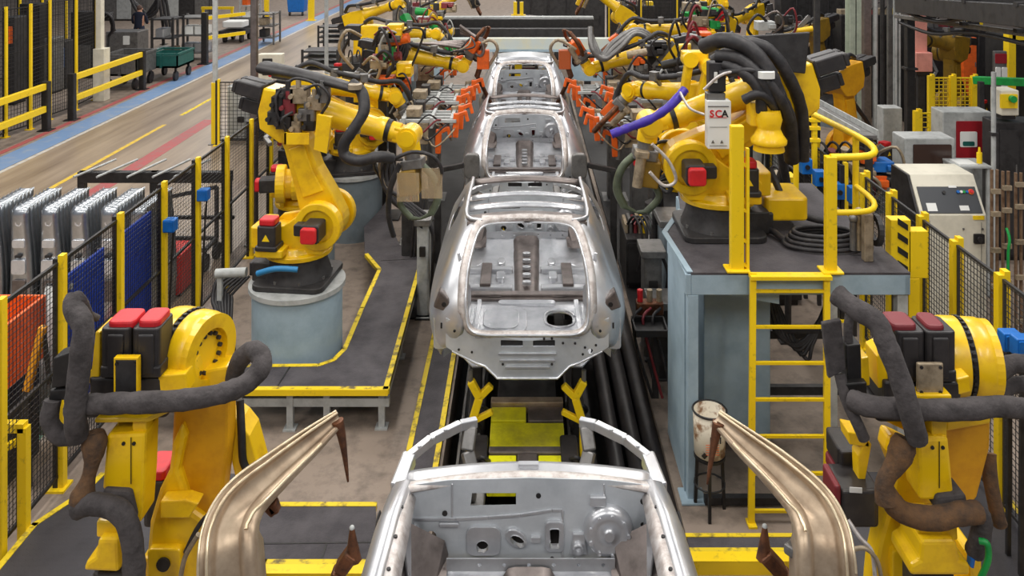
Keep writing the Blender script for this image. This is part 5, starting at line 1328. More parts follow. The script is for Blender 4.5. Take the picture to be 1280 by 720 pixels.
m = MB(); q = Q(895, 95, 7.8); m.rbox((q.x, 7.8, q.z), (.155, .15, .27), .02); m.cyl((q.x, 7.8, q.z - .2), (q.x, 7.8, q.z - .13), .05); du = m.build('dispenser_motor', MOT, RP, bevel=.01)
m = MB(); m.rbox((q.x - .02, 7.722, q.z), (.03, .008, .10), .003, 1); m.build('rating_label', WPAP, du)
m = MB(); q2 = Q(894, 122, 7.75); m.rbox((q2.x, 7.76, q2.z), (.17, .13, .09), .02); m.build('dispenser_valve', STEEL, du)
m = MB(); m.tube([Q(764, 168, 7.75), Q(785, 160, 7.75), Q(815, 148, 7.7), Q(838, 132, 7.7), Q(856, 112, 7.8)], .042, 12, wrinkle=.10, smooth=8); m.build('corrugated_hose', PURP, RP)
for pts, r, mt in (([Q(930, 95, 7.7), Q(955, 100, 7.6), Q(975, 125, 7.6), Q(985, 150, 7.7)], .055, RUB), ([Q(900, 92, 7.7), Q(935, 88, 7.6), Q(962, 95, 7.6), Q(978, 120, 7.6)], .03, RUB), ([Q(930, 125, 7.6), Q(948, 118, 7.55), Q(965, 130, 7.6), Q(972, 150, 7.7)], .045, RUB), ([Q(880, 112, 7.7), Q(905, 92, 7.65), Q(945, 88, 7.6)], .014, WHT), ([Q(850, 115, 7.7), Q(862, 135, 7.6), Q(880, 143, 7.6)], .012, WHT),
                  ([Q(962, 210, 8.4), Q(975, 240, 8.3), Q(985, 262, 8.2), Q(1040, 280, 8.2)], .035, RUB), ([Q(815, 180, 7.8), Q(835, 200, 7.8), Q(845, 225, 7.8), Q(830, 232, 7.8), Q(812, 215, 7.8)], .016, WHT)):
    m = MB(); m.tube(pts, r, 10, wrinkle=.04, smooth=5); m.build('cable_hose', mt, RP)
m = MB(); q = Q(961, 160, 7.6); m.lathe((q.x, 7.6, q.z + .16), (q.x, 7.6, q.z - .3), [(0, .10), (.08, .12), (.16, .10), (.22, .13), (.26, .16), (.30, .16), (.30, .13), (.36, .14)], 24); m.rbox((q.x - .05, 7.7, q.z + .12), (.22, .2, .22), .04); m.build('counter_flange', YEL, RP, bevel=.01)
m = MB(); q = Q(978, 272, 8.2); m.rbox((q.x, 8.3, PT + .22), (.42, .5, .22), .06); m.build('connector_box', YEL, RP, bevel=.02)
# hazard-striped post
R = thing('hazard_post', (3.6, 7.5, 0), 'yellow post box with black hazard stripes at the platform end by the fence', 'post')
h0, h1 = Q(1122, 275, 7.5), Q(1160, 348, 7.5)
m = MB(); m.bb(h0.x + .1, h1.x, 7.5, 7.62, h1.z, h0.z - .1); m.bb(h0.x - .06, h0.x + .12, 7.5, 7.62, h1.z + .0, h0.z); m.bb(h0.x + .1, h0.x + .2, 7.5, 7.6, 0, h1.z); m.build('box', YEL2, R, bevel=.006)
for k in range(4):
    z = h1.z + .05 + .125 * k; m = MB(); m.prism([(h0.x + .0, z + .06), (h0.x + .09, z), (h0.x + .09, z + .055), (h0.x + .0, z + .115)], 7.492, 7.499, 1); m.build('hazard_stripe', BLK, R)
# bucket on a stand
bq = P(887, 512, 1.0); by = 7.0
zb1 = Q(887, 512, by).z; zb0 = Q(887, 567, by).z; bx = Q(887, 512, by).x; br = 20.5 / FPX * by
R = thing('drip_bucket', (bx, by, zb0), 'stained white bucket set on a black stand beside the blue-grey corner post', 'bucket')
m = MB(); m.lathe((bx, by, zb0), (bx, by, zb1 + 1), [(0, br * .8), (.015, br * .93), (zb1 - zb0, br), (zb1 - zb0, br * .94), (.03, br * .86), (.03, .001)], 28); m.build('shell', mat('stained_white_plastic', (206, 196, 176), .5, 0, (120, 84, 54), 7, .5, .62), R)
m = MB(); m.tube([(bx + br * 1.02 * math.cos(t * .524), by + br * 1.02 * math.sin(t * .524), zb1) for t in range(13)], .009, 6, smooth=2); m.build('rim', BLK, R)
m = MB()
for k in range(5): m.box((bx - .02 + .02 * k, by - br * .97, zb0 + .19 + .008 * (2 - abs(k - 2))), (.009, .01, .05 + .016 * (2 - abs(k - 2))))
m.build('printed_bar', BLK, R)
m = MB(); m.box((bx - .07, by - br * .93, zb0 + .06), (.035, .01, .035), M4.Rotation(.78, 3, 'Y')); m.build('printed_diamond', BLK, R)
m = MB(); 
for k in range(5): m.bb(bx - .06, bx + .05, by - br * .985, by - br * .96, zb0 + .07 + .02 * k, zb0 + .073 + .02 * k)
m.build('printed_text_line', ORG, R)
R = thing('bucket_stand', (bx, by, 0), 'black three-legged stand carrying the stained bucket', 'stand')
m = MB(); m.ring((bx, by, zb0 - .02), (bx, by, zb0), br * .95, br * .7, 24); m.build('ring', BLK, R)
for a in (.3, 2.4, 4.5): m = MB(); m.bar((bx + br * .85 * math.cos(a), by + br * .85 * math.sin(a), zb0 - .02), (bx + br * 1.0 * math.cos(a), by + br * 1.0 * math.sin(a), 0), .025); m.build('leg', BLK, R)
m = MB(); m.tube([(bx + br * .92 * math.cos(t * .524), by + br * .92 * math.sin(t * .524), zb0 * .5) for t in range(13)], .008, 6, smooth=0); m.build('brace_ring', BLK, R)
# ================================================================ yellow mesh fence at the right
FX = 3.93
mesh_fence('wire-mesh fence with yellow posts running past the cream control cabinet', [(FX, y) for y in (5.0, 5.7, 6.3, 6.92, 7.65, 8.3, 9.0, 9.7)], 2.0, post=(YEL2, YEL2), step=.05, wire=.005, z0=.15, pw=.075, wm=mat('mesh_grey', (52, 50, 50), .5), mid=1.1)
for (px, py, y, lab) in ((1262, 425, 6.4, 'blue junction box on the fence beside the hanging grey hose, upper one'), (1278, 432, 6.2, 'blue junction box at the picture edge next to the other one on the fence')):
    q = Q(px, py, y); R = thing('junction_box', q, lab, 'junction box', None)
    m = MB(); m.rbox((q.x, y, q.z), (.14, .10, .14), .012, 1); m.build('housing', BLU, R, bevel=.006)
    m = MB(); m.rbox((q.x, y - .055, q.z), (.11, .015, .11), .01, 1); m.build('lid', BLU, R)
    m = MB(); m.bar((q.x, y + .05, q.z), (FX, y + .05, q.z), .05); m.bar((q.x, y, q.z - .05), (q.x, y + .02, 0), .03); m.build('bracket', DSTEEL, R)
# ================================================================ cabinets
def console():
    y = 9.75; a, b_ = Q(1151, 233, y), Q(1233, 233, y); ztop = a.z; zs = Q(1151, 267, y).z
    R = thing('control_cabinet', ((a.x + b_.x) / 2, y, 0), 'cream control cabinet with sloped dark panel and coloured buttons beyond the fence', 'cabinet')
    T = .72
    m = MB(); m.prism([(y, .06), (y + T, .06), (y + T, ztop + .06), (y + .28, ztop + .06), (y + .24, ztop), (y, zs - .02)], a.x, b_.x, 0); m.build('body', CREAM, R, bevel=.01)
    m = MB(); m.prism([(y + .02, .06), (y + T, .06), (y + T, ztop + .05), (y + .28, ztop + .05), (y + .24, ztop - .02), (y + .02, zs - .04)], a.x - .03, a.x - .002, 0); m.build('side_panel', DSTEEL, R)
    m = MB(); m.bb(a.x + .02, b_.x - .02, y + .03, y + T - .05, 0, .06); m.build('plinth', BLK, R)
    n = V((0, -(ztop - zs + .02), .24)).normalized(); d = V((0, .24, ztop - zs + .02)).normalized()
    S = lambda u, v, h=0: V((a.x + (b_.x - a.x) * u, y, zs - .02)) + d * (v * .36) + n * h
    def slab(u0, u1, v0, v1, h, mm, nm, par):
        k = MB(); L = (d * .36).length
        pts = [S(u0, v0), S(u1, v0), S(u1, v1), S(u0, v1)]
        k.add(pts + [p + n * h for p in pts], [(3, 2, 1, 0), (4, 5, 6, 7), (0, 1, 5, 4), (1, 2, 6, 5), (2, 3, 7, 6), (3, 0, 4, 7)]); return k.build(nm, mm, par)
    sp = slab(.05, .95, .06, .92, .012, mat('dark_panel', (66, 68, 72), .4), 'sloped_panel', R)
    slab(.12, .27, .12, .38, .016, WPAP, 'panel_label', sp); slab(.62, .76, .14, .30, .016, WPAP, 'panel_label', sp); slab(.54, .66, .88, .95, .018, WPAP, 'panel_label', sp)
    for u, mm, r in ((.66, BLU, .018), (.71, WPAP, .016), (.75, GRN, .018), (.80, BLU, .016), (.86, ORG, .032)):
        c = S(u, .74); k = MB(); k.cyl(c, c + n * .03, r, n=14); k.build('push_button', mm, sp)
    c = S(.86, .74); k = MB(); k.cyl(c + n * .03, c + n * .045, .022, n=14); k.build('stop_button', RED, sp)
    c = S(.44, .72); k = MB(); k.cyl(c, c + n * .03, .02, n=10); k.build('key_switch', BLK, sp)
    k = MB(); z = Q(1223, 298, y).z; x = Q(1223, 298, y).x; k.rbox((x, y - .01, z), (.12, .03, .11), .01, 1); sw = k.build('isolator_plate', BLK, R)
    k = MB(); k.cyl((x, y - .02, z), (x, y - .05, z), .03, n=12); k.bar((x, y - .05, z - .03), (x, y - .05, z + .03), .014); k.build('isolator_knob', DSTEEL, sw)
    k = MB(); z = Q(1224, 272, y).z; k.rbox((x, y - .004, z), (.13, .01, .045), .005, 1); k.build('warning_label', YEL2, R)
    k = MB(); k.bb(a.x + .1, a.x + .104, y - .004, y, .1, zs - .08); k.bb(b_.x - .06, b_.x - .056, y - .004, y, .1, zs - .1); k.build('door_seam', STEEL, R)
    for px in (1204, 1228): k = MB(); q = Q(px, 286, y); k.cyl((q.x, y, q.z), (q.x, y - .012, q.z), .012, n=8); k.build('door_lock', STEEL, R)
console()
R = cabinet('monitor_cabinet', 'pale grey cabinet with dark recessed screen just behind the cream control cabinet', 'cabinet', 1131, 1194, 173, 11.4, .4, LSTEEL, door=[(.16, .92, .04, .24, SCREEN, 'screen'), (.05, .95, .36, .95, LSTEEL, 'door')])
R = cabinet('red_cabinet', 'grey-framed cabinet with crimson door and white label behind the screen cabinet', 'cabinet', 1179, 1240, 140, 13.0, .4, LSTEEL, door=[(.26, .80, .07, .42, CRIM, 'door'), (.33, .68, .15, .27, WPAP, 'door_label'), (.38, .62, .225, .26, TEAL, 'label_band')])
R = cabinet('grey_cabinet', 'dark grey cabinet at the picture edge below the cream button box', 'cabinet', 1246, 1300, 153, 12.2, .4, DSTEEL, door=[(.06, .5, .05, .95, DSTEEL, 'door'), (.42, .45, .3, .4, STEEL, 'handle')])
R = cabinet('switch_box', 'cream box with yellow and green push button above the dark grey cabinet', 'box', 1252, 1274, 113, 12.2, .3, CREAM, z0=Q(0, 150, 12.2).z)
q = Q(1261, 123, 12.18)
m = MB(); m.bb(q.x - .12, q.x + .12, 12.16, 12.2, q.z - .14, q.z + .06); m.build('front_plate', YEL2, R)
m = MB(); m.cyl((q.x + .03, 12.16, q.z), (q.x + .03, 12.10, q.z), .05, n=14); m.build('push_button', GRN, R)
ta, tb = Q(1196, 208, 11.0), Q(1240, 208, 11.0); R = thing('work_table', ((ta.x + tb.x) / 2, 11.2, 0), 'small steel shelf table with papers in front of the crimson door', 'table')
m = MB(); m.bb(ta.x, tb.x, 11.0, 11.4, ta.z - .03, ta.z); m.build('table_top', LSTEEL, R, bevel=.005)
for x in (ta.x + .03, tb.x - .03):
    for y in (11.04, 11.36): m = MB(); m.bb(x - .02, x + .02, y - .02, y + .02, 0, ta.z - .03); m.build('leg', LSTEEL, R)
m = MB(); m.bb(Q(1202, 0, 11.0).x, Q(1225, 0, 11.0).x, 11.05, 11.3, Q(0, 208, 11.0).z, Q(0, 208, 11.0).z + .012); m.build('paper_sheet', WPAP, R)
m = MB(); q = Q(1232, 208, 11.0); q.y = 11.15; m.cyl(q, q + V((0, 0, .14)), .035, n=12); m.cyl(q + V((0, 0, .14)), q + V((0, 0, .21)), .02, .012, n=10); tag(m.build('spray_bottle', YEL2), 'small yellow-capped bottle on the shelf table', 'bottle')
# rusty uprights
for k, (px, lab) in enumerate(((1243, 'rusty upright pipe pair beside the cream control cabinet'), (1257, 'rusty upright pipe pair, second from the cream control cabinet'), (1273, 'rusty upright pipe pair, third from the cream control cabinet'))):
    y = 9.3 + .12 * k; q = Q(px, 212 + 2 * k, y)
    R = thing('pipe_upright', (q.x, y, 0), lab, 'upright', 'rusty upright pipes')
    for dx in (-.03, .03): m = MB(); m.cyl((q.x + dx, y, 0), (q.x + dx, y, q.z), .018, n=8); m.build('pipe', RUST, R)
    for z in (.4, .9, 1.3, 1.7, 1.95): m = MB(); m.rbox((q.x, y - .03, z), (.10, .04, .05), .01); m.build('pipe_clamp', TAN, R)
    m = MB(); m.bb(q.x - .06, q.x + .06, y - .05, y + .05, 0, .02); m.build('foot_plate', DSTEEL, R)
m = MB(); m.tube([Q(1258, 285, 9.2), Q(1262, 300, 9.15), Q(1260, 330, 9.15), V((Q(1262, 300, 9.15).x, 9.15, .02))], .015, 8); tag(m.build('green_hose', GRN), 'thin green hose hanging down by the rusty upright pipes', 'hose')
# blue boxes and clutter behind the platform
for (px, py, y, lab) in ((1007, 207, 11.0, 'blue valve box behind the platform robot, topmost'), (1024, 222, 10.8, 'blue valve box behind the platform robot, below the topmost'), (1047, 238, 10.4, 'blue valve box just behind the handrail post'), (1068, 243, 10.0, 'blue valve box between handrail post and hazard-striped post')):
    q = Q(px, py, y); R = thing('valve_box', (q.x, y, 0), lab, 'valve box', 'blue valve boxes behind the platform')
    m = MB(); m.rbox((q.x, y, q.z), (.14, .14, .19), .015); m.build('housing', BLU, R, bevel=.006)
    m = MB(); m.bar((q.x, y, q.z - .09), (q.x, y, 0), .045); m.build('stand', DSTEEL, R)
    m = MB(); m.cyl((q.x, y - .07, q.z), (q.x, y - .10, q.z), .03, n=10); m.build('gauge', BLK, R)
R = thing('yellow_post', (Q(1018, 0, 11.2).x, 11.2, 0), 'thin yellow post between blue valve boxes and platform robot', 'post')
m = MB(); q = Q(1018, 130, 11.2); m.bb(q.x - .03, q.x + .03, 11.17, 11.23, 0, q.z); m.build('shaft', YEL2, R); m = MB(); m.bb(q.x - .08, q.x + .08, 11.12, 11.28, 0, .02); m.build('foot_plate', YEL2, R)
for z in (150, 160, 175): m = MB(); zz = Q(0, z, 11.2).z; m.bb(q.x - .07, q.x + .07, 11.16, 11.24, zz - .02, zz + .02); m.build('bracket', YEL2, R)
# columns and conduits
def post(name, px, y, w, z1, m, label, cat='column', d=None, group=None):
    q = Q(px, 0, y); R = thing(name, (q.x, y, 0), label, cat, group)
    k = MB()
    if d == 'I': k.bb(q.x - w / 2, q.x + w / 2, y - w / 2, y - w / 2 + .02, 0, z1); k.bb(q.x - w / 2, q.x + w / 2, y + w / 2 - .02, y + w / 2, 0, z1); k.bb(q.x - .01, q.x + .01, y - w / 2, y + w / 2, 0, z1)
    elif d == 'O': k.cyl((q.x, y, 0), (q.x, y, z1), w / 2, n=14)
    else: k.rbox((q.x, y, z1 / 2), (w, w, z1), .01)
    k.build('shaft', m, R)
    k = MB(); k.bb(q.x - w, q.x + w, y - w, y + w, 0, .025); k.build('foot_plate', DSTEEL, R)
    k = MB(); k.bb(q.x - w * .75, q.x + w * .75, y - w * .75, y + w * .75, z1 * .72, z1 * .72 + .04); k.build('collar', DSTEEL, R)
    return R
post('steel_column', 1067, 18.5, .27, 6, PALEG, 'pale green-grey steel column behind the handrail, widest of its bundle', d='I')
post('conduit_pipe', 1083, 17.0, .15, 6, GALV, 'thick brownish conduit next to the pale column', 'pipe')
post('conduit_pipe', 1094, 17.0, .10, 6, LSTEEL, 'light grey conduit with joint bands, second from the pale column', 'pipe', d='O')
post('conduit_pipe', 1103, 17.3, .09, 6, DSTEEL, 'dark grey conduit in the middle of the column bundle', 'pipe', d='O')
post('conduit_pipe', 1112, 17.4, .09, 6, STEEL, 'mid grey conduit next to the slim pale channel', 'pipe')
post('conduit_pipe', 1121, 17.0, .11, 6, LSTEEL, 'slim pale channel at the outer side of the column bundle', 'pipe', d='I')
post('dark_post', 1021, 12.9, .085, 6, DSTEEL, 'thin dark post standing before the low mustard robot', 'post')
post('grey_pole', 1242, 11.0, .06, Q(0, 90, 11.0).z, LSTEEL, 'thin grey pole between crimson-door cabinet and dark grey cabinet', 'pole', d='O')
post('dark_post', 1137, 15.0, .14, 3.2, BLK, 'black post next to the column bundle, holding the overhead beam', 'post')
R = thing('cable_tray', (3.9, 11.5, 0), 'grey cable tray sloping down beside the thin dark post', 'cable tray')
a, b_ = Q(1012, 130, 12.6), Q(1086, 172, 10.2)
m = MB(); m.bar(a, b_, .22, .05); m.build('tray', STEEL, R)
for s in (-1, 1): m = MB(); x, y, z, L = m.frame(a, b_); m.bar(a + x * s * .11 + V((0, 0, .04)), b_ + x * s * .11 + V((0, 0, .04)), .02, .1); m.build('side_flange', LSTEEL, R)
for p in (a, b_): m = MB(); m.bar(p, (p.x, p.y, 0), .07); m.build('support_post', DSTEEL, R)
R = cabinet('wall_box', 'white electrical box hanging behind the handrail top bar', 'box', 1104, 1128, 135, 15.8, .3, LSTEEL)
# overhead beams at the upper right
for k, (p0, p1, w_, h_, m_, lab) in enumerate(((Q(1126, 6, 14.5), Q(1310, 22, 9.0), .20, .26, DSTEEL, 'dark overhead beam, lowest of three, crossing above the orange door'), (Q(1126, -4, 16), Q(1310, 4, 10.0), .22, .22, BLK, 'black overhead beam above the lowest dark one'), (Q(1120, 20, 15.5), Q(1310, 46, 9.6), .08, .07, STEEL, 'thin grey overhead rail below the dark beams'))):
    R = thing('overhead_beam', ((p0.x + p1.x) / 2, (p0.y + p1.y) / 2, 3.6), lab, 'overhead beam', 'overhead beams')
    m = MB(); m.bar(p0, p1, w_, h_); m.build('beam', m_, R, bevel=.008)
    for t in (.3, .6, .9):
        c = p0.lerp(p1, t); m = MB(); m.bar(c, c + V((0, 0, 2.0)), .04); m.bar(c + V((-.12, 0, h_ / 2)), c + V((.12, 0, h_ / 2)), .08, .05); m.build('hanger', DSTEEL, R)
    m = MB(); m.tube([p0 + V((0, -.15, -.1)), p0.lerp(p1, .3) + V((0, -.15, -.2)), p0.lerp(p1, .6) + V((0, -.15, -.08)), p1 + V((0, -.15, -.15))], .03, 6); m.build('cable', RUB, R)
# far right machinery
R = cabinet('orange_door', 'orange machine door panel beneath the overhead beams', 'door panel', 1203, 1221, 47, 19.5, .12, ORG, door=[(.05, .95, .03, .45, ORG, 'door'), (.84, .92, .25, .30, STEEL, 'handle')])
R = cabinet('pink_box', 'pale pink box on a thick hanging duct beside the black post', 'box', 1145, 1166, 66, 16.0, .5, PINK, z0=Q(0, 94, 16.0).z)
m = MB(); q = Q(1148, 66, 16.2); m.bb(q.x - .1, q.x + .12, 16.1, 16.35, q.z, q.z + .8); m.build('duct', PINK, R); m = MB(); m.bb(q.x - .05, q.x + .08, 16.1, 16.2, 0, Q(0, 94, 16.0).z); m.build('stand', DSTEEL, R)
mesh_fence('bright yellow mesh guard in front of dark machinery, under the orange door', [(Q(1163, 0, 15.2).x, 15.2), (Q(1190, 0, 15.2).x, 15.2), (Q(1217, 0, 15.2).x, 15.2)], Q(0, 96, 15.2).z, post=(YEL2, YEL2), step=.07, wire=.012, wm=YEL2, pw=.08)
mesh_fence('lower yellow mesh guard just behind the pale grey screen cabinet', [(Q(1146, 0, 13.6).x, 13.6), (Q(1180, 0, 13.6).x, 13.6)], Q(0, 140, 13.6).z, post=(YEL2, YEL2), step=.08, wire=.010, wm=YEL2, pw=.09)
R = thing('green_beam', (Q(1250, 0, 14).x, 14, 0), 'bright green horizontal beam at the picture edge above the button box', 'beam')
m = MB(); m.bar(Q(1218, 100, 14.6), Q(1310, 104, 13.6), .12, .13); m.build('beam', GRN, R, bevel=.01)
for px in (1226, 1296): q = Q(px, 102, 14.2); m = MB(); m.bar(q, (q.x, q.y, 0), .08); m.build('post', DSTEEL, R)
R = cabinet('poster_board', 'notice board with red band and white sheets behind the green beam', 'notice board', 1243, 1259, 64, 16.5, .08, STEEL, door=[(.05, .95, .02, .10, CRIM, 'red_band'), (.06, .46, .13, .24, WPAP, 'notice_sheet'), (.54, .94, .13, .24, WPAP, 'notice_sheet'), (.5, .94, .27, .33, WPAP, 'notice_sheet')])
R = thing('guard_doorway', (Q(1272, 0, 17).x, 17, 0), 'yellow-framed dark machine opening at the picture edge above the green beam', 'machine')
a, b_ = Q(1262, 40, 17), Q(1300, 98, 17)
for x in (a.x, b_.x): m = MB(); m.bb(x - .07, x + .07, 16.9, 17.1, 0, a.z); m.build('post', YEL2, R)
m = MB(); m.bb(a.x, b_.x, 16.9, 17.1, a.z - .15, a.z); m.build('lintel', YEL2, R); m = MB(); m.bb(a.x, b_.x, 17.1, 17.9, 0, a.z - .1); m.build('housing', BLK, R)
# pit-side machines between cars and platform
def machine(label, px, y, z, w, d, m_, extra=()):
    q = Q(px, 0, y); R = thing('fixture_stand', (q.x, y, 0), label, 'machine stand', None)
    k = MB(); k.rbox((q.x, y, z * .5), (w, d, z), .03); k.bb(q.x - w * .52, q.x + w * .6, y - d * .7, y + d * .7, 0, .03); k.build('column', m_, R, bevel=.01)
    k = MB(); k.rbox((q.x, y, z + .04), (w * 1.4, d * 1.3, .08), .02); hd = k.build('head_plate', STEEL, R, bevel=.008)
    for i in range(3): k = MB(); k.tube([(q.x + w * .5, y - d * .3 + .1 * i, z), (q.x + w * .9, y - d * .3, z * .8), (q.x + w * .7, y, z * .45), (q.x + w * .6, y + .1 * i, .05)], .02, 6); k.build('cable', RUB, R)
    k = MB(); k.rbox((q.x, y - d * .52, z * .72), (w * .5, .04, .12), .008, 1); k.build('terminal_cover', BLK, R)
    return R
machine('grey stand with blue valve beneath the platform robot gun', 814, 9.6, 1.15, .2, .3, STEEL)
machine('dark stand behind the drip tray, beside the widest car body', 824, 9.2, .75, .2, .3, DSTEEL)
machine('pale grey stand under the splash shields', 530, 10.6, 1.15, .15, .3, LSTEEL)
0 and machine('dark stand further along the pit by the second body, platform side', 800, 12.4, 1.0, .3, .4, DSTEEL)
machine('dark blue-grey cabinet stand behind the platform corner', 842, 10.2, 1.3, .3, .4, BLUEG2)
R = thing('drip_tray', (Q(812, 0, 8.6).x, 8.6, 0), 'black rectangular tray on a bracket beside the widest car body', 'tray')
q = Q(812, 405, 8.5); z = q.z
m = MB(); m.bb(q.x - .16, q.x + .16, 8.35, 8.65, z - .06, z - .045)
for (x0_, x1_, y0_, y1_) in ((-.17, .17, 8.34, 8.36), (-.17, .17, 8.64, 8.66), (-.17, -.15, 8.34, 8.66), (.15, .17, 8.34, 8.66)): m.bb(q.x + x0_, q.x + x1_, y0_, y1_, z - .06, z + .01)
m.build('tray', BLK, R, bevel=.006)
m = MB(); m.bar((q.x + .09, 8.7, z - .05), (q.x + .09, 8.7, 0), .06); m.bar((q.x + .09, 8.7, z - .09), (q.x + .09, 8.4, z - .09), .05); m.build('bracket', DSTEEL, R)
R = thing('valve_unit', (Q(812, 0, 8.9).x, 8.9, .8), 'red and copper valve unit with hoses on the stand beside the widest car body', 'valve unit')
q = Q(812, 322, 8.8); z = .83
m = MB(); m.rbox((q.x, 8.8, z + .06), (.28, .14, .12), .02); m.build('manifold', COPR, R, bevel=.008)
for dx in (-.1, 0, .1): m = MB(); m.cyl((q.x + dx, 8.8, z + .12), (q.x + dx, 8.8, z + .24), .03, n=10); m.build('valve', RED if dx < 0 else TAN, R)
for k in range(3): m = MB(); m.tube([(q.x - .1 + .1 * k, 8.72, z + .08), (q.x - .2 + .1 * k, 8.6, z + .02), (q.x - .15 + .12 * k, 8.6, z - .3), (q.x + .1 * k, 8.6, .05)], .016, 6); m.build('hose', (RUB, DRED, RUB)[k], R)
# dark dress over the platform robot's elbow
for pts, r in (([Q(880, 58, 8.0), Q(905, 50, 7.8), Q(935, 60, 7.7), Q(958, 85, 7.65), Q(972, 118, 7.65), Q(985, 150, 7.8), Q(990, 200, 8.0)], .075), ([Q(895, 70, 7.8), Q(925, 74, 7.7), Q(950, 98, 7.6), Q(962, 128, 7.6)], .06), ([Q(905, 80, 7.75), Q(930, 92, 7.62), Q(948, 112, 7.58), Q(952, 140, 7.6)], .05), ([Q(930, 52, 7.8), Q(960, 62, 7.75), Q(985, 95, 7.75), Q(1002, 140, 7.9), Q(1004, 200, 8.0)], .06)):
    m = MB(); m.tube(pts, r, 12, wrinkle=.05, smooth=5); m.build('cable_hose', RUB, RP)
m = MB(); m.prism([(Q(915, 0, 7.9).x, Q(0, 46, 7.9).z), (Q(1012, 0, 7.9).x, Q(0, 40, 7.9).z), (Q(1006, 0, 7.9).x, Q(0, 92, 7.9).z), (Q(935, 0, 7.9).x, Q(0, 84, 7.9).z)], 7.88, 7.93, 1); m.build('cable_cover', DSTEEL, RP, bevel=.01)
q = Q(957, 93, 7.58); m = MB(); m.rbox(q, (.15, .15, .06), .05); m.build('hose_clip', WPAP, RP)
# ================================================================ hall shell beyond the picture
WALLM = mat('pale_wall_sheeting', (168, 170, 170), .7, 0, (150, 152, 152), 2)
struct(MB().bb(-34, 34, 80, 80.3, 0, 11), 'wall_back', WALLM)
struct(MB().bb(-34.3, -34, 0, 80, 0, 11), 'wall_left', WALLM)
struct(MB().bb(34, 34.3, 0, 80, 0, 11), 'wall_right', WALLM)
# ================================================================ cross gantry behind the third body
R = thing('gantry_beam', (0, 19.6, 0), 'pale painted cross beam spanning the line behind the smooth-roofed body', 'cross beam')
yg = 19.8; a, b_ = Q(503, 48, yg), Q(764, 62, yg)
m = MB(); m.bb(a.x, b_.x, yg, yg + .2, b_.z, a.z); m.build('beam', mat('pale_beam_paint', (196, 204, 200), .5, 0, (214, 206, 170), 1.5), R, bevel=.01)
m = MB(); m.bb(a.x, b_.x, yg - .03, yg + .25, b_.z - .05, b_.z); m.build('lower_flange', BLUEG, R)
for x in (a.x + .1, b_.x - .1): m = MB(); m.bb(x - .1, x + .1, yg, yg + .2, 0, b_.z); m.build('post', BLUEG2, R)
for (x0_, x1_) in ((a.x + .1, a.x + 1.0), (b_.x - 1.0, b_.x - .1)): m = MB(); m.bb(x0_, x1_, yg + .05, yg + .1, b_.z - .75, b_.z - .1); m.build('guard_panel', BLUEG, R)
for k, (yt, ybm, y, mm, lab) in enumerate(((24, 36, 22.0, BLK, 'black gantry beam just above the pale cross beam'), (36, 47, 21.4, DSTEEL, 'dark grey gantry beam lying between black and pale beams'), (21, 25, 22.3, LSTEEL, 'thin light-edged gantry rail on top of the black beam'))):
    a, b_ = Q(520, yt, y), Q(742, ybm, y); R = thing('gantry_beam', ((a.x + b_.x) / 2, y, 0), lab, 'cross beam')
    m = MB(); m.bb(a.x, b_.x, y, y + .25, b_.z, a.z); m.build('beam', mm, R, bevel=.01)
    for x in (a.x + .15, b_.x - .15): m = MB(); m.bb(x - .08, x + .08, y + .02, y + .22, 0, b_.z); m.build('post', DSTEEL, R)
R = thing('yellow_stand', (Q(648, 0, 24).x, 24, 0), 'small yellow twin-post stand in front of the farthest body', 'stand')
for px in (644, 652): q = Q(px, 2, 23.5); m = MB(); m.bb(q.x - .05, q.x + .05, 23.4, 23.5, 1.8, q.z); m.build('post', YEL2, R)
q = Q(648, 20, 23.5); m = MB(); m.bb(q.x - .2, q.x + .2, 23.35, 23.5, q.z - .1, q.z + .05); m.bb(q.x - .1, q.x + .1, 23.35, 23.5, 0, q.z); m.build('bracket', YEL2, R)
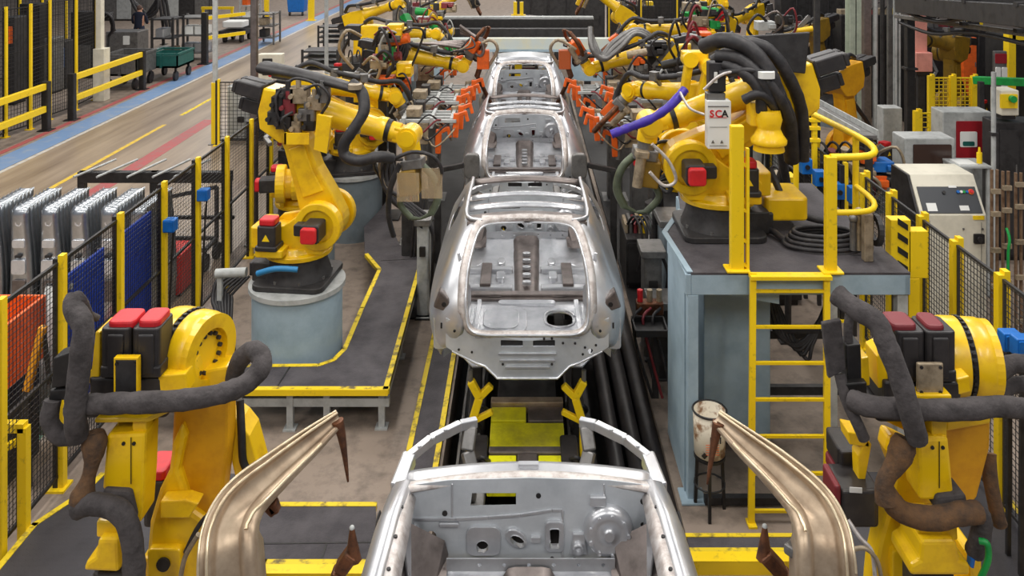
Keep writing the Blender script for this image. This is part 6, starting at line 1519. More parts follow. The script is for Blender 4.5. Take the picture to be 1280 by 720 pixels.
# ================================================================ clamp fixtures beside the bodies
def fixture(label, px, py, y, s, oc=ORG, grp='clamp fixtures beside the line'):
    q = Q(px, py, y); R = thing('clamp_fixture', (q.x, y, 0), label, 'clamp fixture', grp)
    T = M4.Translation((q.x, y, q.z)) @ M4.Scale(-s, 4, (1, 0, 0)) if False else M4.Translation((q.x, y, q.z)) @ M4.Diagonal((s, 1, 1, 1))
    B = lambda: MB().at(T)
    m = B(); m.bb(-.5, -.25, -.15, .15, -q.z, -.35); m.bb(-.6, -.15, -.25, .25, -q.z, -q.z + .04); m.build('column', STEEL, R, bevel=.01)
    m = B()
    for yy in (-.30, -.1, .1, .30): m.bb(-.55, .30, yy - .025, yy + .025, -.02, .03)
    m.bb(-.52, -.46, -.34, .34, -.35, .06); m.bb(-.1, -.05, -.34, .34, -.1, .06); m.bb(.2, .25, -.3, .3, -.06, .05)
    f = m.build('bar_frame', LSTEEL, R, bevel=.006)
    m = B(); m.bb(-.44, -.12, -.33, -.31, -.34, -.02); m.bb(-.40, -.2, -.35, -.33, -.24, -.08); m.build('side_plate', TAN, R, bevel=.006)
    for k, (x, yy, z) in enumerate(((.28, -.26, .05), (.33, .05, .10), (.20, .30, .04), (.02, -.30, -.18))):
        c = B(); c.bar((x, yy, z - .30), (x + .02, yy, z + .06), .07, .09); c.bar((x + .02, yy, z + .02), (x + .17, yy, z + .08), .06, .06); c.bar((x + .15, yy, z + .1), (x + .19, yy, z - .06), .05, .05)
        co = c.build('toggle_clamp', oc if k != 2 else TAN, R, bevel=.012)
        c = B(); c.cyl((x - .04, yy, z - .34), (x - .08, yy, z - .06), .04, n=10); c.build('clamp_cylinder', STEEL, co)
    for k in range(4):
        h = B(); h.tube([(-.4 + .08 * k, -.3, -.2), (-.3 + .1 * k, -.42, -.05 - .1 * k), (-.1 + .12 * k, -.38, .12 - .08 * k), (.1 + .05 * k, -.2 + .1 * k, -.1)], .014, 6); h.build('air_hose', (RUB, DRED, RUB, TAN)[k], R)
    v = B(); v.rbox((-.36, -.05, .10), (.22, .3, .12), .02); v.build('valve_block', TAN, R, bevel=.006)
    v = B(); v.rbox((-.3, .22, .12), (.14, .2, .16), .02); v.build('valve_block', DSTEEL, R, bevel=.006)
    return R
i_ = 0
for (px, py, y, lab) in ((548, 146, 12.9, 'fixture with orange clamps on the walkway side of the second body'), (568, 112, 15.0, 'fixture with orange clamps alongside the smooth-roofed body, walkway side'), (553, 124, 13.95, 'orange-clamped fixture set back from the line, under a yellow forearm on the walkway side')):
    fixture(lab, px, py, y, 1)
for (px, py, y, lab) in ((768, 150, 12.9, 'fixture with orange clamps on the platform side of the second body'), (742, 112, 15.0, 'fixture with orange clamps alongside the smooth-roofed body, platform side'), (790, 122, 13.95, 'orange-clamped fixture set back from the line, under a yellow forearm on the platform side')):
    fixture(lab, px, py, y, -1)
for (px, py, y, s, lab) in ((552, 76, 17.0, 1, 'orange-clamped fixture under the green gun'), (757, 76, 17.0, -1, 'orange-clamped fixture under the orange arm box'), (850, 95, 16.4, -1, 'tan-clamped fixture behind the upright arm bars')):
    fixture(lab, px, py, y, s, ORG if px in (552, 757) else TAN)
# clamp-table blocks to fill the cell: control racks and valve stations
def station(label, px, y, w_, d_, zt, m_, doors=2, top=True):
    q = Q(px, 0, y); R = thing('valve_station', (q.x, y, 0), label, 'valve station')
    m = MB(); m.bb(q.x - w_ / 2, q.x + w_ / 2, y - d_ / 2, y + d_ / 2, .08, zt); m.bb(q.x - w_ / 2 + .04, q.x + w_ / 2 - .04, y - d_ / 2 + .04, y + d_ / 2 - .04, 0, .08); m.build('housing', m_, R, bevel=.012)
    for k in range(doors):
        x = q.x - w_ / 2 + w_ * (k + .5) / doors; m = MB(); m.rbox((x, y - d_ / 2 - .008, zt * .55), (w_ / doors * .88, .02, zt * .75), .015, 1); d = m.build('door', m_, R)
        m = MB(); m.bb(x + w_ / doors * .3, x + w_ / doors * .34, y - d_ / 2 - .04, y - d_ / 2 - .015, zt * .5, zt * .62); m.build('handle', BLK, d)
    if top:
        for k in range(5):
            x = q.x - w_ / 2 + w_ * (k + .5) / 5; m = MB(); m.rbox((x, y, zt + .06), (w_ / 7, d_ * .5, .12 + .05 * (k % 2)), .015); m.build('valve', (TAN, STEEL, DRED, TAN, YEL2)[k], R, bevel=.005)
        for k in range(4):
            x = q.x - w_ / 2 + w_ * (k + .6) / 5; m = MB(); m.tube([(x, y - d_ * .2, zt + .1), (x + .08, y - d_ * .5, zt + .3), (x + .16, y - d_ * .7, zt + .05), (x + .1, y - d_ * .6, .3)], .018, 6); m.build('hose', RUB, R)
    return R
station('dark valve station beside the walkway end, between drum and conveyor', 515, 11.6, .22, .5, 1.1, DSTEEL, 1)
station('dark valve station behind the hose trough, by the fence', 376, 13.6, .6, .5, 1.3, DSTEEL)
station('grey valve station behind the red elbow cap', 405, 17.6, .8, .5, 1.5, STEEL)
0 and station('dark valve station below the silver hose loops', 838, 17.7, .9, .5, 1.3, DSTEEL)
station('dark low valve station between the second body and blue-grey platform', 792, 11.6, .3, .8, .7, DSTEEL, 1)
station('black valve station behind the platform robot', 952, 11.0, .9, .5, 1.5, BLK)
station('grey valve station right behind the blue valve boxes', 1040, 12.2, .9, .5, 1.5, DSTEEL)
station('pale control rack far behind the platform robot', 960, 15.0, .8, .5, 1.9, LSTEEL, 2)
station('dark control rack with hoses beyond the mustard robots', 1000, 22.2, 1.1, .5, 2.2, DSTEEL, 2)
0 and station('dark control rack at the far back beside the yellow posts', 868, 23.2, 1.2, .6, 2.2, BLK, 2)
station('dark control rack at the far back near the grey poles', 455, 19.6, .9, .6, 1.7, DSTEEL, 2)
station('grey control rack at the far back beyond the gantry, towards the aisle', 520, 26.6, 1.4, .6, 2.3, STEEL, 3)
station('grey control rack at the far back beyond the gantry, towards the columns', 790, 26.9, 1.4, .6, 2.3, DSTEEL, 3)
station('dark control rack behind the body beyond the gantry', 700, 30.5, 3.2, .6, 2.6, DSTEEL, 3)
station('dark control rack behind the pale column', 1085, 21.5, 1.6, .6, 2.6, BLK, 3)
station('dark machine block beneath the overhead beams', 1180, 20.5, 1.8, .8, 2.4, BLK, 3)
station('dark machine block far back between mustard robots and pale column', 1020, 24.0, 2.2, .6, 3.0, DSTEEL, 3)
station('long dark rack at the far back of the cell', 850, 29.0, 3.0, .6, 3.0, BLK, 4)
# mid mesh cages right
mesh_fence('dark mesh fence with yellow posts at the back of the cell', [(Q(p, 0, 25.9).x, 25.9) for p in (760, 800, 845, 882)], 2.6, step=.11, wire=.01)
mesh_fence('yellow-posted mesh fence between platform and mustard robots', [(3.95, 10.4), (3.95, 11.4), (3.95, 12.4), (3.95, 13.6)], 1.9, step=.06, wire=.006)
# deck lanes either side of the conveyor (dark plates)
for (x0_, x1_, y0_, y1_, lab) in ((-1.9, -1.12, 10.4, 24, 'dark floor plate along the conveyor on the walkway side'), (1.36, 2.3, 10.2, 24, 'dark floor plate along the conveyor on the platform side')):
    tag(MB().bb(x0_, x1_, y0_, y1_, 0, .03).build('floor_plate', PITM, bevel=.01), lab, 'floor plate')
# hose loops hanging from overhead feeds
def hoseloop(label, pts, r, m_, n=3, off=.05, par=None):
    if par:
        for k in range(n):
            m = MB(); m.tube([Q(*p) + V((off * k * math.sin(i * 1.7), off * k, -off * k * math.cos(i))) for i, p in enumerate(pts)], r, 8, smooth=5); m.build('cable_hose', m_, par)
        return
    q = Q(*pts[-1]); R = thing('hose_loop', (q.x, q.y, 0), label, 'hoses')
    for k in range(n):
        m = MB(); m.tube([Q(*p) + V((off * k * math.sin(i * 1.7), off * k, -off * k * math.cos(i))) for i, p in enumerate(pts)], r, 8, smooth=5); m.build('hose', m_, R)
    m = MB(); m.cyl(q, (q.x, q.y, 0), .04, n=8); m.bb(q.x - .12, q.x + .12, q.y - .12, q.y + .12, 0, .02); m.build('stand_pipe', DSTEEL, R)
hoseloop('bundle of grey hoses looping over the forearm behind the orange clamps', [(738, 34, 15.2), (740, 60, 15.0), (755, 74, 15.0), (775, 60, 15.1), (795, 42, 15.3), (815, 55, 15.4), (812, 80, 15.5), (808, 100, 15.6)], .05, STEEL, 3, par=RS)
hoseloop('bundle of brown hoses looping by the copper-tipped robot arm', [(575, 32, 15.3), (592, 45, 15.2), (604, 58, 15.2), (600, 70, 15.2), (580, 60, 15.3), (520, 55, 15.4), (500, 70, 15.5), (495, 92, 15.6)], .03, GALV, 4, par=RC)
hoseloop('black hose bundle over the tan valves beside the hose trough', [(468, 48, 14.8), (490, 42, 14.8), (508, 52, 14.7), (505, 75, 14.7), (485, 90, 14.8), (460, 95, 14.9), (445, 105, 15.0)], .035, RUB, 4, par=RC)
hoseloop('black hose bundle arching above the white control box', [(890, 75, 9.6), (915, 62, 9.5), (942, 72, 9.4), (958, 95, 9.4), (968, 130, 9.5), (975, 180, 9.6), (985, 240, 9.9)], .05, RUB, 4, .06)
hoseloop('black hose bundle hanging behind the purple hose', [(815, 165, 10.2), (828, 185, 10.2), (842, 215, 10.2), (836, 240, 10.3), (820, 235, 10.4), (818, 280, 10.5)], .03, RUB, 4)
hoseloop('dark hoses snaking down by the fixture under the splash shields', [(486, 190, 10.2), (476, 215, 10.2), (490, 250, 10.2), (515, 268, 10.4), (532, 290, 10.5)], .03, RUB, 4)
hoseloop('dark hose bundle hanging far back behind the mustard robots', [(962, 5, 17.0), (968, 35, 17.0), (975, 70, 17.0), (985, 90, 17.1), (978, 110, 17.2)], .06, RUB, 4)
hoseloop('pale hose loop in front of the yellow robot far behind the gantry', [(868, 70, 13.5), (880, 55, 13.5), (905, 52, 13.4), (925, 66, 13.4), (935, 92, 13.5), (938, 130, 13.6)], .03, LSTEEL, 2)
# ================================================================ aisle side, far left
def guard_rail(label, p0, p1):
    R = thing('guard_rail', (p0[0], p0[1], 0), label, 'guard rail', 'yellow guard rails along the aisle')
    for p in (p0, p1): m = MB(); m.rbox((p[0], p[1], .58), (.16, .16, 1.16), .02); m.bb(p[0] - .15, p[0] + .15, p[1] - .15, p[1] + .15, 0, .02); m.build('post', BLK, R)
    for z in (.52, 1.05): m = MB(); m.bar((p0[0], p0[1], z), (p1[0], p1[1], z), .09, .15); m.build('rail', YEL2, R, bevel=.01)
g = [(-11.3, 14.5), P(58, 163)[:2], P(90, 150)[:2], P(178, 112)[:2]]
guard_rail('yellow two-bar guard rail running out of the picture at the aisle edge', tuple(g[0]), tuple(g[1]))
guard_rail('yellow two-bar guard rail in front of the grey container cart', tuple(g[2]), tuple(g[3]))
mesh_fence('tall mesh cage with thin yellow posts behind the guard rails', [tuple(P(*p))[:2] for p in ((-40, 195), (6, 172), (37, 162), (61, 150), (94, 138), (119, 125))], 2.95, step=.09, wire=.008, mid=1.9)
mesh_fence('inner row of yellow-posted mesh behind the tall cage', [tuple(P(*p))[:2] for p in ((-30, 108), (24, 100), (52, 94), (82, 88), (118, 82))], 2.95, step=.12, wire=.008, mid=1.9)
def boxy(name, label, cat, px0, px1, pyt, pyb, d_, m_, door=None, z0=0.):
    y = 1050 * (4.9 - z0) / (pyb + 95); return cabinet(name, label, cat, px0, px1, pyt, y, d_, m_, z0=z0, door=door)
boxy('cage_cabinet', 'grey cabinet inside the tall mesh cage beside the blue panel', 'cabinet', 55, 66, 48, 118, .6, STEEL, [(.1, .9, .05, .95, STEEL, 'door')])
boxy('cage_cabinet', 'cabinet with bright blue panel inside the tall mesh cage', 'cabinet', 66, 82, 52, 112, .6, DSTEEL, [(.2, .9, .12, .55, BLU, 'blue_panel'), (.05, .18, .2, .35, ORG, 'lamp_box')])
boxy('cage_cabinet', 'cabinet with orange-red panel inside the cage at the picture edge', 'cabinet', 2, 18, 22, 132, .6, DSTEEL, [(.15, .85, .1, .3, ORG, 'orange_panel')])
boxy('cage_machine', 'dark machine block inside the mesh cage by the beige column', 'machine', 88, 116, 15, 98, .5, DSTEEL, [(.1, .9, .1, .4, BLK, 'window'), (.1, .9, .5, .95, STEEL, 'door')])
boxy('cage_machine', 'dark machine block deep inside the mesh cage', 'machine', 24, 50, 5, 108, .5, BLK, [(.1, .9, .1, .4, DSTEEL, 'window')])
R = thing('beige_column', (P(125, 125).x, P(125, 125).y, 0), 'beige square column casing at the end of the mesh cage', 'column')
q = P(125, 125); m = MB(); m.rbox((q.x, q.y, 3), (.16, .2, 6), .02); m.build('shaft', CREAM, R); m = MB(); zt = Q(125, 60, q.y).z; m.rbox((q.x + .05, q.y - .02, zt / 2), (.32, .34, zt), .02); m.build('casing', CREAM, R, bevel=.01)
def cart(label, px0, px1, pyt, pyb, m_, wall=.04, mesh=False, tall=None):
    y = 1050 * 4.9 / (pyb + 95); a, b_ = Q(px0, pyt, y), Q(px1, pyb, y); d_ = 1.3; zf = .42; zt = a.z
    R = thing('container_cart', ((a.x + b_.x) / 2, y, 0), label, 'cart', 'container carts by the aisle')
    m = MB(); m.bb(a.x, b_.x, y, y + d_, zf, zf + .06)
    m.build('floor_tray', m_, R)
    for (x0_, x1_, y0_, y1_) in ((a.x, b_.x, y, y + wall), (a.x, b_.x, y + d_ - wall, y + d_), (a.x, a.x + wall, y, y + d_), (b_.x - wall, b_.x, y, y + d_)):
        m = MB(); m.bb(x0_, x1_, y0_, y1_, zf, zt - .05); m.build('side_wall', m_, R)
    m = MB()
    for (p0, p1) in (((a.x, y, zt), (b_.x, y, zt)), ((a.x, y + d_, zt), (b_.x, y + d_, zt)), ((a.x, y, zt), (a.x, y + d_, zt)), ((b_.x, y, zt), (b_.x, y + d_, zt)), (((a.x + b_.x) / 2, y - .02, zf), ((a.x + b_.x) / 2, y - .02, zt))): m.bar(p0, p1, .06)
    m.build('rim_frame', m_, R)
    for x in (a.x + .12, b_.x - .12):
        for yy in (y + .15, y + d_ - .15): m = MB(); m.cyl((x - .04, yy, .15), (x + .04, yy, .15), .15, n=14); m.bar((x, yy, .15), (x, yy, zf), .06); m.build('wheel', BLK, R)
    return R
cart('grey container cart behind the guard rail, beige column to its side', 128, 171, 70, 113, STEEL)
cart('dark green container cart past the end of the guard rail', 181, 222, 68, 102, TEAL)
boxy('parts_machine', 'grey machine bench where the worker stands, white notice on its front', 'machine', 132, 172, 40, 72, .9, STEEL, [(.55, .75, .15, .5, WPAP, 'notice')])
def rack(label, px0, px1, pyt, pyb, fill, m_=DSTEEL, shelves=3, d_=.9):
    y = 1050 * 4.9 / (pyb + 95); a, b_ = Q(px0, pyt, y), Q(px1, pyb, y)
    R = thing('storage_rack', ((a.x + b_.x) / 2, y, 0), label, 'rack', 'storage racks by the aisle')
    for x in (a.x, b_.x):
        for yy in (y, y + d_): m = MB(); m.bar((x, yy, 0), (x, yy, a.z), .07); m.build('upright', m_, R)
    for k in range(shelves):
        z = .25 + (a.z - .35) * k / max(1, shelves - 1); m = MB(); m.bb(a.x, b_.x, y, y + d_, z, z + .05); m.build('shelf', m_, R)
    zs = [.25 + (a.z - .35) * k / max(1, shelves - 1) for k in range(shelves)]
    for k, fm in enumerate(fill):
        sh = k % max(1, shelves - 1); n = k // max(1, shelves - 1)
        w_ = (b_.x - a.x) * .4; x = a.x + (b_.x - a.x) * (.27 + .46 * (n % 2))
        m = MB(); m.rbox((x, y + d_ / 2, zs[sh] + .056 + .14), (w_, d_ * .7, .28), .03); m.build('tote', fm, None)
        o = COL.objects[-1] if False else bpy.context.scene.collection.objects[-1]
        tag(o, {'white_label': 'white', 'bare_steel_panel': 'silver', 'rusty_pipe': 'brown', 'orange_paint': 'orange', 'blue_plastic': 'blue', 'tan_valve_metal': 'tan', 'black_paint': 'black'}.get(fm.name, 'grey') + ' tote, ' + ('lower', 'middle')[sh] + (' outer', ' inner')[n % 2] + ' place on ' + label.replace(' with white sheet parts', '').replace(' with silver parts', ''), 'tote', 'totes on the ' + label.split(',')[0])
    return R
rack('dark rack with white sheet parts behind the green cart', 190, 216, 22, 82, [WPAP, SILV, RUST])
rack('grey rack with silver parts beside the black bollard', 222, 258, 20, 76, [SILV, WPAP, SILV, WPAP], STEEL)
rack('grey wire rack beyond the brownish pole', 321, 342, 16, 56, [BLK, TAN], STEEL)
rack('pale rack by the far blue bin', 300, 318, -10, 30, [WPAP, ORG], LSTEEL)
R = thing('bollard', (P(256, 80).x, P(256, 80).y, 0), 'black square bollard at the aisle edge near the pale pole', 'bollard')
q = P(256, 80); m = MB(); m.rbox((q.x, q.y, .9), (.2, .2, 1.8), .02); m.build('shaft', BLK, R); m = MB(); m.bb(q.x - .2, q.x + .2, q.y - .2, q.y + .2, 0, .03); m.build('foot_plate', BLK, R)
for z in (.9, 1.6): m = MB(); m.bar((q.x, q.y, z), (q.x + .9, q.y + 1.5, z), .08, .12); m.build('rail', YEL2, R)
# trolley carrying a white panel
y = 1050 * 4.9 / (54 + 95); a, b_ = Q(273, 26, y), Q(306, 54, y)
R = thing('panel_trolley', ((a.x + b_.x) / 2, y, 0), 'dark trolley carrying white panels, seen between pale pole and brownish pole', 'trolley')
m = MB(); m.bb(a.x, b_.x, y, y + 1.4, .35, .5); m.build('deck', DSTEEL, R); m = MB(); m.bb(a.x, b_.x, y + 1.3, y + 1.36, .5, a.z); m.build('backboard', STEEL, R)
for x in (a.x + .2, b_.x - .2):
    for yy in (y + .2, y + 1.2): m = MB(); m.cyl((x - .05, yy, .18), (x + .05, yy, .18), .18, n=14); m.build('wheel', BLK, R)
m = MB(); m.rbox(((a.x + b_.x) / 2, y + .5, .75), ((b_.x - a.x) * .8, .8, .25), .08); tag(m.build('panel_pack', WPAP, bevel=.03), 'white panel pack lying on the dark trolley', 'panel pack')
# blue bin
y = 1050 * 4.9 / (20 + 95); a, b_ = Q(358, -6, y), Q(381, 20, y)
R = thing('blue_bin', ((a.x + b_.x) / 2, y, 0), 'large bright blue bin at the far end of the aisle', 'bin')
m = MB(); m.prism([(a.x + .08, .2), (b_.x - .08, .2), (b_.x, a.z), (a.x, a.z)], y, y + .8, 1); m.build('tub', BLU, R, bevel=.03); m = MB(); m.bb(a.x - .04, b_.x + .04, y - .04, y + .84, a.z, a.z + .08); m.build('lid', BLU, R, bevel=.02)
for x in (a.x + .15, b_.x - .15): m = MB(); m.cyl((x - .04, y + .1, .1), (x + .04, y + .1, .1), .1, n=12); m.build('wheel', BLK, R)
# racks between aisle and cell, far
rack('dark stillage rack between aisle and cell behind the grey poles', 378, 422, 62, 98, [], DSTEEL, 4)
rack('dark stillage rack between aisle and cell, farther one', 398, 430, 32, 62, [], DSTEEL, 4)
boxy('white_cabinet', 'white cabinet with dark slot behind the small mesh panel', 'cabinet', 284, 352, 108, 176, .7, LSTEEL, [(.02, .48, .05, .95, LSTEEL, 'door'), (.5, .68, .02, .98, BLK, 'dark_slot'), (.7, .98, .05, .95, LSTEEL, 'door'), (.2, .32, .55, .66, BLK, 'vent')])
mesh_fence('small black mesh panel in front of the white cabinet', [tuple(P(272, 182))[:2], (Q(316, 0, P(272, 182).y).x, P(272, 182).y), (Q(352, 0, P(272, 182).y).x, P(272, 182).y)], 1.42, step=.08, wire=.009)
boxy('pale_frame_cabinet', 'pale gate frame with black rounded screen behind the hose trough', 'cabinet', 322, 352, 68, 120, .3, CREAM, [(.2, .62, .10, .5, BLK, 'screen'), (.2, .62, .6, .95, LSTEEL, 'door')])
boxy('tool_locker', 'grey locker wall far up the aisle beyond the mesh cage', 'locker', 125, 185, -20, 26, 1.0, STEEL, [(.02, .32, .05, .95, STEEL, 'door'), (.35, .65, .05, .95, LSTEEL, 'door'), (.68, .98, .05, .95, STEEL, 'door')])
boxy('tool_locker', 'dark locker wall far up the aisle behind the storage racks', 'locker', 205, 262, -30, 24, 1.0, DSTEEL, [(.02, .32, .05, .95, LSTEEL, 'door'), (.35, .65, .05, .95, DSTEEL, 'door'), (.68, .98, .05, .95, STEEL, 'door')])
guard_y = 1050 * 4.9 / (38 + 95)
R = thing('barrier_rail', (Q(255, 0, guard_y).x, guard_y, 0), 'yellow barrier rail far up the aisle behind the racks', 'barrier')
m = MB(); m.bar(Q(252, 10, guard_y), Q(292, 10, guard_y), .12); m.build('top_rail', YEL2, R)
for px in (254, 290): q = Q(px, 10, guard_y); m = MB(); m.bar(q, (q.x, q.y, 0), .1); m.build('post', YEL2, R)
for (px0, px1, pyb, mm, lab) in ((385, 392, 26, YEL2, 'yellow post at the far end of the aisle beside the blue bin'), (330, 335, 24, YEL2, 'yellow post far up the aisle above the wire rack')):
    y = 1050 * 4.9 / (pyb + 95); a, b_ = Q(px0, 0, y), Q(px1, 0, y); R = thing('yellow_post', (a.x, y, 0), lab, 'post'); m = MB(); m.bb(a.x, b_.x, y, y + .2, 0, 3.2); m.build('shaft', mm, R); m = MB(); m.bb(a.x - .1, b_.x + .1, y - .1, y + .3, 0, .03); m.build('foot_plate', mm, R)
# big hose loops over the worker's bench
hoseloop('black hose loops hanging above the worker bench', [(160, -10, 34), (170, 12, 34), (182, 22, 34), (196, 14, 34), (198, -4, 34.1), (205, 40, 34.2)], .06, RUB, 3, .12)
hoseloop('black hose tangle beside the beige column top', [(120, 22, 27.0), (126, 16, 27.0), (138, 20, 27.0), (142, 34, 27.1), (136, 45, 27.2)], .05, RUB, 3, .10)
# ================================================================ the worker
def worker(x, y):
    R = thing('person', (x, y, 0), 'person in navy top and dark trousers standing at the grey bench, back to us', 'person')
    me = bpy.data.meshes.new('body'); J = {}
    pts = [(0, 0, .95, .15), (0, 0, 1.15, .16), (0, .02, 1.38, .18), (0, .03, 1.50, .075), (0, .05, 1.62, .095), (0, .05, 1.72, .085)]
    ed = [(0, 1), (1, 2), (2, 3), (3, 4), (4, 5)]
    for s in (-1, 1):
        b = len(pts); pts += [(s * .10, 0, .88, .10), (s * .11, .02, .50, .068), (s * .12, 0, .09, .048), (s * .12, .14, .04, .04)]
        ed += [(0, b), (b, b + 1), (b + 1, b + 2), (b + 2, b + 3)]
        b = len(pts); pts += [(s * .20, .02, 1.40, .062), (s * .25, .06, 1.14, .046), (s * .20, .28, 1.05, .036), (s * .18, .36, 1.04, .034)]
        ed += [(2, b), (b, b + 1), (b + 1, b + 2), (b + 2, b + 3)]
        h = b + 3
        for k in range(4):
            c = len(pts); px_ = s * .18 + (k - 1.5) * .02; pts += [(px_, .42, 1.03, .010), (px_, .455 + .006 * (k in (1, 2)), 1.01, .009)]; ed += [(h, c), (c, c + 1)]
        c = len(pts); pts += [(s * .18 - s * .05, .39, 1.03, .011)]; ed += [(h, c)]
    me.from_pydata([p[:3] for p in pts], ed, []); o = bpy.data.objects.new('body', me); COL.objects.link(o); o.parent = R
    md = o.modifiers.new('skin', 'SKIN'); lay = me.skin_vertices[0] if me.skin_vertices else None
    if lay is None:
        bm = bmesh.new(); bm.from_mesh(me); bm.verts.layers.skin.verify(); bm.to_mesh(me); bm.free(); lay = me.skin_vertices[0]
    for i, p in enumerate(pts): lay.data[i].radius = (p[3], p[3] * (.8 if i < 3 else 1))
    lay.data[0].use_root = True
    md = o.modifiers.new('smooth', 'SUBSURF'); md.levels = 1; md.render_levels = 2
    me.materials.append(SKIN)
    def cloth(name, mm, segs):
        m = MB().at(M4.Translation((x, y, 0)))
        for pts_, r in segs: m.tube(pts_, r, 12, smooth=3, ell=1)
        return m.build(name, mm, R)
    cloth('navy_top', NAVY, [([(0, 0, .92), (0, 0, 1.1), (0, .02, 1.3), (0, .02, 1.46), (0, .03, 1.51)], lambda t: .17 + .03 * t - (.11 * max(0, t - .8) / .2)), ([(-.12, .02, 1.43), (-.21, .02, 1.40), (-.26, .06, 1.14), (-.24, .14, 1.10)], .062), ([(.12, .02, 1.43), (.21, .02, 1.40), (.26, .06, 1.14), (.24, .14, 1.10)], .062)])
    cloth('trousers', mat('dark_blue_denim', (40, 46, 66), .9), [([(s * .06, 0, .98), (s * .10, 0, .86), (s * .11, .02, .5), (s * .12, 0, .08)], lambda t: .125 - .05 * t) for s in (-1, 1)])
    m = MB().at(M4.Translation((x, y, 0))); m.sphere((0, .03, 1.68), (.10, .115, .105), 14, 10); m.build('hair', HAIR, R)
    for s in (-1, 1): m = MB().at(M4.Translation((x, y, 0))); m.sphere((s * .12, .06, .045), (.055, .14, .05), 12, 6); m.build('shoe', BLK, R)
    for s in (-1, 1): m = MB().at(M4.Translation((x, y, 0))); m.sphere((s * .1, .05, 1.63), (.015, .03, .035), 8, 6); m.build('ear', SKIN, R)
    m = MB().at(M4.Translation((x, y, 0))); m.sphere((0, .155, 1.62), (.015, .025, .025), 8, 6); m.build('nose', SKIN, R)
q = Q(174, 17, 32.3)
worker(q.x, 32.3)
# ================================================================ roof steel (above the view)
for y in (2, 12, 22, 32, 44, 56, 68):
    struct(MB().bb(-34, 34, y - .15, y + .15, 10.2, 10.8), 'ceiling_beam', DSTEEL)

# thin brown weld arms reaching down to the rear corners of the smooth-roofed body
for par, sx in ((RC, 1), (RS, -1)):
    f = lambda px: 655 + (px - 655) * sx
    m = MB(); m.bar(Q(f(600), 84, 15.4), Q(f(596), 96, 15.5), .09, .06); m.bar(Q(f(596), 94, 15.5), Q(f(613), 128, 15.9), .07, .05); m.build('electrode_arm', COPR, par, bevel=.01)
    m = MB(); m.rbox(Q(f(604), 74, 15.3), (.22, .2, .34), .03); m.build('transformer_box', ORG if sx > 0 else mat('burnt_orange', (176, 84, 36), .5), par, bevel=.01)
    m = MB(); m.tube([Q(f(590), 62, 15.2), Q(f(612), 50, 15.2), Q(f(622), 62, 15.2), Q(f(610), 84, 15.3)], .03, 8); m.build('gun_hose', TAN, par)
for sx, lab in ((1, 'dark grey locating pad against the second body, walkway side'), (-1, 'dark grey locating pad against the second body, platform side')):
    q = Q(655 + (588 - 655) * sx + 2, 207, 12.0); R = thing('locating_pad', (q.x, q.y, 0), lab, 'locating pad')
    m = MB(); m.rbox((q.x, 12.0, q.z), (.22, .09, .36), .07, 1); m.build('pad', STEEL, R, bevel=.02)
    m = MB(); m.bar((q.x - .12 * sx, 12.03, q.z), (q.x - .52 * sx, 12.1, q.z - .1), .07); m.bar((q.x - .5 * sx, 12.1, q.z - .08), (q.x - .5 * sx, 12.1, 0), .09); m.build('arm', DSTEEL, R, bevel=.01)

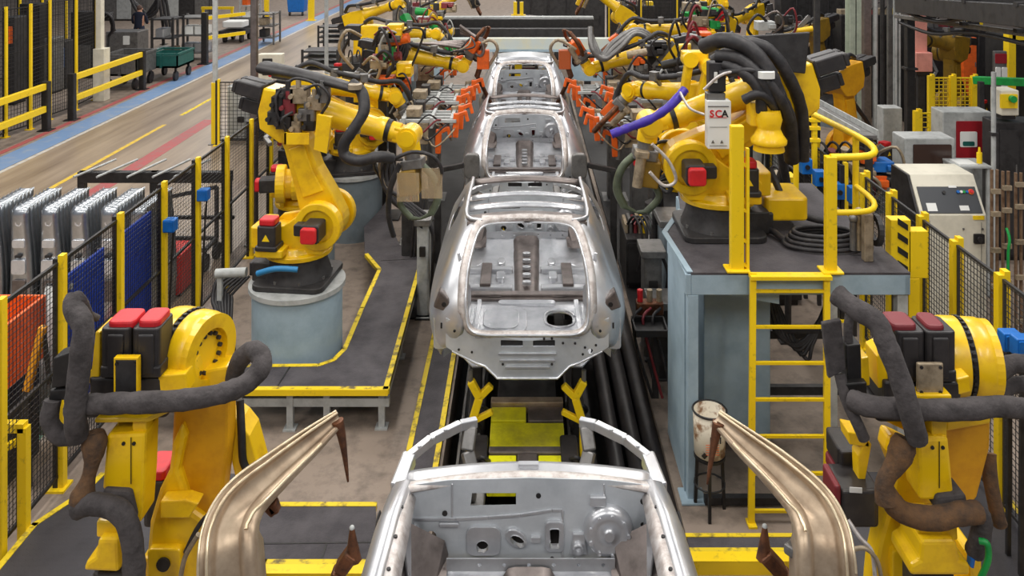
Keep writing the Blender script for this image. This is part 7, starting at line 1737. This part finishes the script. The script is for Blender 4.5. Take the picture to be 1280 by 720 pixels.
# spare guns and valve stacks crowding the cell
def gun_stand(label, px, py0, py1, y, w_, seed, cols):
    rr = random.Random(seed)
    a, b_ = Q(px, py0, y), Q(px, py1, y)
    R = thing('gun_stand', (a.x, y, 0), label, 'gun stand', 'welding gun stands')
    m = MB(); m.bb(a.x - .07, a.x + .07, y - .02, y + .12, 0, a.z); m.bb(a.x - .3, a.x + .3, y - .2, y + .3, 0, .03); m.build('column', DSTEEL, R, bevel=.01)
    n = 11
    for k in range(n):
        z = b_.z + (a.z - b_.z) * (k + .5) / n; x = a.x + rr.uniform(-.5, .5) * w_
        c = cols[k % len(cols)]; sx, sz = rr.uniform(.16, .36), rr.uniform(.12, .24)
        m = MB()
        if k % 3 == 2: m.cyl((x - sx * .7, y - .15, z), (x + sx * .7, y - .2, z + rr.uniform(-.1, .1)), sz * .4, n=12); m.rbox((x, y - .05, z), (.1, .3, .1), .02)
        else: m.rbox((x, y - .12, z), (sx, .3, sz), .03); m.rbox((x + sx * .3, y - .28, z), (sx * .4, .08, sz * .5), .015)
        m.build(('gun_body', 'transformer_box', 'clamp_cylinder')[k % 3], c, R, bevel=.01)
    for k in range(8):
        z = b_.z + (a.z - b_.z) * rr.random(); x = a.x + rr.uniform(-.5, .5) * w_; s = rr.choice((-1, 1)) * rr.uniform(.2, .45)
        m = MB(); m.tube([(x, y - .2, z), (x + s * .6, y - .4, z + rr.uniform(.05, .3)), (x + s, y - .35, z - rr.uniform(0, .3)), (x + s * .4, y - .2, z - rr.uniform(.3, .6))], rr.uniform(.014, .03), 7); m.build('hose', rr.choice((RUB, RUB, GALV, TAN, DRED, LSTEEL)), R)
    m = MB(); m.bar((a.x, y, (a.z + b_.z) / 2), (a.x + w_ * .6, y - .1, a.z), .08); m.bar((a.x, y, b_.z), (a.x - w_ * .5, y - .1, b_.z + .3), .08); m.build('bracket', STEEL, R)
gun_stand('stack of tan guns and valves with an orange box behind the hose trough', 478, 34, 108, 14.05, .8, 3, (TAN, ORG, STEEL, YEL, TAN, DRED, GRN))
gun_stand('cluster of dark guns and brown hoses beside the green gun bracket', 490, 52, 112, 16.5, .5, 5, (DSTEEL, ORG, TAN, BLK, STEEL))
gun_stand('cluster of tan guns behind the platform robot hoses', 872, 40, 120, 13.0, .9, 8, (DSTEEL, TAN, YEL, STEEL, ORG, BLK))
gun_stand('dark gun cluster between the upright arm bars and silver hose loops', 815, 52, 120, 14.85, .6, 11, (BLK, STEEL, ORG, TAN, DSTEEL))
gun_stand('valve stack with red parts far behind the green gun', 545, 4, 44, 20.7, .8, 14, (DRED, YEL, STEEL, GRN, TAN))
gun_stand('valve stack with yellow parts far behind the orange arm box', 880, 2, 42, 17.6, .7, 17, (YEL, RED, DSTEEL, GRN, TAN))
gun_stand('dark valve stack between mustard robots and thin dark post', 975, 20, 100, 16.4, .9, 21, (BLK, TAN, DSTEEL, YEL, LSTEEL))
gun_stand('dark valve stack behind the handrail and blue valve boxes', 1077, 180, 250, 11.3, .4, 25, (BLK, TAN, BLU, DSTEEL, ORG))
0 and gun_stand('dark valve stack beside the second body, platform side', 775, 165, 240, 12.0, .4, 29, (DSTEEL, GGREY, TAN, BLK, DRED))
